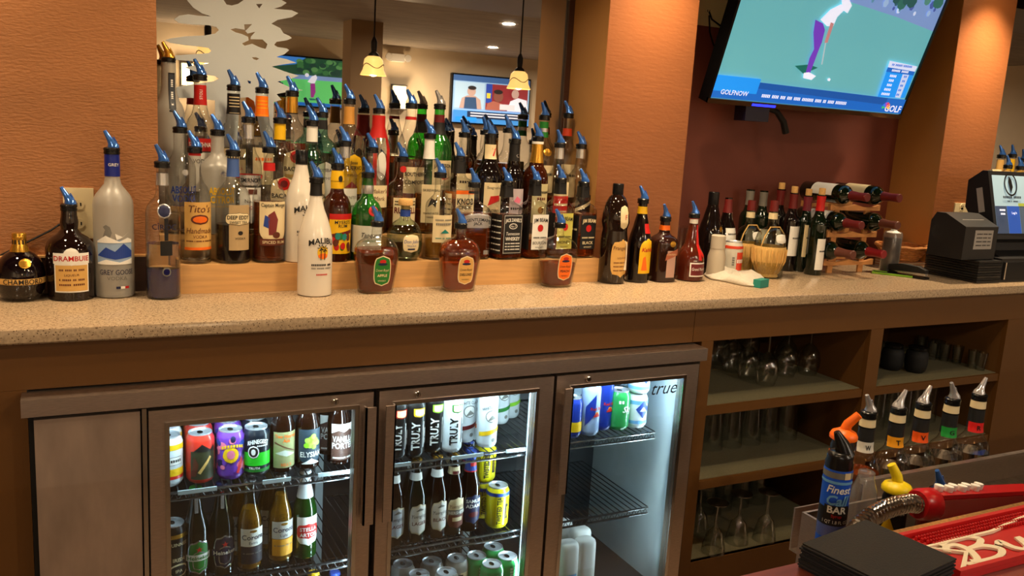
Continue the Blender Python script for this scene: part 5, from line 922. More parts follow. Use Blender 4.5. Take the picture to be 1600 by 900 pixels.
def b_cor(l1, l2, t2):
    def f(k, H, R, n): k.patch(0.30*H, 0.50*H, 0.064, l1, 'rect', 0.004); k.text('Corona', 0.405*H, 0.019, NAV, 0.004, 0.056, 0.01); k.text(t2, 0.34*H, 0.010, NAV, 0.004, 0.034); k.patch(0.455*H, 0.485*H, 0.018, GLD, 'oval', 0.004, 0.001); k.patch(0.10*H, 0.295*H, 0.062, l2, 'rect', 0.004); k.text('~2 7 3 4', 0.22*H, 0.006, GRY, 0.004, 0.05)
    return f
def b_stel(k, H, R, n): k.band(0.70*H, 0.985*H, M('white_foil', (205, 212, 218), 0.35, metal=0.4), 0.0009); k.patch(0.16*H, 0.50*H, 0.062, WHT, 'shield', 0.004); k.patch(0.24*H, 0.42*H, 0.062, RED, 'super', 0.004, 0.001); k.text('STELLA', 0.355*H, 0.014, WHT, 0.004, 0.046, 0.02, off=0.0016); k.text('ARTOIS', 0.29*H, 0.014, WHT, 0.004, 0.046, 0.02, off=0.0016)
B1 = 1
def guin(k, H, R): k.text('GUINNESS', 0.105, 0.012, CRM, 0.012, 0.05, 0.01); k.text('IRISH', 0.066, 0.013, CRM, 0.012, 0.03, 0.02); k.patch(0.02, 0.055, 0.05, CRM, 'oval', 0.012); k.patch(0.024, 0.051, 0.043, INK, 'oval', 0.012, 0.001); k.text('IPA', 0.037, 0.012, CRM, 0.012, 0.024, off=0.0016); k.band(H-0.03, H-0.02, GLD)
can('black stout can with cream lettering at the left of the lower shelf', at(269, 840, 0.085, 1), cm('black', (16, 15, 14)), guin, H=0.150)
beer('dark green beer bottle with green oval label and red star', at(306, 850, 0.085, 1), GLdb, b_hein(GRN), LQk, 0.6, GRN); beer('dark beer bottle with navy oval label and red star', at(346, 842, 0.092, 1), GLdb, b_hein(M('ink_navy_label', (40, 36, 60), 0.5)), LQk, 0.6, NAV)
beer('clear lager bottle with white label in front on the lower shelf', at(390, 840, 0.085, 1), thin('lager_glass', (236, 226, 190), 0.35), b_cor(WHT, M('dusky_label', (44, 40, 50), 0.5), 'Extra'), LQy, 0.70, SIL)
beer('clear lager bottle with gold lower label in front of an amber one', at(438, 815, 0.100, 1), thin('lager_glass'), b_cor(M('silver_paper', (190, 186, 178), 0.5), M('gold_label', (226, 160, 40), 0.5), 'Light'), LQy, 0.78, SIL)
beer('green lager bottle with white foil neck and red name badge', at(476, 810, 0.105, 1), GLbg, b_stel, liquid('green_lager', (110, 150, 20), 0.8), 0.62, M('white_foil'))
beer('amber lager bottle standing behind the white-labelled lager', at(372, 815, 0.165, 1), thin('lager_glass'), b_cor(WHT, WHT, 'Extra'), LQy, 0.8, SIL); beer('amber lager bottle standing behind the gold-labelled lager', at(420, 800, 0.175, 1), thin('lager_glass'), b_cor(WHT, WHT, 'Extra'), LQy, 0.8, SIL)
# bottles on the bottom shelf whose caps show
for u, v, lb, cmx in ((490, 894, 'yellow-capped bottle under the lower shelf', YEL), (523, 894, 'blue-capped bottle under the lower shelf', BLU)):
    q = py(u, v, 0.10); beer(lb, (q.x, 0.10, SHZ[2]+0.0006), H=q.z-SHZ[2], R=0.028, capm=cmx)
# middle door
def truly(tc, bg, fruit):
    def f(k, H, R): k.text('TRULY', 0.062, 0.030, tc, -0.006, 0.078, 0.03, vert=True); k.patch(H-0.042, H-0.018, 0.034, fruit, 'shield', 0.004); k.patch(H-0.039, H-0.020, 0.026, M('pale_'+fruit.name, tuple(min(255, int(60+0.8*c)) for c in (220, 220, 120)), 0.5), 'shield', 0.004, 0.001); k.patch(0.028, 0.10, 0.003, WHT if tc is WHT else INK, 'rect', 0.018); k.text('~4 7', 0.06, 0.006, tc, 0.024, 0.05, vert=True)
    return f
BC = cm('black', (16, 15, 14)); WC = cm('white', (214, 220, 222))
can('black slim can with red and yellow fruit beside the middle door handle', at(619, 680, 0.090), BC, truly(WHT, INK, RED), True); can('black slim can with white vertical name and lemon slice', at(647, 676, 0.090), BC, truly(WHT, INK, YEL), True)
can('black slim can with lime slice beside the white slim can', at(676, 673, 0.108), BC, truly(WHT, INK, LIM), True); can('white slim can with dark vertical name and green lime slice', at(706, 668, 0.092), WC, truly(INK, WHT, GRN), True)
def claw(m):
    def f(k, H, R): k.text('WHITE CLAW', 0.120, 0.013, INK, 0.0, 0.056, 0.01, bend=10); k.patch(0.075, 0.112, 0.036, GRY, 'oval', 0.0); k.patch(0.078, 0.109, 0.031, WHT, 'oval', 0.0, 0.001); k.blob([(-0.012, 0.08), (0.0, 0.098), (0.014, 0.086), (0.004, 0.084)], GRY, 0.0014); k.blob([(-0.036, 0.034), (-0.036, 0.046), (0.036, 0.062), (0.036, 0.050)], m); k.patch(0.018, 0.030, 0.012, GRY, 'oval', 0.008)
    return f
can('white slim can with yellow swoosh standing in front', at(761, 662, 0.094), WC, claw(YEL), True); can('white slim can with orange swoosh behind the yellow-swoosh can', at(747, 655, 0.160), WC, claw(ORG), True); can('white slim can with wine-red swoosh behind the lime can', at(727, 658, 0.150), WC, claw(MAR), True)
can('white slim can deep in the upper shelf near the back', at(781, 640, 0.260), WC, claw(GRN), True); can('white slim can by the shelf standard near the back', at(797, 634, 0.30), WC, claw(LIM), True)
def yu(t, lab=WHT):
    def f(k, H, R, n): k.patch(0.10*H, 0.49*H, 0.056, M('cream_rim', (226, 214, 180), 0.5), 'super', 0.004); k.patch(0.115*H, 0.475*H, 0.051, lab, 'super', 0.004, 0.001); k.text('Yuengling', 0.34*H, 0.014, INK, 0.004, 0.044, shear=0.3, off=0.0015); k.text(t, 0.25*H, 0.014, MAR, 0.004, 0.042, 0.01, off=0.0015); k.blob([(-0.008, 0.40*H), (0.004, 0.44*H), (0.016, 0.41*H), (0.004, 0.405*H)], GRY, 0.0015); k.band(0.76*H, 0.85*H, WHT)
    return f
def yh(k, H, R, n): k.patch(0.10*H, 0.49*H, 0.058, CRM, 'super', 0.004); k.patch(0.10*H, 0.32*H, 0.054, BRN, 'super', 0.004, 0.0010); k.patch(0.27*H, 0.335*H, 0.056, GRY, 'rect', 0.004, 0.0014); k.text('Yuengling', 0.38*H, 0.014, BRN, 0.004, 0.046, shear=0.3, off=0.0018); k.text("HERSHEY'S", 0.30*H, 0.012, WHT, 0.004, 0.05, 0.02, off=0.0022); k.patch(0.19*H, 0.24*H, 0.03, CRM, 'rect', 0.004, 0.0016); k.band(0.76*H, 0.85*H, CRM); k.patch(0.765*H, 0.80*H, 0.02, MAR, 'rect', 0.0, 0.001)
def sam(k, H, R, n): k.patch(0.10*H, 0.48*H, 0.06, NAV, 'super', 0.004); k.text('SAMUEL', 0.40*H, 0.014, WHT, 0.004, 0.05, 0.02); k.text('ADAMS', 0.335*H, 0.015, WHT, 0.004, 0.05, 0.02); k.patch(0.19*H, 0.26*H, 0.034, MAR, 'oval', 0.004, 0.001); k.band(0.76*H, 0.94*H, BLU); k.band(0.75*H, 0.765*H, RED, 0.001); k.patch(0.82*H, 0.88*H, 0.022, RED, 'rect', 0.004, 0.001)
for r, yy in ((0, 0.088), (1, 0.160)):
    w_ = ' in the front row' if r == 0 else ' in the second row'
    beer('brown beer bottle with pale blue-white oval label beside the middle handle'+w_, at(614-4*r, 800-14*r, yy, 1), GLbb, yu('LAGER', M('bluish_white', (200, 210, 222), 0.5)), None, 0, NAV)
    beer('green-necked beer bottle with white oval lager label'+w_, at(648-4*r, 796-14*r, yy, 1), GLdb, yu('LAGER'), LQk, 0.7); beer('dark beer bottle with white oval label and black capitals'+w_, at(681-4*r, 790-14*r, yy+0.003, 1), GLbb, yu('BLACK'), LQk, 0.7)
    beer('dark beer bottle with cream and chocolate oval label'+w_, at(707-4*r, 784-14*r, yy+0.006, 1), GLbb, yh, LQk, 0.7); beer('dark beer bottle with blue neck and navy label'+w_, at(733-5*r, 778-12*r, yy+0.012, 1), GLbb, sam, LQk, 0.7, BLU)
def tea(k, H, R): k.text('TWISTED TEA', 0.056, 0.019, INK, -0.008, 0.082, 0.03, vert=True); k.patch(0.03, 0.075, 0.012, INK, 'rect', 0.016); k.text('ORIGINAL', 0.052, 0.007, YEL, 0.016, 0.034, 0.01, vert=True); k.band(H-0.024, H-0.014, BLU)
YC = cm('yellow', (222, 208, 20))
p = at(776, 800, 0.090, 1); can('yellow can with blue rim and twisted black lettering in front', p, YC, tea)
p = at(752, 790, 0.162, 1); can('yellow can carrying another yellow can on its lid', p, YC, tea, H=0.110); can('yellow can stacked on top of another yellow can', (p.x+0.004, p.y+0.002, p.z+0.111), YC, tea, H=0.110)
GC_ = cm('green', (40, 140, 70)); SC_ = cm('silver', (150, 146, 138))
def gin_(k, H, R): k.text('~9', 0.06, 0.017, WHT, 0.0, 0.08, 0.02, vert=True); k.band(0.02, 0.03, YEL)
def lite(k, H, R): k.text('~4', 0.06, 0.024, INK, 0.0, 0.05, 0.02, vert=True); k.patch(0.03, 0.09, 0.03, CRM, 'rect', 0.014, 0.0004)
cans3 = [(714, 871, 0, 'silver can next to the green cans in the bottom of the cooler'), (675, 876, 0, 'silver can in the middle of the bottom row'), (698, 893, 0, 'bright-lidded silver can at the front of the bottom row'), (630, 880, 0, 'silver can behind the handle in the bottom row'), (655, 896, 0, 'silver can at the front left of the bottom row'),
         (745, 867, 1, 'green can behind two others in the bottom of the cooler'), (769, 880, 1, 'green can with white lettering at the front of the bottom row'), (771, 853, 1, 'green can at the back near the shelf standard'), (793, 868, 1, 'green can at the right of the bottom row')]
ZT = SHZ[2]+CANH+0.0006
for u, v, g, lb in cans3:
    q = pz(u, v, ZT); can(lb, (q.x, q.y, SHZ[2]+0.0006), GC_ if g else SC_, gin_ if g else lite)
# right door
def rb(k, H, R): k.blob([(-0.03, 0.03), (-0.03, 0.09), (0.0, 0.13), (0.0, 0.07)], cm('royal', (26, 50, 140))); k.text('Red Bull', 0.085, 0.013, RED, 0.006, 0.045, 0.03); k.patch(0.060, 0.075, 0.018, YEL, 'oval', 0.006); k.patch(0.06, 0.075, 0.026, RED, 'tri', 0.006, 0.0012)
def skyc(k, H, R): k.text('Sky', 0.068, 0.026, WHT, 0.012, 0.04, 0.02, shear=0.3); k.text('~2', 0.09, 0.016, WHT, -0.012, 0.02, 0.02)
def sierra(k, H, R):
    k.blob([(-0.022, 0.062), (0.002, 0.09), (0.026, 0.062), (0.002, 0.034)], BLU); k.blob([(-0.01, 0.056), (0.002, 0.07), (0.014, 0.056)], WHT, 0.0015); k.band(0.016, 0.026, SKY); k.band(H-0.03, H-0.018, SKY)
p = at(905, 655, 0.088); can('silver-blue slim can in front on the right upper shelf', at(921, 655, 0.088), cm('silver_blue', (150, 170, 205)), rb, True); can('deep blue slim can with red lettering and yellow sun', at(941, 650, 0.118), cm('royal', (26, 50, 140)), rb, True)
can('blue and yellow can partly hidden by the right door handle', at(893, 662, 0.088), cm('royal', (26, 50, 140)), lambda k, H, R: k.band(0.02, 0.05, YEL), True, H=0.12); can('pale slim can behind the silver-blue one', at(906, 648, 0.160), cm('pale_blue', (180, 200, 215)), rb, True)
can('green can with white script beside the deep blue slim can', at(966, 645, 0.105), GC_, skyc)
p = at(994, 640, 0.105); can('white can with blue diamond at the shelf end', p, WC, sierra, H=0.107); can('white and sky-blue can stacked on the diamond can', (p.x+0.002, p.y, p.z+0.108), WC, sierra, H=0.107)
p = at(976, 632, 0.178); can('pale blue can standing behind the green can', p, cm('pale_blue', (180, 200, 215)), sierra, H=0.107); can('pale blue can stacked high behind the green can', (p.x, p.y, p.z+0.108), cm('pale_blue', (180, 200, 215)), sierra, H=0.107)
# white squeeze bottles at the bottom
SQ = M('white_plastic', (216, 214, 204), 0.35)
def squeeze(label, u, v, y, txt=False):
    q = py(u, v, y); z0 = 0.1205; H = q.z-z0; t = thing('squeeze_bottle', label, 'bottle', (q.x, y, z0), 0.0, 'white squeeze bottles in the cooler')
    pr = [(0.034, 0), (0.038, 0.006), (0.038, H*0.45), (0.0375, H*0.52), (0.036, H*0.9), (0.033, H*0.96), (0.026, H*0.99), (0.012, H)]
    MB().lathe(pr[:4], SQ, 26, 'c', cap1=False).build('bottle_body', t); MB().lathe([(0.0377, H*0.52)]+pr[4:], M('white_cap_plastic', (228, 226, 220), 0.3), 26, 'c', cap0=False).build('cap', t)
    if txt: k = Skin(pr, 'c'); k.patch(H*0.30, H*0.50, 0.05, SKY, 'rect', 0.0); k.text('REAL', H*0.42, 0.024, NAV, 0.0, 0.044, 0.03); k.patch(H*0.08, H*0.26, 0.03, INK, 'oval', 0.0); k.build(t, H)
squeeze('white squeeze bottle with blue lettering at the front of the cooler floor', 887, 845, 0.085, True); squeeze('plain white squeeze bottle right of the lettered one', 914, 840, 0.100); squeeze('white ribbed squeeze bottle in the second row', 907, 824, 0.180); squeeze('white squeeze bottle behind the right door handle', 878, 812, 0.24)
# ================================================================== right end of the counter
CT = 1.0704
# wine rack with lying bottles
RKM = M('rack_pine', (196, 136, 78), 0.55, noise=0.15, nscale=14, stretch=(2, 2, 6))
y0 = 0.335; xa = py(1283, 400, y0).x; xb = py(1352, 408, y0).x; za = [(py(a, b, 0.215).z+py(c, d, 0.215).z)/2-0.047 for a, b, c, d in ((1327, 394, 1374, 402), (1340, 349, 1396, 356), (1349, 306, 1399, 312))]; LZ = [z+0.047 for z in za]
rk = thing('wine_rack', 'three-tier wooden wine rack with scalloped shelves', 'wine rack', ((xa+xb)/2+0.03, y0, CT)); cxr = (xa+xb)/2; wr = (xb-xa)/2+0.012
for z in za:
    for yy in (0.0, 0.135):
        pts = [Vector((-wr+2*wr*i/24, yy, z-CT+0.010-0.010*abs(math.sin(2*PI*i/24)))) for i in range(25)]+[Vector((wr, yy, z-CT-0.012)), Vector((-wr, yy, z-CT-0.012))]
        MB().prism(pts, (0, 0.014, 0), RKM).build('scalloped_rail', rk)
for sx in (-1, 1):
    for yy in (-0.001, 0.134):
        MB().box((sx*wr*0.62-0.013, yy+0.0145, 0), (sx*wr*0.62+0.013, yy+0.022, za[2]-CT-0.0125), RKM).build('upright', rk)
def lying(label, u, v, lab=None, capm=None, ye=0.215, s0=0.0):
    q = py(u, v, ye); q.z = min(LZ, key=lambda z: abs(z-q.z)); q.x += 0.02; capm = capm or CW; Hh = 0.295; X = Matrix.Translation((q.x, ye+Hh, q.z)) @ Matrix.Rotation(PI/2, 4, 'X')
    def f(k, H, R, n):
        k.band(0.76*H, 0.995*H, capm, 0.0006)
        if lab: k.patch(0.2*H, 0.55*H, 0.09, lab, 'rect', s0*0.036)
    return bottle('wine_bottle', label, 'bottle', (0, 0, 0), 0.036, Hh, 'bord', 'r', 0.0140, GLdg, None, 0, 'cap', f, 0, 'wine bottles lying in the rack', capmat=capm, caph=0.005, X=X)
lying('wine bottle lying on top of the rack with white label, left one', 1349, 306, WHT, s0=3.6); lying('wine bottle lying on top of the rack with cream label, right one', 1399, 312, CRM, s0=3.3)
lying('wine bottle in the middle tier with its red neck toward the left', 1340, 349, WHT, s0=3.4); lying('wine bottle in the middle tier with brown neck toward the basket', 1396, 356, None, M('brown_foil', (96, 50, 36), 0.45))
lying('wine bottle in the lowest tier beside the standing wines', 1327, 394, None, M('brown_foil', (96, 50, 36), 0.45)); lying('wine bottle in the lowest tier with bright red neck', 1374, 402, None, M('cherry_foil', (130, 20, 26), 0.4))
# basket, plastic bottle, stapler, tray
WICK = M('wicker', (176, 116, 60), 0.7, noise=0.3, nscale=90, stretch=(1, 1, 3))
q = py(1410, 382, 0.43); zb_ = q.z-0.062
pp = thing('paper_stack', 'small stack of papers under the wicker basket', 'papers', (q.x, 0.43, CT)); h_ = zb_-CT-0.001
for i in range(6): MB().box((-0.075, -0.06, h_*i/6+0.0002), (0.075+0.002*(i % 2), 0.06, h_*(i+1)/6-0.0006), M('paper_%d' % (i % 2), [(196, 186, 168), (170, 120, 90)][i % 2], 0.8)).build('paper', pp)
bk = thing('wicker_basket', 'shallow woven wicker basket beside the wine rack', 'basket', (q.x, 0.43, zb_))
for i in range(8):
    z = 0.005+i*0.0076; r = 0.060+0.0050*i
    MB().tube([(r*1.15*math.cos(a), r*math.sin(a), z+0.0015*math.sin(9*a+i*PI)) for a in [2*PI*j/36 for j in range(37)]], 0.0046 if i < 7 else 0.0068, WICK, 6).build('woven_strand', bk)
MB().lathe([(0.058, 0), (0.058, 0.004)], WICK, 24, X=Matrix.Diagonal((1.15, 1, 1, 1))).build('basket_floor', bk)
q = pz(1391, 427, 1.07); t = thing('plastic_bottle', 'cloudy plastic bottle of dark syrup beside the wicker basket', 'bottle', (q.x+0.012, q.y+0.02, CT)); Hb = py(1392, 362, q.y+0.02).z-1.07
pr = [(0.027, 0), (0.030, 0.004), (0.030, Hb*0.95), (0.026, Hb), (0.012, Hb+0.004), (0.010, Hb+0.016), (0.004, Hb+0.02)]
MB().lathe(pr[:4], GLpl, 24, 'q', cap1=False).build('bottle_body', t); MB().lathe([(0.026, 0.005), (0.0275, 0.008), (0.0275, Hb*0.85)], M('dark_syrup', (52, 36, 34), 0.3), 20, 'q').build('liquid', t); MB().lathe([(0.027, Hb-0.004)]+pr[4:], WHT, 18).build('cap', t)
q = pz(1452, 439, 1.07); st = thing('stapler', 'black desk stapler lying beside the stack of black folders', 'stapler', (q.x+0.012, q.y+0.025, CT), math.radians(100))
MB().box((-0.005, -0.016, 0), (0.15, 0.016, 0.008), BLK).build('base', st); MB().prism([Vector((0.0, -0.013, 0.022)), Vector((0.0, -0.013, 0.034)), Vector((0.03, -0.013, 0.044)), Vector((0.10, -0.013, 0.046)), Vector((0.15, -0.013, 0.036)), Vector((0.15, -0.013, 0.016))], (0, 0.026, 0), BLKm).build('arm', st); MB().box((0.0, -0.008, 0.012), (0.135, 0.008, 0.0215), SIL).build('staple_channel', st); MB().box((0.12, -0.012, 0.0082), (0.15, 0.012, 0.0155), BLK).build('hinge', st)
a, b = pz(1364, 427, 1.07), pz(1424, 434, 1.07)
tr = thing('order_pad_holder', 'flat dark tray with lime green rim on the counter', 'tray', ((a.x+b.x)/2, (a.y+b.y)/2, CT), math.atan2(b.y-a.y, b.x-a.x)); L = (b-a).length/2
MB().box((-L, -0.004, 0), (L, 0.045, 0.004), BLKm).build('tray_base', tr)
MB().ring([(-L-0.004, -0.008, 0.0002), (L+0.004, -0.008, 0.0002), (L+0.004, 0.049, 0.0002), (-L-0.004, 0.049, 0.0002)], [(-L, -0.004, 0.0002), (L, -0.004, 0.0002), (L, 0.045, 0.0002), (-L, 0.045, 0.0002)], (0, 0, 0.007), M('lime_plastic', (120, 170, 40), 0.4)).build('rim', tr)
# stack of black folders, printer, register
A = pz(1525, 443, 1.07); xr_ = py(1561, 441, A.y).x; yb_ = px(1442, 430, A.x).y; zs = py(1527, 408, A.y).z
fs_ = thing('folder_stack', 'stack of black check presenters on the counter under the printer', 'folder stack', (A.x, A.y, CT)); n_ = 9; dz = (zs-CT)/n_
random.seed(2)
for i in range(n_):
    j = random.uniform(-0.003, 0.003); MB().box((j, j*0.7, i*dz+0.0004), (xr_-A.x+j, min(yb_-A.y, 0.30)+j, (i+1)*dz-0.0014), BLKm if i % 2 else M('black_leatherette', (20, 19, 20), 0.45)).build('check_presenter', fs_)
# receipt printer
B0 = py(1504, 391, A.y+0.03); zt = py(1505, 352, B0.y).z; bx1 = py(1555, 390, B0.y).x; yk = px(1451, 372, B0.x).y; PH = zt-zs
pn = thing('receipt_printer', 'black receipt printer with a white sticker on its front', 'printer', (B0.x, B0.y, zs+0.0006)); W_ = bx1-B0.x; D_ = min(yk-B0.y, 0.26); hb = PH+0.035
MB().prism([Vector((0, 0, 0)), Vector((0, D_, 0)), Vector((0, D_, hb*0.8)), Vector((0, D_-0.02, hb)), Vector((0, D_-0.06, hb)), Vector((0, 0, PH*0.95))], (W_, 0, 0), M('charcoal_plastic', (30, 30, 32), 0.45)).build('printer_body', pn, smooth=30)
MB().box((W_*0.30, -0.0015, PH*0.30), (W_*0.85, -0.0002, PH*0.85), M('grey_sticker', (170, 166, 162), 0.6)).build('sticker', pn)
mb = MB()
for i in range(4): mb.text('~7 5 4', (W_*0.575, -0.0020, PH*(0.74-0.11*i)), (1, 0, 0), (0, 0, 1), 0.008, INK, W_*0.45)
mb.build('sticker_print', pn, smooth=0)
MB().box((W_*0.2, D_*0.30, PH*0.95+0.004), (W_*0.85, D_*0.36, PH*0.95+0.022), WHT).build('receipt_paper', pn)
# cash drawer under the register
C0x = xr_+0.012; cz = py(1575, 405, A.y).z
cdw = thing('cash_drawer', 'black cash drawer under the register screen', 'cash drawer', (C0x, A.y+0.01, CT))
MB().box((0, 0, 0), (0.42, 0.27, cz-CT), M('charcoal_plastic', (30, 30, 32), 0.45)).build('drawer_case', cdw); MB().box((0.012, -0.006, 0.008), (0.41, -0.0004, cz-CT-0.012), BLKm).build('drawer_front', cdw); MB().box((0.015, -0.0085, 0.01), (0.021, -0.0062, cz-CT-0.014), STEEL2).build('edge_trim', cdw)
# register screen, tilted back
yp = A.y+0.055; S0 = py(1555, 374, yp); zt0 = py(1540, 267, yp+0.05).z; hh = zt0-S0.z; tb = math.radians(16)
ps = thing('register_screen', 'black touchscreen register showing a round logo', 'register', (S0.x, yp, cz+0.0006))
ey2 = Vector((0, math.sin(tb), math.cos(tb))); nn = Vector((0, -math.cos(tb), math.sin(tb))); O = Vector((0, 0, S0.z-cz)); Ls = hh/math.cos(tb); Wd = 0.36
RR = Matrix(((1, 0, 0), (0, ey2.y, nn.y), (0, ey2.z, nn.z))).to_4x4(); RR.translation = O
PL = M('charcoal_plastic', (30, 30, 32), 0.45)
MB().prism([RR @ Vector((0, 0, 0)), RR @ Vector((0, Ls, 0)), RR @ Vector((0, Ls+0.006, -0.02)), RR @ Vector((0, Ls*0.93, -0.085)), RR @ Vector((0, Ls*0.55, -0.11)), RR @ Vector((0, 0.04, -0.07)), RR @ Vector((0, -0.008, -0.02))], (Wd, 0, 0), PL).build('screen_housing', ps, smooth=30)
MB().prism([Vector((0.03, -0.01, 0)), Vector((0.03, 0.20, 0)), Vector((0.03, 0.19, 0.02)), Vector((0.03, 0.10, O.z+0.05)), Vector((0.03, 0.05, O.z+0.02)), Vector((0.03, 0.03, 0.02))], (0.26, 0, 0), PL).build('stand', ps, smooth=30)
sc = MB(); kk = [0]
def scr(x0, y0, x1, y1, m): kk[0] += 1; sc.flat([RR @ Vector((x, y, 0.0006*kk[0])) for x, y in ((x0, y0), (x1, y0), (x1, y1), (x0, y1))], m)
def stx(s, x, y, size, m, mw=None): kk[0] += 1; sc.text(s, RR @ Vector((x, y, 0.0006*kk[0])), RR.to_3x3() @ Vector((1, 0, 0)), RR.to_3x3() @ Vector((0, 1, 0)), size, m, mw, 0.01)
sx0, sy0, sx1, sy1 = 0.018, 0.022, Wd-0.018, Ls-0.016; sm = sy0+(sy1-sy0)*0.47
scr(sx0, sy0, sx1, sy1, E('pale_teal', (150, 178, 190), 0.55)); scr(sx0, sy0, sx0+0.07, sm, E('slate', (52, 66, 92), 0.5)); scr(sx0+0.07, sy0, sx0+0.145, sm, E('key_blue', (34, 74, 160), 0.6)); scr(sx0+0.145, sy0, sx1, sm, E('slate2', (70, 84, 100), 0.5)); scr(sx0+0.14, sm, sx1, sm+0.012, E('olive_strip', (150, 160, 60), 0.5))
kk[0] += 1; sc.ring([RR @ Vector((sx0+0.105+0.040*math.cos(a), sm+0.085+0.046*math.sin(a), 0.0006*kk[0])) for a in [2*PI*i/32 for i in range(32)]], [RR @ Vector((sx0+0.105+0.033*math.cos(a), sm+0.085+0.039*math.sin(a), 0.0006*kk[0])) for a in [2*PI*i/32 for i in range(32)]], nn*0.0002, INK)
sc.flat([RR @ Vector((sx0+0.105+x, sm+0.085+y, 0.0006*kk[0]+0.0003)) for x, y in ((-0.004, -0.035), (0.012, -0.01), (0.006, 0.02), (-0.008, 0.034), (-0.014, 0.01))], INK)
stx('~6 5', sx0+0.105, sm+0.034, 0.016, INK, 0.11); stx('~3 1 5', sx0+0.105, sm+0.018, 0.010, INK, 0.08); stx('Log In', sx0+0.107, sy0+0.08, 0.013, EW); stx('~5', sx0+0.035, sy0+0.09, 0.012, EW); stx('~4', sx0+0.035, sy0+0.075, 0.012, EW)
sc.build('screen_picture', ps, smooth=0)
MB().box((0.03, Ls-0.004, -0.03), (0.085, Ls+0.0075, -0.002), CRM, RR).build('sticker', ps); MB().box((-0.0012, Ls*0.42, -0.055), (-0.0002, Ls*0.78, -0.03), M('grey_sticker'), RR).build('side_sticker', ps)
# wall outlets
def outlet(label, u0, v0, u1, v1, y, gangs=1, m=CRM):
    a, b = py(u0, v0, y), py(u1, v1, y); t = thing('wall_outlet', label, 'outlet', (a.x, y, b.z)); w_, h_ = b.x-a.x, a.z-b.z
    MB().box((0, -0.006, 0), (w_, -0.0003, h_), m).build('cover_plate', t)
    for g in range(gangs):
        for k in (0.3, 0.68): MB().lathe([(0.013, 0), (0.013, 0.002)], m, 14, X=Matrix.Translation((w_*(g+0.5)/gangs, -0.0062, h_*k)) @ Matrix.Rotation(PI/2, 4, 'X')).box((w_*(g+0.5)/gangs-0.006, -0.0088, h_*k-0.004), (w_*(g+0.5)/gangs-0.003, -0.0082, h_*k+0.004), INK).box((w_*(g+0.5)/gangs+0.003, -0.0088, h_*k-0.004), (w_*(g+0.5)/gangs+0.006, -0.0082, h_*k+0.004), INK).build('socket', t)
    return t
outlet('cream wall outlet on the leather wall behind the frosted bottle', 98, 293, 148, 372, 0.391); outlet('cream double outlet with plugged cords beside the television', 1094, -40, 1150, 47, 0.617, 2); outlet('small cream outlet on the pier behind the register', 1491, 317, 1510, 334, 0.391)
def cord(label, pts, r=0.003, cat='cord', y=0.38): tag(MB().tube(pts, r, BLK, 7).build('power_cord'), label, cat)
cord('black power cord behind the round black liqueur bottle', [Vector((py(u, v, 0.38).x, 0.385, py(u, v, 0.38).z)) for u, v in ((-40, 420), (0, 400), (40, 380), (80, 360), (118, 334))], 0.0025)
q1, q2, q3, q4, q5 = [py(u, v, 0.605) for u, v in ((1108, 18), (1112, 30), (1128, 42), (1150, 52), (1170, 60))]
cord('black television cord plugged into the double outlet', [q1, q2, q3, q4, q5]); cord('second black cord hanging beside the television edge', [py(u, v, 0.600) for u, v in ((1108, 24), (1109, 50), (1115, 70), (1126, 86))])
# can, towel, white bottle, clear tub by the wines
q = pz(1149, 430, 1.07)
def hei(k, H, R): k.band(H-0.024, H-0.014, M('vermilion', (206, 66, 40), 0.4)); k.patch(0.018, 0.082, 0.034, M('vermilion'), 'rect', 0.008); k.text('~4', 0.05, 0.022, WHT, 0.008, 0.03, 0.02, off=0.0014); k.text('~4', 0.05, 0.014, GRY, -0.02, 0.06, 0.02, vert=True)
can('white can with vermilion block print in front of the straw flask', (q.x, q.y+0.025, CT), cm('pale', (196, 190, 176)), hei, group='drinks by the towel', H=0.118, R=0.034)
q = pz(1120, 434, 1.07); t = thing('white_bottle', 'small white plastic bottle behind the crumpled towel', 'bottle', (q.x, q.y+0.012, CT)); Hb = py(1118, 368, q.y+0.02).z-1.07
MB().lathe([(0.027, 0), (0.031, 0.004), (0.031, Hb*0.5), (0.026, Hb*0.62), (0.024, Hb*0.7)], M('milky_plastic', (176, 164, 144), 0.4), 24, cap1=False).build('bottle_body', t); MB().lathe([(0.025, Hb*0.7), (0.025, Hb), (0.02, Hb+0.003)], M('ivory_cap', (188, 178, 160), 0.4), 24).build('cap', t)
q = pz(1068, 425, 1.07); t = thing('glass_tumbler', 'clear tumbler standing behind the red-ribboned liqueur bottle', 'glass', (q.x+0.04, q.y+0.10, CT)); Hb = 0.15
MB().lathe([(0.036, 0), (0.040, 0.004), (0.048, Hb), (0.046, Hb), (0.038, 0.008), (0.0005, 0.008)], GL, 28).build('tumbler_glass', t)
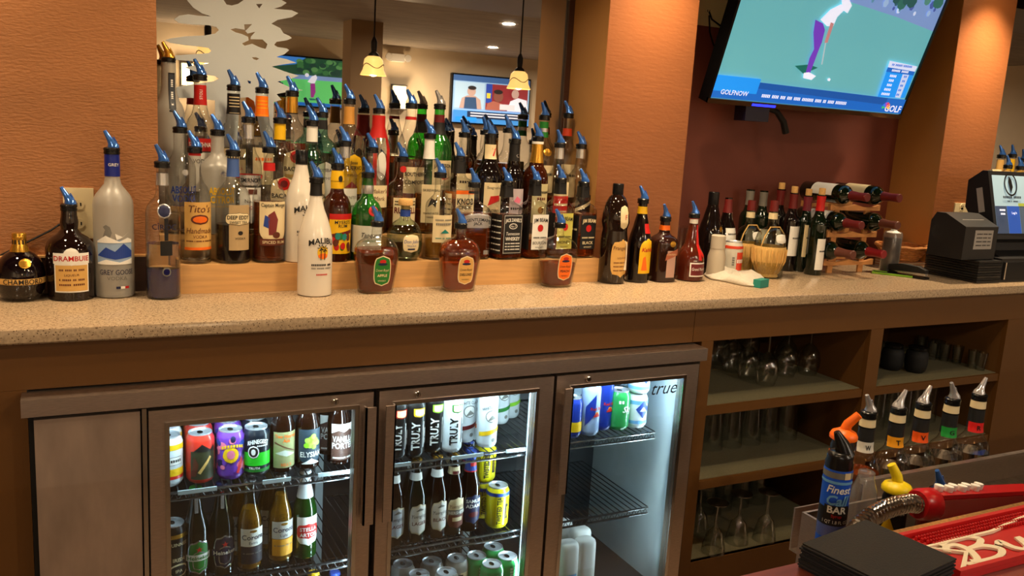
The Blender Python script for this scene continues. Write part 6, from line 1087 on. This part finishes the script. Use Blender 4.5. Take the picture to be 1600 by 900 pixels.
def heap(pts, label, m, name='bar_towel', z0=0.018, cat='towel', seed=1, amp=0.010):   # crumpled cloth: a lumpy closed mound
    random.seed(seed); n = 28; cx = sum(p[0] for p in pts)/len(pts); cyy = sum(p[1] for p in pts)/len(pts); vs = []; fs = []; rings = 7
    def outl(t):
        k = t*len(pts); i = int(k) % len(pts); f = k-int(k); a, b = pts[i], pts[(i+1) % len(pts)]; return a[0]+(b[0]-a[0])*f, a[1]+(b[1]-a[1])*f
    for r in range(rings):
        f = [1, 1.03, 0.98, 0.84, 0.6, 0.32, 0.05][r]; z = [0, 0.25, 0.6, 0.9, 1.0, 1.02, 1.0][r]*z0
        for i in range(n):
            x, y = outl(i/n); a = 2*PI*i/n
            dzv = amp*(math.sin(3*a+r*1.3)+0.7*math.sin(7*a+2*r)) * (1 if r > 1 else 0)*0.5; vs.append((cx+(x-cx)*f, cyy+(y-cyy)*f, max(0, z+dzv)))
    for r in range(rings-1):
        for i in range(n): k = (i+1) % n; fs.append((r*n+i, r*n+k, (r+1)*n+k, (r+1)*n+i))
    fs.append(tuple(range((rings-1)*n, rings*n))); fs.append(tuple(reversed(range(n))))
    o = MB().add(vs, fs, m).build(name, smooth=70); o.location = (0, 0, CT); tag(o, label, cat); return o
TOW = M('white_terry', (198, 190, 174), 0.95, noise=0.06, nscale=120, bump=0.6, bscale=500)
gp = lambda u, v: (lambda q: (q.x, q.y))(pz(u, v, 1.07))
heap([gp(*p) for p in ((1101, 431), (1110, 437), (1135, 441), (1160, 447), (1178, 449), (1194, 440), (1180, 432), (1150, 430), (1132, 424), (1115, 426))], 'crumpled white bar towel lying before the wine bottles', TOW, z0=0.022, amp=0.012)
q = pz(1182, 447, 1.07); tag(MB().box((-0.028, -0.004, 0), (0.03, 0.022, 0.026), TEA, Matrix.Rotation(0.35, 4, 'Z')).build('sponge', X=Matrix.Translation((q.x+0.004, q.y-0.026, CT))), 'teal scrubbing sponge at the end of the towel', 'sponge')
# bottles in the far right niche
random.seed(21)
for i, (u, v, vt, g) in enumerate(((1562, 262, 246, 0), (1580, 255, 245, 1), (1597, 262, 252, 0), (1571, 285, 262, 0), (1590, 285, 264, 1))):
    yy = 0.50 if i < 3 else 0.42; q = py(u, v, yy); zt_ = py(u, vt, yy).z; zz = 1.215 if i < 3 else 1.145
    bottle('liquor_bottle', ['yellow-necked bottle at the left of the far niche', 'bottle with bright yellow neck in the middle of the far niche', 'amber-necked bottle at the picture edge in the far niche', 'low dark-necked bottle behind the register top', 'low bottle with yellow neck behind the register top'][i], 'bottle', (q.x, yy, zz), 0.036, zt_-zz, 'std', liq=LQa, fill=0.5, group='bottles in the far niche', decor=lambda k, H, R, n: (k.band(0.80*H, 0.97*H, YEL if g else TAN), k.patch(0.2*H, 0.5*H, 0.06, CRM, 'rect', 0)))
for k, (ya, yb, z) in enumerate(((0.36, 0.455, 1.1445), (0.456, 0.56, 1.2145))): tag(MB().box((3.52, ya, 1.0702), (5.2, yb, z), MAPLE).build('bottle_riser_step'), ('low' if k == 0 else 'high')+' maple step in the far niche behind the register', 'riser', 'steps of the far riser')
# ================================================================== the bar in the foreground
BARW = M('bar_top_wood', (122, 62, 48), 0.3, coat=0.4, noise=0.2, nscale=10, stretch=(1, 7, 1))
bt = tag(MB().prism([Vector((-1.6, y, z)) for y, z in ((-1.93, 1.03), (-1.338, 1.03), (-1.333, 1.036), (-1.333, 1.064), (-1.338, 1.07), (-1.93, 1.07))], (5.8, 0, 0), BARW).build('serving_bar', smooth=30), 'polished reddish wood bar top in the foreground', 'bar top')
struct(MB().box((-1.6, -1.88, 0), (4.2, -1.80, 1.0298), M('bar_die_panel', (196, 178, 158), 0.6)).build('wall_bar'), 'panelled front wall carrying the bar top')
tag(MB().box((0.86, -1.3325, 1.052), (4.2, -1.3245, 1.0745), M('gold_edge_glint', (206, 158, 96), 0.3, metal=0.8, noise=0.3, nscale=200)).build('edge_strip'), 'gold edge strip for light caught along the inner edge of the bar', 'trim')  # edge trim whose gold stands in for light caught by the rounded edge
# napkins
nk = thing('napkin_stack', 'stack of black cocktail napkins on the bar corner', 'napkins', (0.79, -1.392, 1.0704), math.radians(9))
NAPM = M('black_napkin', (20, 20, 23), 0.85, bump=0.2, bscale=400); NAPM2 = M('black_napkin_fold', (30, 30, 34), 0.85); random.seed(6)
for i in range(16):
    j, k = random.uniform(-0.002, 0.002), random.uniform(-0.002, 0.002); h = 0.030/16
    MB().box((-0.062+j, -0.055+k, i*h), (0.062+j, 0.055+k, (i+1)*h-0.0003), NAPM if i % 2 else NAPM2).build('napkin', nk)
# rail mat
MATR = M('red_rubber', (186, 22, 24), 0.4); MATW = M('white_rubber', (236, 224, 196), 0.45)
mt = thing('bar_mat', 'long red rubber bar mat with white script lettering', 'bar mat', (0.872, -1.437, 1.0704))
ML, MD = 0.60, 0.0935
MB().box((0, 0, 0), (ML, MD, 0.006), MATR).build('mat_base', mt); MB().ring([(0, 0, 0.0062), (ML, 0, 0.0062), (ML, MD, 0.0062), (0, MD, 0.0062)], [(0.006, 0.006, 0.0062), (ML-0.006, 0.006, 0.0062), (ML-0.006, MD-0.006, 0.0062), (0.006, MD-0.006, 0.0062)], (0, 0, 0.006), MATR).build('rim', mt)
nb = MB()
for r in range(4):
    for i in range(110):
        x = 0.03+i*0.005+r*0.0025; y = MD-0.012-r*0.0062
        if x < ML-0.02 and not (0.112 < x < 0.15 and r > 2): nb.lathe([(0.0019, 0.0062), (0.0017, 0.0100), (0.0008, 0.0108)], MATR, 6, X=Matrix.Translation((x, y, 0)), cap0=False)
o = nb.build('nubs', mt); o['kind'] = 'stuff'
MB().prism([Vector((x, y, 0.0062)) for x, y in ((0.012, 0.062), (0.14, 0.062), (0.30, 0.088), (0.30, 0.084), (0.142, 0.0585), (0.022, 0.0585), (0.060, 0.0335), (0.022, 0.009), (0.012, 0.009), (0.052, 0.0335))], (0, 0, 0.0035), MATW).build('white_outline', mt, smooth=0)
def script(strokes, x0, y0, kx, ky, w0):   # brush strokes: flat raised ribbons, thicker on the downstrokes
    mb = MB()
    for n_, st in enumerate(strokes):
        st = [(p[0]*kx, p[1]*ky) for p in st]; pts = []
        for a in range(len(st)-1):
            p0, p1, p2, p3 = st[max(a-1, 0)], st[a], st[a+1], st[min(a+2, len(st)-1)]
            for t in [i/6 for i in range(6)]:
                f = lambda q0, q1, q2, q3: 0.5*(2*q1+(q2-q0)*t+(2*q0-5*q1+4*q2-q3)*t*t+(3*q1-q0-3*q2+q3)*t**3)
                pts.append((f(p0[0], p1[0], p2[0], p3[0]), f(p0[1], p1[1], p2[1], p3[1])))
        pts.append(st[-1]); vs = []; fs = []; zt = 0.0090+0.0002*(n_ % 3)
        for i, p in enumerate(pts):
            a, b = pts[max(i-1, 0)], pts[min(i+1, len(pts)-1)]; dx, dy = b[0]-a[0], b[1]-a[1]; L_ = math.hypot(dx, dy) or 1; w_ = w0*(0.7+0.5*abs(dy)/L_)
            for z in (0.0064, zt):
                for sg_ in (-1, 1): vs.append((x0+p[0]-sg_*dy/L_*w_, y0+p[1]+sg_*dx/L_*w_, z))
        for i in range(len(pts)-1):
            o = 4*i; fs += [(o+2, o+6, o+7, o+3), (o, o+1, o+5, o+4), (o, o+4, o+6, o+2), (o+1, o+3, o+7, o+5)]
        mb.add(vs, fs, MATW)
    return mb
BUD = [[(0.05, 0.62), (0.15, 0.80), (0.30, 0.78), (0.34, 0.50), (0.22, 0.10), (0.05, 0.02), (0.0, 0.12)], [(0.10, 0.88), (0.30, 1.0), (0.62, 0.98), (0.72, 0.78), (0.58, 0.60), (0.38, 0.54)], [(0.38, 0.54), (0.60, 0.50), (0.72, 0.24), (0.55, 0.02), (0.25, 0.0), (0.10, 0.08)],
       [(0.80, 0.40), (0.90, 0.52), (0.92, 0.20), (1.0, 0.04), (1.12, 0.12), (1.22, 0.48)], [(1.22, 0.52), (1.22, 0.14), (1.30, 0.04), (1.40, 0.14)], [(1.70, 0.46), (1.56, 0.54), (1.44, 0.36), (1.46, 0.10), (1.58, 0.02), (1.70, 0.20), (1.80, 0.98)], [(1.80, 0.96), (1.76, 0.40), (1.80, 0.06), (1.92, 0.10), (2.02, 0.50)],
       [(2.02, 0.50), (2.04, 0.10), (2.14, 0.04), (2.24, 0.44), (2.26, 0.10), (2.36, 0.04), (2.46, 0.50), (2.56, 0.46)], [(2.60, 0.26), (2.78, 0.38), (2.72, 0.52), (2.60, 0.40), (2.60, 0.10), (2.74, 0.02), (2.88, 0.20)], [(2.90, 0.50), (2.90, 0.12), (2.98, 0.04), (3.06, 0.14)], [(3.26, 0.50), (3.12, 0.46), (3.18, 0.30), (3.28, 0.16), (3.18, 0.02), (3.04, 0.08)], [(3.36, 0.26), (3.54, 0.38), (3.48, 0.52), (3.36, 0.40), (3.36, 0.10), (3.50, 0.02), (3.62, 0.16)], [(3.68, 0.52), (3.68, 0.02)], [(3.68, 0.36), (3.78, 0.50), (3.90, 0.48)]]
o = script(BUD, 0.030, 0.012, 0.104, 0.050, 0.0042).build('lettering', mt, smooth=30)
# underbar: drainboard with upstand, bottle well
UY0, UY1 = -1.322, -0.737
UZ = 0.748
dr = thing('drainboard', 'worn stainless drainboard with raised back lip', 'drainboard', (1.8, UY1, UZ))
SCR = M('scratched_steel', (176, 168, 152), 0.28, metal=1.0, noise=0.3, nscale=25, stretch=(6, 1, 1), bump=0.15, bscale=60)
xl0 = py(1352, 752, UY1).x
MB().box((xl0-1.8, UY0-UY1, -0.02), (1.2, -0.0003, 0), SCR).build('board', dr)
MB().box((xl0-1.8, 0, -0.02), (1.2, 0.004, 0.062), STEEL).box((xl0-1.8, 0.0042, 0.052), (1.2, 0.014, 0.062), STEEL).build('back_lip', dr)
for x in (-0.1, 0.4, 1.0): MB().box((x, -0.45, -UZ), (x+0.04, -0.41, -0.0202), STEEL).build('leg', dr)
WX = py(1253, 800, -0.79).x
wl = thing('bottle_well', 'open stainless bottle well at the end of the drainboard', 'bottle well', (WX, -0.79, 0.53))
wx0, wx1, wy0, wy1, wh = 0.0, xl0-WX-0.004, -0.42, 0.0, py(1253, 800, -0.79).z-0.53
for a, b in (((wx0, wy0, 0), (wx0+0.006, wy1, wh)), ((wx1-0.006, wy0, 0), (wx1, wy1, wh)), ((wx0+0.0062, wy0, 0), (wx1-0.0062, wy0+0.006, wh)), ((wx0+0.0062, wy1-0.006, 0), (wx1-0.0062, wy1, wh)), ((wx0+0.0062, wy0+0.0062, 0), (wx1-0.0062, wy1-0.0062, 0.004))): MB().box(a, b, STEEL).build('well_wall', wl)
for x in (wx0+0.02, wx1-0.05):
    for y in (wy0+0.02, wy1-0.05): MB().box((x, y, -0.53), (x+0.03, y+0.03, -0.0005), STEEL).build('leg', wl)
# speed rail behind the lip
SRY = -0.665; SRZ = 0.60
sr = thing('speed_rail', 'stainless speed rail holding the well bottles', 'speed rail', (1.95, SRY, SRZ))
MB().box((-0.45, -0.055, -0.006), (0.75, 0.055, -0.0005), STEEL).build('rail_floor', sr); MB().box((-0.45, 0.056, -0.006), (0.75, 0.060, 0.10), STEEL).build('rail_front', sr)
for x in (-0.44, 0.70): MB().box((x, -0.02, -SRZ), (x+0.03, 0.01, -0.0065), STEEL).build('leg', sr)
STK = [(M('white_sticker', (222, 218, 206), 0.6), 'W', 'white', LQd, 0.0), (M('amber_sticker', (240, 160, 20), 0.5), 'T', 'amber', LQc, PI), (M('orange_sticker', (244, 90, 16), 0.5), 'V', 'orange', LQc, PI), (M('green_sticker', (30, 150, 60), 0.5), 'G', 'green', LQc, 0.0), (M('red_sticker', (220, 30, 30), 0.5), 'R', 'red', LQc, PI)]
for i, ((u, v), (m, ch, nm, lq, sp)) in enumerate(zip(((1357, 650), (1404, 643), (1443, 636), (1488, 629), (1530, 622)), STK)):
    q = py(u, v, SRY)
    def dd(k, H, R, n, m=m, ch=ch): k.band(0.775*H, 0.92*H, M('neck_black', (24, 25, 27), 0.5)); k.band(0.93*H, 0.985*H, CRM, 0.0008); k.patch(0.75*H, 0.825*H, 0.052, m, 'rect', -0.008, 0.0012); k.text(ch, 0.787*H, 0.016, INK, -0.008, 0.012, 0.02, off=0.002)
    bottle('well_bottle', 'well liquor bottle in the speed rail with a %s neck sticker' % nm, 'bottle', (q.x, SRY, SRZ), 0.0440, q.z-SRZ, 'well', neck=0.0165, liq=lq, fill=0.60, top='clear', decor=dd, spin=sp, group='well bottles in the speed rail')
# mixer bottles
WZ = 0.5345
def mixer(label, u, y, vcap, vmid, wpx, capm, labm, zb=WZ, sp=0.0, style=0, rz=0.0):
    q = py(u, vmid, y); R = wpx/2*zd(q)/FPX; H = py(u, vcap, y).z-zb; t = thing('mixer_bottle', label, 'bottle', (q.x, y, zb), rz, 'mixer bottles in the well')
    pr = [(R*0.9, 0), (R, 0.004), (R, H-0.012), (R*0.86, H)]
    MB().lathe(pr, labm, 28).build('bottle_body', t)
    if style == 0:   # flat flange cap with slanted spout
        MB().lathe([(R*0.9, H), (R*1.16, H+0.004), (R*1.18, H+0.010), (R*1.02, H+0.017), (R*0.60, H+0.022), (R*0.46, H+0.024)], capm, 28).build('cap', t)
        d = Vector((math.cos(sp), 0, 1)); MB().tube([Vector((0, 0, H+0.018)), Vector((0, 0, H+0.028))+d*0.006, Vector((0, 0, H+0.028))+d*0.028], [R*0.46, R*0.42, R*0.34], capm, 14).build('spout', t)
    else:
        MB().lathe([(R*0.98, H-0.03), (R*0.98, H), (R*0.9, H+0.006), (R*0.92, H+0.012), (R*0.8, H+0.018), (R*0.7, H+0.020)], capm, 28).build('cap', t); MB().tube([(0.008, 0, H+0.012), (0.0, 0, H+0.034), (-0.012, 0, H+0.056)], [R*0.70, R*0.50, R*0.22], capm, 12).build('spout', t)
    return t, Skin(pr), H
BLL = M('blue_label', (20, 80, 200), 0.35); VA = 0.75
t, k, H = mixer('black-capped mixer bottle with bright blue label and white capitals', 1306, -0.94, 722, 765, 43, BLK, BLL, style=1, rz=-VA+0.15)
zl = lambda v: py(1306, v, -0.94).z-WZ
k.band(zl(742), zl(733), GRY); k.patch(zl(742), zl(732), 0.012, CRM, 'rect', 0.012, 0.0012); k.band(zl(812), zl(786), M('label_black', (18, 20, 30), 0.4)); k.band(zl(830), zl(812), GLpl, 0.001); k.patch(zl(802), zl(782), 0.046, INK, 'rect', 0.0, 0.001); k.text('Finest', zl(758), 0.020, WHT, 0.0, 0.044, 0.02, shear=0.25); k.text('Call', zl(774), 0.026, SKY, 0.0, 0.040, 0.03, shear=0.25); k.text('BAR', zl(788), 0.018, WHT, 0.0, 0.040, 0.03, off=0.0018); k.text('Syrup', zl(797), 0.008, RED, 0.0, 0.028, 0.02, off=0.0018); k.text('1 QT 1.8 FL OZ', zl(806), 0.009, WHT, 0.0, 0.046, off=0.0018); k.band(zl(750), zl(746), SKY, 0.001); k.build(t, 9)
t, k, H = mixer('orange-capped mixer bottle with black and orange label', 1313, -0.835, 688, 720, 36, M('orange_cap', (246, 110, 20), 0.4), M('mixer_black_label', (22, 20, 22), 0.4), sp=0.6, rz=-VA)
k.patch(H-0.06, H-0.018, 0.05, M('peach_label', (214, 150, 130), 0.5), 'rect', 0.010); k.patch(H-0.06, H-0.02, 0.026, ORG, 'rect', -0.024, 0.0012); k.text('~5', H-0.030, 0.010, INK, 0.010, 0.04, 0.02); k.text('~5 3', H-0.046, 0.007, INK, 0.010, 0.04); k.build(t, 9)
t, k, H = mixer('yellow-capped mixer bottle with black label behind the steel hose', 1396, -0.90, 770, 800, 39, M('yellow_cap', (240, 214, 20), 0.4), M('mixer_black_label', (22, 20, 22), 0.4), zb=UZ+0.0005, sp=2.2, rz=-VA)
k.patch(H-0.030, H-0.014, 0.018, CRM, 'rect', 0.004); k.patch(H-0.075, H-0.04, 0.03, YEL, 'tri', -0.012, 0.001); k.text('~5', H-0.036, 0.010, WHT, 0.004, 0.036, 0.02); k.build(t, 9)
# clear jug behind the blue bottle
q = py(1284, 800, -0.90); Rj = 52/2*zd(q)/FPX; Hj = py(1284, 757, -0.90).z-WZ
t = thing('plastic_jug', 'clear round-shouldered plastic jug beside the blue mixer bottle', 'jug', (max(q.x, WX+Rj+0.008), -0.90, WZ))
MB().lathe([(Rj*0.9, 0), (Rj, 0.006), (Rj, Hj*0.55), (Rj*0.94, Hj*0.60), (Rj, Hj*0.65), (Rj*0.95, Hj*0.80), (Rj*0.76, Hj*0.93), (Rj*0.47, Hj)], GLpl, 28, cap1=False).build('jug_body', t); MB().lathe([(Rj*0.5, Hj-0.002), (Rj*0.5, Hj+0.010), (Rj*0.4, Hj+0.012)], GLpl, 20).build('lid', t)
# bottle with blue pourer standing among the drainboard things
q = py(1466, 772, -0.93); bottle('liqueur_bottle', 'short liqueur bottle with blue pourer on the drainboard behind the soda gun', 'bottle', (q.x, -0.93, UZ+0.0005), 0.034, q.z-UZ, 'std', glass=thin('reddish_glass', (150, 60, 50), 0.5, body=0.3), liq=LQr, fill=0.4, neck=0.0155, decor=lambda k, H, R, n: (k.patch(0.1*H, 0.5*H, 0.06, MAR, 'rect', -0.008), k.text('AMARETTO', 0.35*H, 0.010, CRM, -0.008, 0.05)), spin=0.0)
# soda gun
GY_ = -1.06
g0, g1 = py(1437, 788, GY_), py(1640, 776, GY_)
gd = (g1-g0).normalized(); gu = Vector((0, 0, 1)); gu = (gu-gd*gu.dot(gd)).normalized(); gs = gd.cross(gu)
sg = thing('soda_gun', 'red translucent soda gun with white buttons and steel hose', 'soda gun', g0)
GX = Matrix((gd, gs, gu)).transposed().to_4x4(); gl_ = (g1-g0).length
RT_ = M('red_translucent_plastic', (160, 16, 20), 0.15, trans=0.25, coat=0.5); RO = M('red_plastic', (176, 18, 24), 0.3)
MB().box((0.034, -0.019, -0.020), (gl_, 0.019, 0.014), RT_, GX).build('handle_body', sg); MB().box((0.034, -0.017, 0.0145), (gl_*0.82, 0.017, 0.022), RO, GX).build('button_plate', sg)
for i in range(3): MB().box((0.040, -0.0205, -0.014+0.010*i), (gl_, -0.0192, -0.0105+0.010*i), M('dark_red_line', (70, 8, 10), 0.4), GX).build('inner_channel', sg)
MB().lathe([(0.024, -0.008), (0.028, 0.0), (0.028, 0.030), (0.025, 0.034)], RO, 24, X=GX @ Matrix.Rotation(PI/2, 4, 'Y')).build('grip_collar', sg)
for i in range(4): MB().box((0.030+0.0008*i, -0.0212, -0.016+0.009*i), (0.044, -0.0207, -0.012+0.009*i), YEL, GX).build('brass_fitting', sg)
for i in range(7):
    x = 0.048+i*0.0185; MB().lathe([(0.0072, 0.0222), (0.0085, 0.030), (0.0080, 0.0325), (0.0050, 0.033)], WHT, 14, X=GX @ Matrix.Translation((x, -0.004+0.006*(i % 2), 0))).build('button', sg)
hp = [py(u, v, y)-g0 for u, v, y in ((1437, 788, GY_), (1420, 786, GY_), (1400, 790, GY_), (1380, 797, GY_-0.005), (1360, 808, GY_-0.012), (1342, 824, GY_-0.02), (1330, 845, GY_-0.03), (1322, 872, GY_-0.04))]
_rot = None
fine = []
for i in range(len(hp)-1):
    for j in range(16): fine.append(hp[i].lerp(hp[i+1], j/16))
MB().tube(fine, [0.0165 if i % 4 < 2 else 0.0132 for i in range(len(fine))], STEEL2, 14).build('steel_hose', sg, smooth=25)
# ================================================================== glassware in the cabinet
GG = thin('glassware', (250, 252, 248), 0.5, 0.05, f0=0.16)
def gmesh(name, prof, seg=22):
    o = MB().lathe(prof, GG, seg, cap0=False, cap1=False).build(name); me = o.data; bpy.data.objects.remove(o); return me
wine_me = gmesh('wine_glass', [(0.031, 0), (0.039, 0.03), (0.041, 0.055), (0.034, 0.085), (0.018, 0.105), (0.005, 0.115), (0.0035, 0.13), (0.0035, 0.185), (0.008, 0.196), (0.034, 0.200), (0.0345, 0.202), (0.001, 0.203)])
pint_me = gmesh('pint_glass', [(0.043, 0), (0.0415, 0.03), (0.036, 0.10), (0.031, 0.150), (0.030, 0.158), (0.001, 0.158)])
pint2_me = gmesh('tall_glass', [(0.034, 0), (0.033, 0.05), (0.030, 0.13), (0.028, 0.178), (0.001, 0.18)])
cosmo_me = gmesh('stemmed_glass', [(0.040, 0), (0.037, 0.025), (0.026, 0.07), (0.012, 0.085), (0.006, 0.095), (0.0045, 0.12), (0.0045, 0.155), (0.009, 0.165), (0.036, 0.172), (0.0365, 0.175), (0.001, 0.176)])
shot_me = gmesh('shot_glass', [(0.001, 0.012), (0.016, 0.012), (0.0165, 0.0), (0.017, 0.004), (0.022, 0.070), (0.0208, 0.070), (0.0152, 0.013)])
snif_me = gmesh('snifter', [(0.030, 0), (0.040, 0.03), (0.044, 0.06), (0.038, 0.09), (0.02, 0.108), (0.006, 0.115), (0.006, 0.125), (0.03, 0.132), (0.001, 0.134)])
def put(name, me, label, x, y, z, group): o = bpy.data.objects.new(name, me); COL.objects.link(o); o.location = (x, y, z); o.rotation_euler = (0, 0, random.uniform(0, 6)); tag(o, label, 'glass', group); return o
random.seed(12)
Z1, Z2, Z3 = 0.7186, 0.4706, 0.1946
# upper left bay: upturned wine glasses
fr = [(1205, 604, 'nearest upturned wine glass on the upper left shelf'), (1176, 594, 'upturned wine glass left of the nearest on the upper shelf'), (1236, 590, 'upturned wine glass right of the nearest on the upper shelf')]
for u, v, lb in fr: q = pz(u, v, Z1); put('wine_glass', wine_me, lb, q.x, q.y+0.03, Z1, 'upturned wine glasses')
for u, v, lb in ((1152, 583, 'upturned snifter at the left of the upper shelf'), (1128, 571, 'upturned snifter nearest the left stile')): q = pz(u, v, Z1); put('snifter', snif_me, lb, q.x, q.y+0.03, Z1, 'upturned snifters')
for i, (u, v) in enumerate(((1258, 576), (1284, 586), (1176, 566), (1232, 561))): q = pz(u, v, Z1); put('wine_glass', wine_me, ['upturned wine glass in the back row beside the last one', 'rightmost upturned wine glass on the upper left shelf', 'upturned wine glass in the dark back left', 'upturned wine glass in the dark back centre'][i], (2.375, 2.39, 2.22, 2.33)[i], (0.34, 0.24, 0.49, 0.49)[i], Z1, 'upturned wine glasses')
# middle left bay: pint glasses standing upside down, rows from the front
def rows(name, me, z, x0, dx, n, ys, labels, group):
    for r, y in enumerate(ys):
        for i in range(n): put(name, me, labels % ((['first', 'second', 'third', 'fourth', 'fifth', 'sixth', 'seventh', 'eighth'][i]), ['front', 'second', 'back'][r]), x0+i*dx+(0.5*dx if r % 2 else 0), y, z, group)
rows('pint_glass', pint_me, Z2, 1.82, 0.088, 7, (0.27, 0.36, 0.45), '%s upturned pint glass from the left, %s row, middle shelf', 'pint glasses on the middle shelf')
rows('tall_glass', pint2_me, Z2, 2.56, 0.075, 8, (0.24, 0.33), '%s upturned tall glass from the divider, %s row, right middle shelf', 'tall glasses on the right middle shelf')
# lower left bay: upturned stemmed glasses in front, tall glasses behind
for u, v, lb in ((1123, 868, 'nearest upturned stemmed glass on the bottom shelf'), (1160, 852, 'second upturned stemmed glass on the bottom shelf'), (1203, 848, 'third upturned stemmed glass on the bottom shelf'), (1098, 838, 'upturned stemmed glass at the left of the bottom shelf')):
    q = pz(u, v, Z3); put('stemmed_glass', cosmo_me, lb, max(q.x, 1.80), q.y+0.03, Z3, 'upturned stemmed glasses')
rows('tall_glass', pint2_me, Z3, 1.81, 0.082, 7, (0.33, 0.42), '%s upturned tall glass from the left, %s row, bottom shelf', 'tall glasses on the bottom shelf')
# upper right bay: shot glasses and black jars
for i, (u, v) in enumerate(((1530, 576), (1548, 579), (1502, 569), (1474, 566), (1455, 564), (1490, 557), (1441, 553), (1518, 556))):
    q = pz(u, v, Z1); put('shot_glass', shot_me, 'small clear glass %s on the upper right shelf' % ['second from the right end', 'at the right end', 'third from the right end', 'in the middle of the row', 'left of the middle', 'behind the middle', 'beside the black jar', 'at the back'][i], min(py(u, v, min(q.y+0.02, 0.48)).x, 3.15), min(q.y+0.02, 0.48), Z1, 'small glasses on the upper right shelf')
for u, v, lb in ((1394, 583, 'round black jar next to the divider on the upper right shelf'), (1431, 587, 'round black jar beside the small clear glasses')):
    q = pz(u, v, Z1); t = thing('black_jar', lb, 'jar', (py(u, v-20, q.y+0.045).x, q.y+0.045, Z1), 0, 'black jars')
    MB().lathe([(0.028, 0), (0.037, 0.008), (0.041, 0.03), (0.042, 0.06), (0.038, 0.078), (0.031, 0.084)], BLKm, 26).build('jar_body', t); MB().lathe([(0.032, 0.0845), (0.034, 0.087), (0.034, 0.096), (0.028, 0.10)], BLK, 26).build('lid', t)
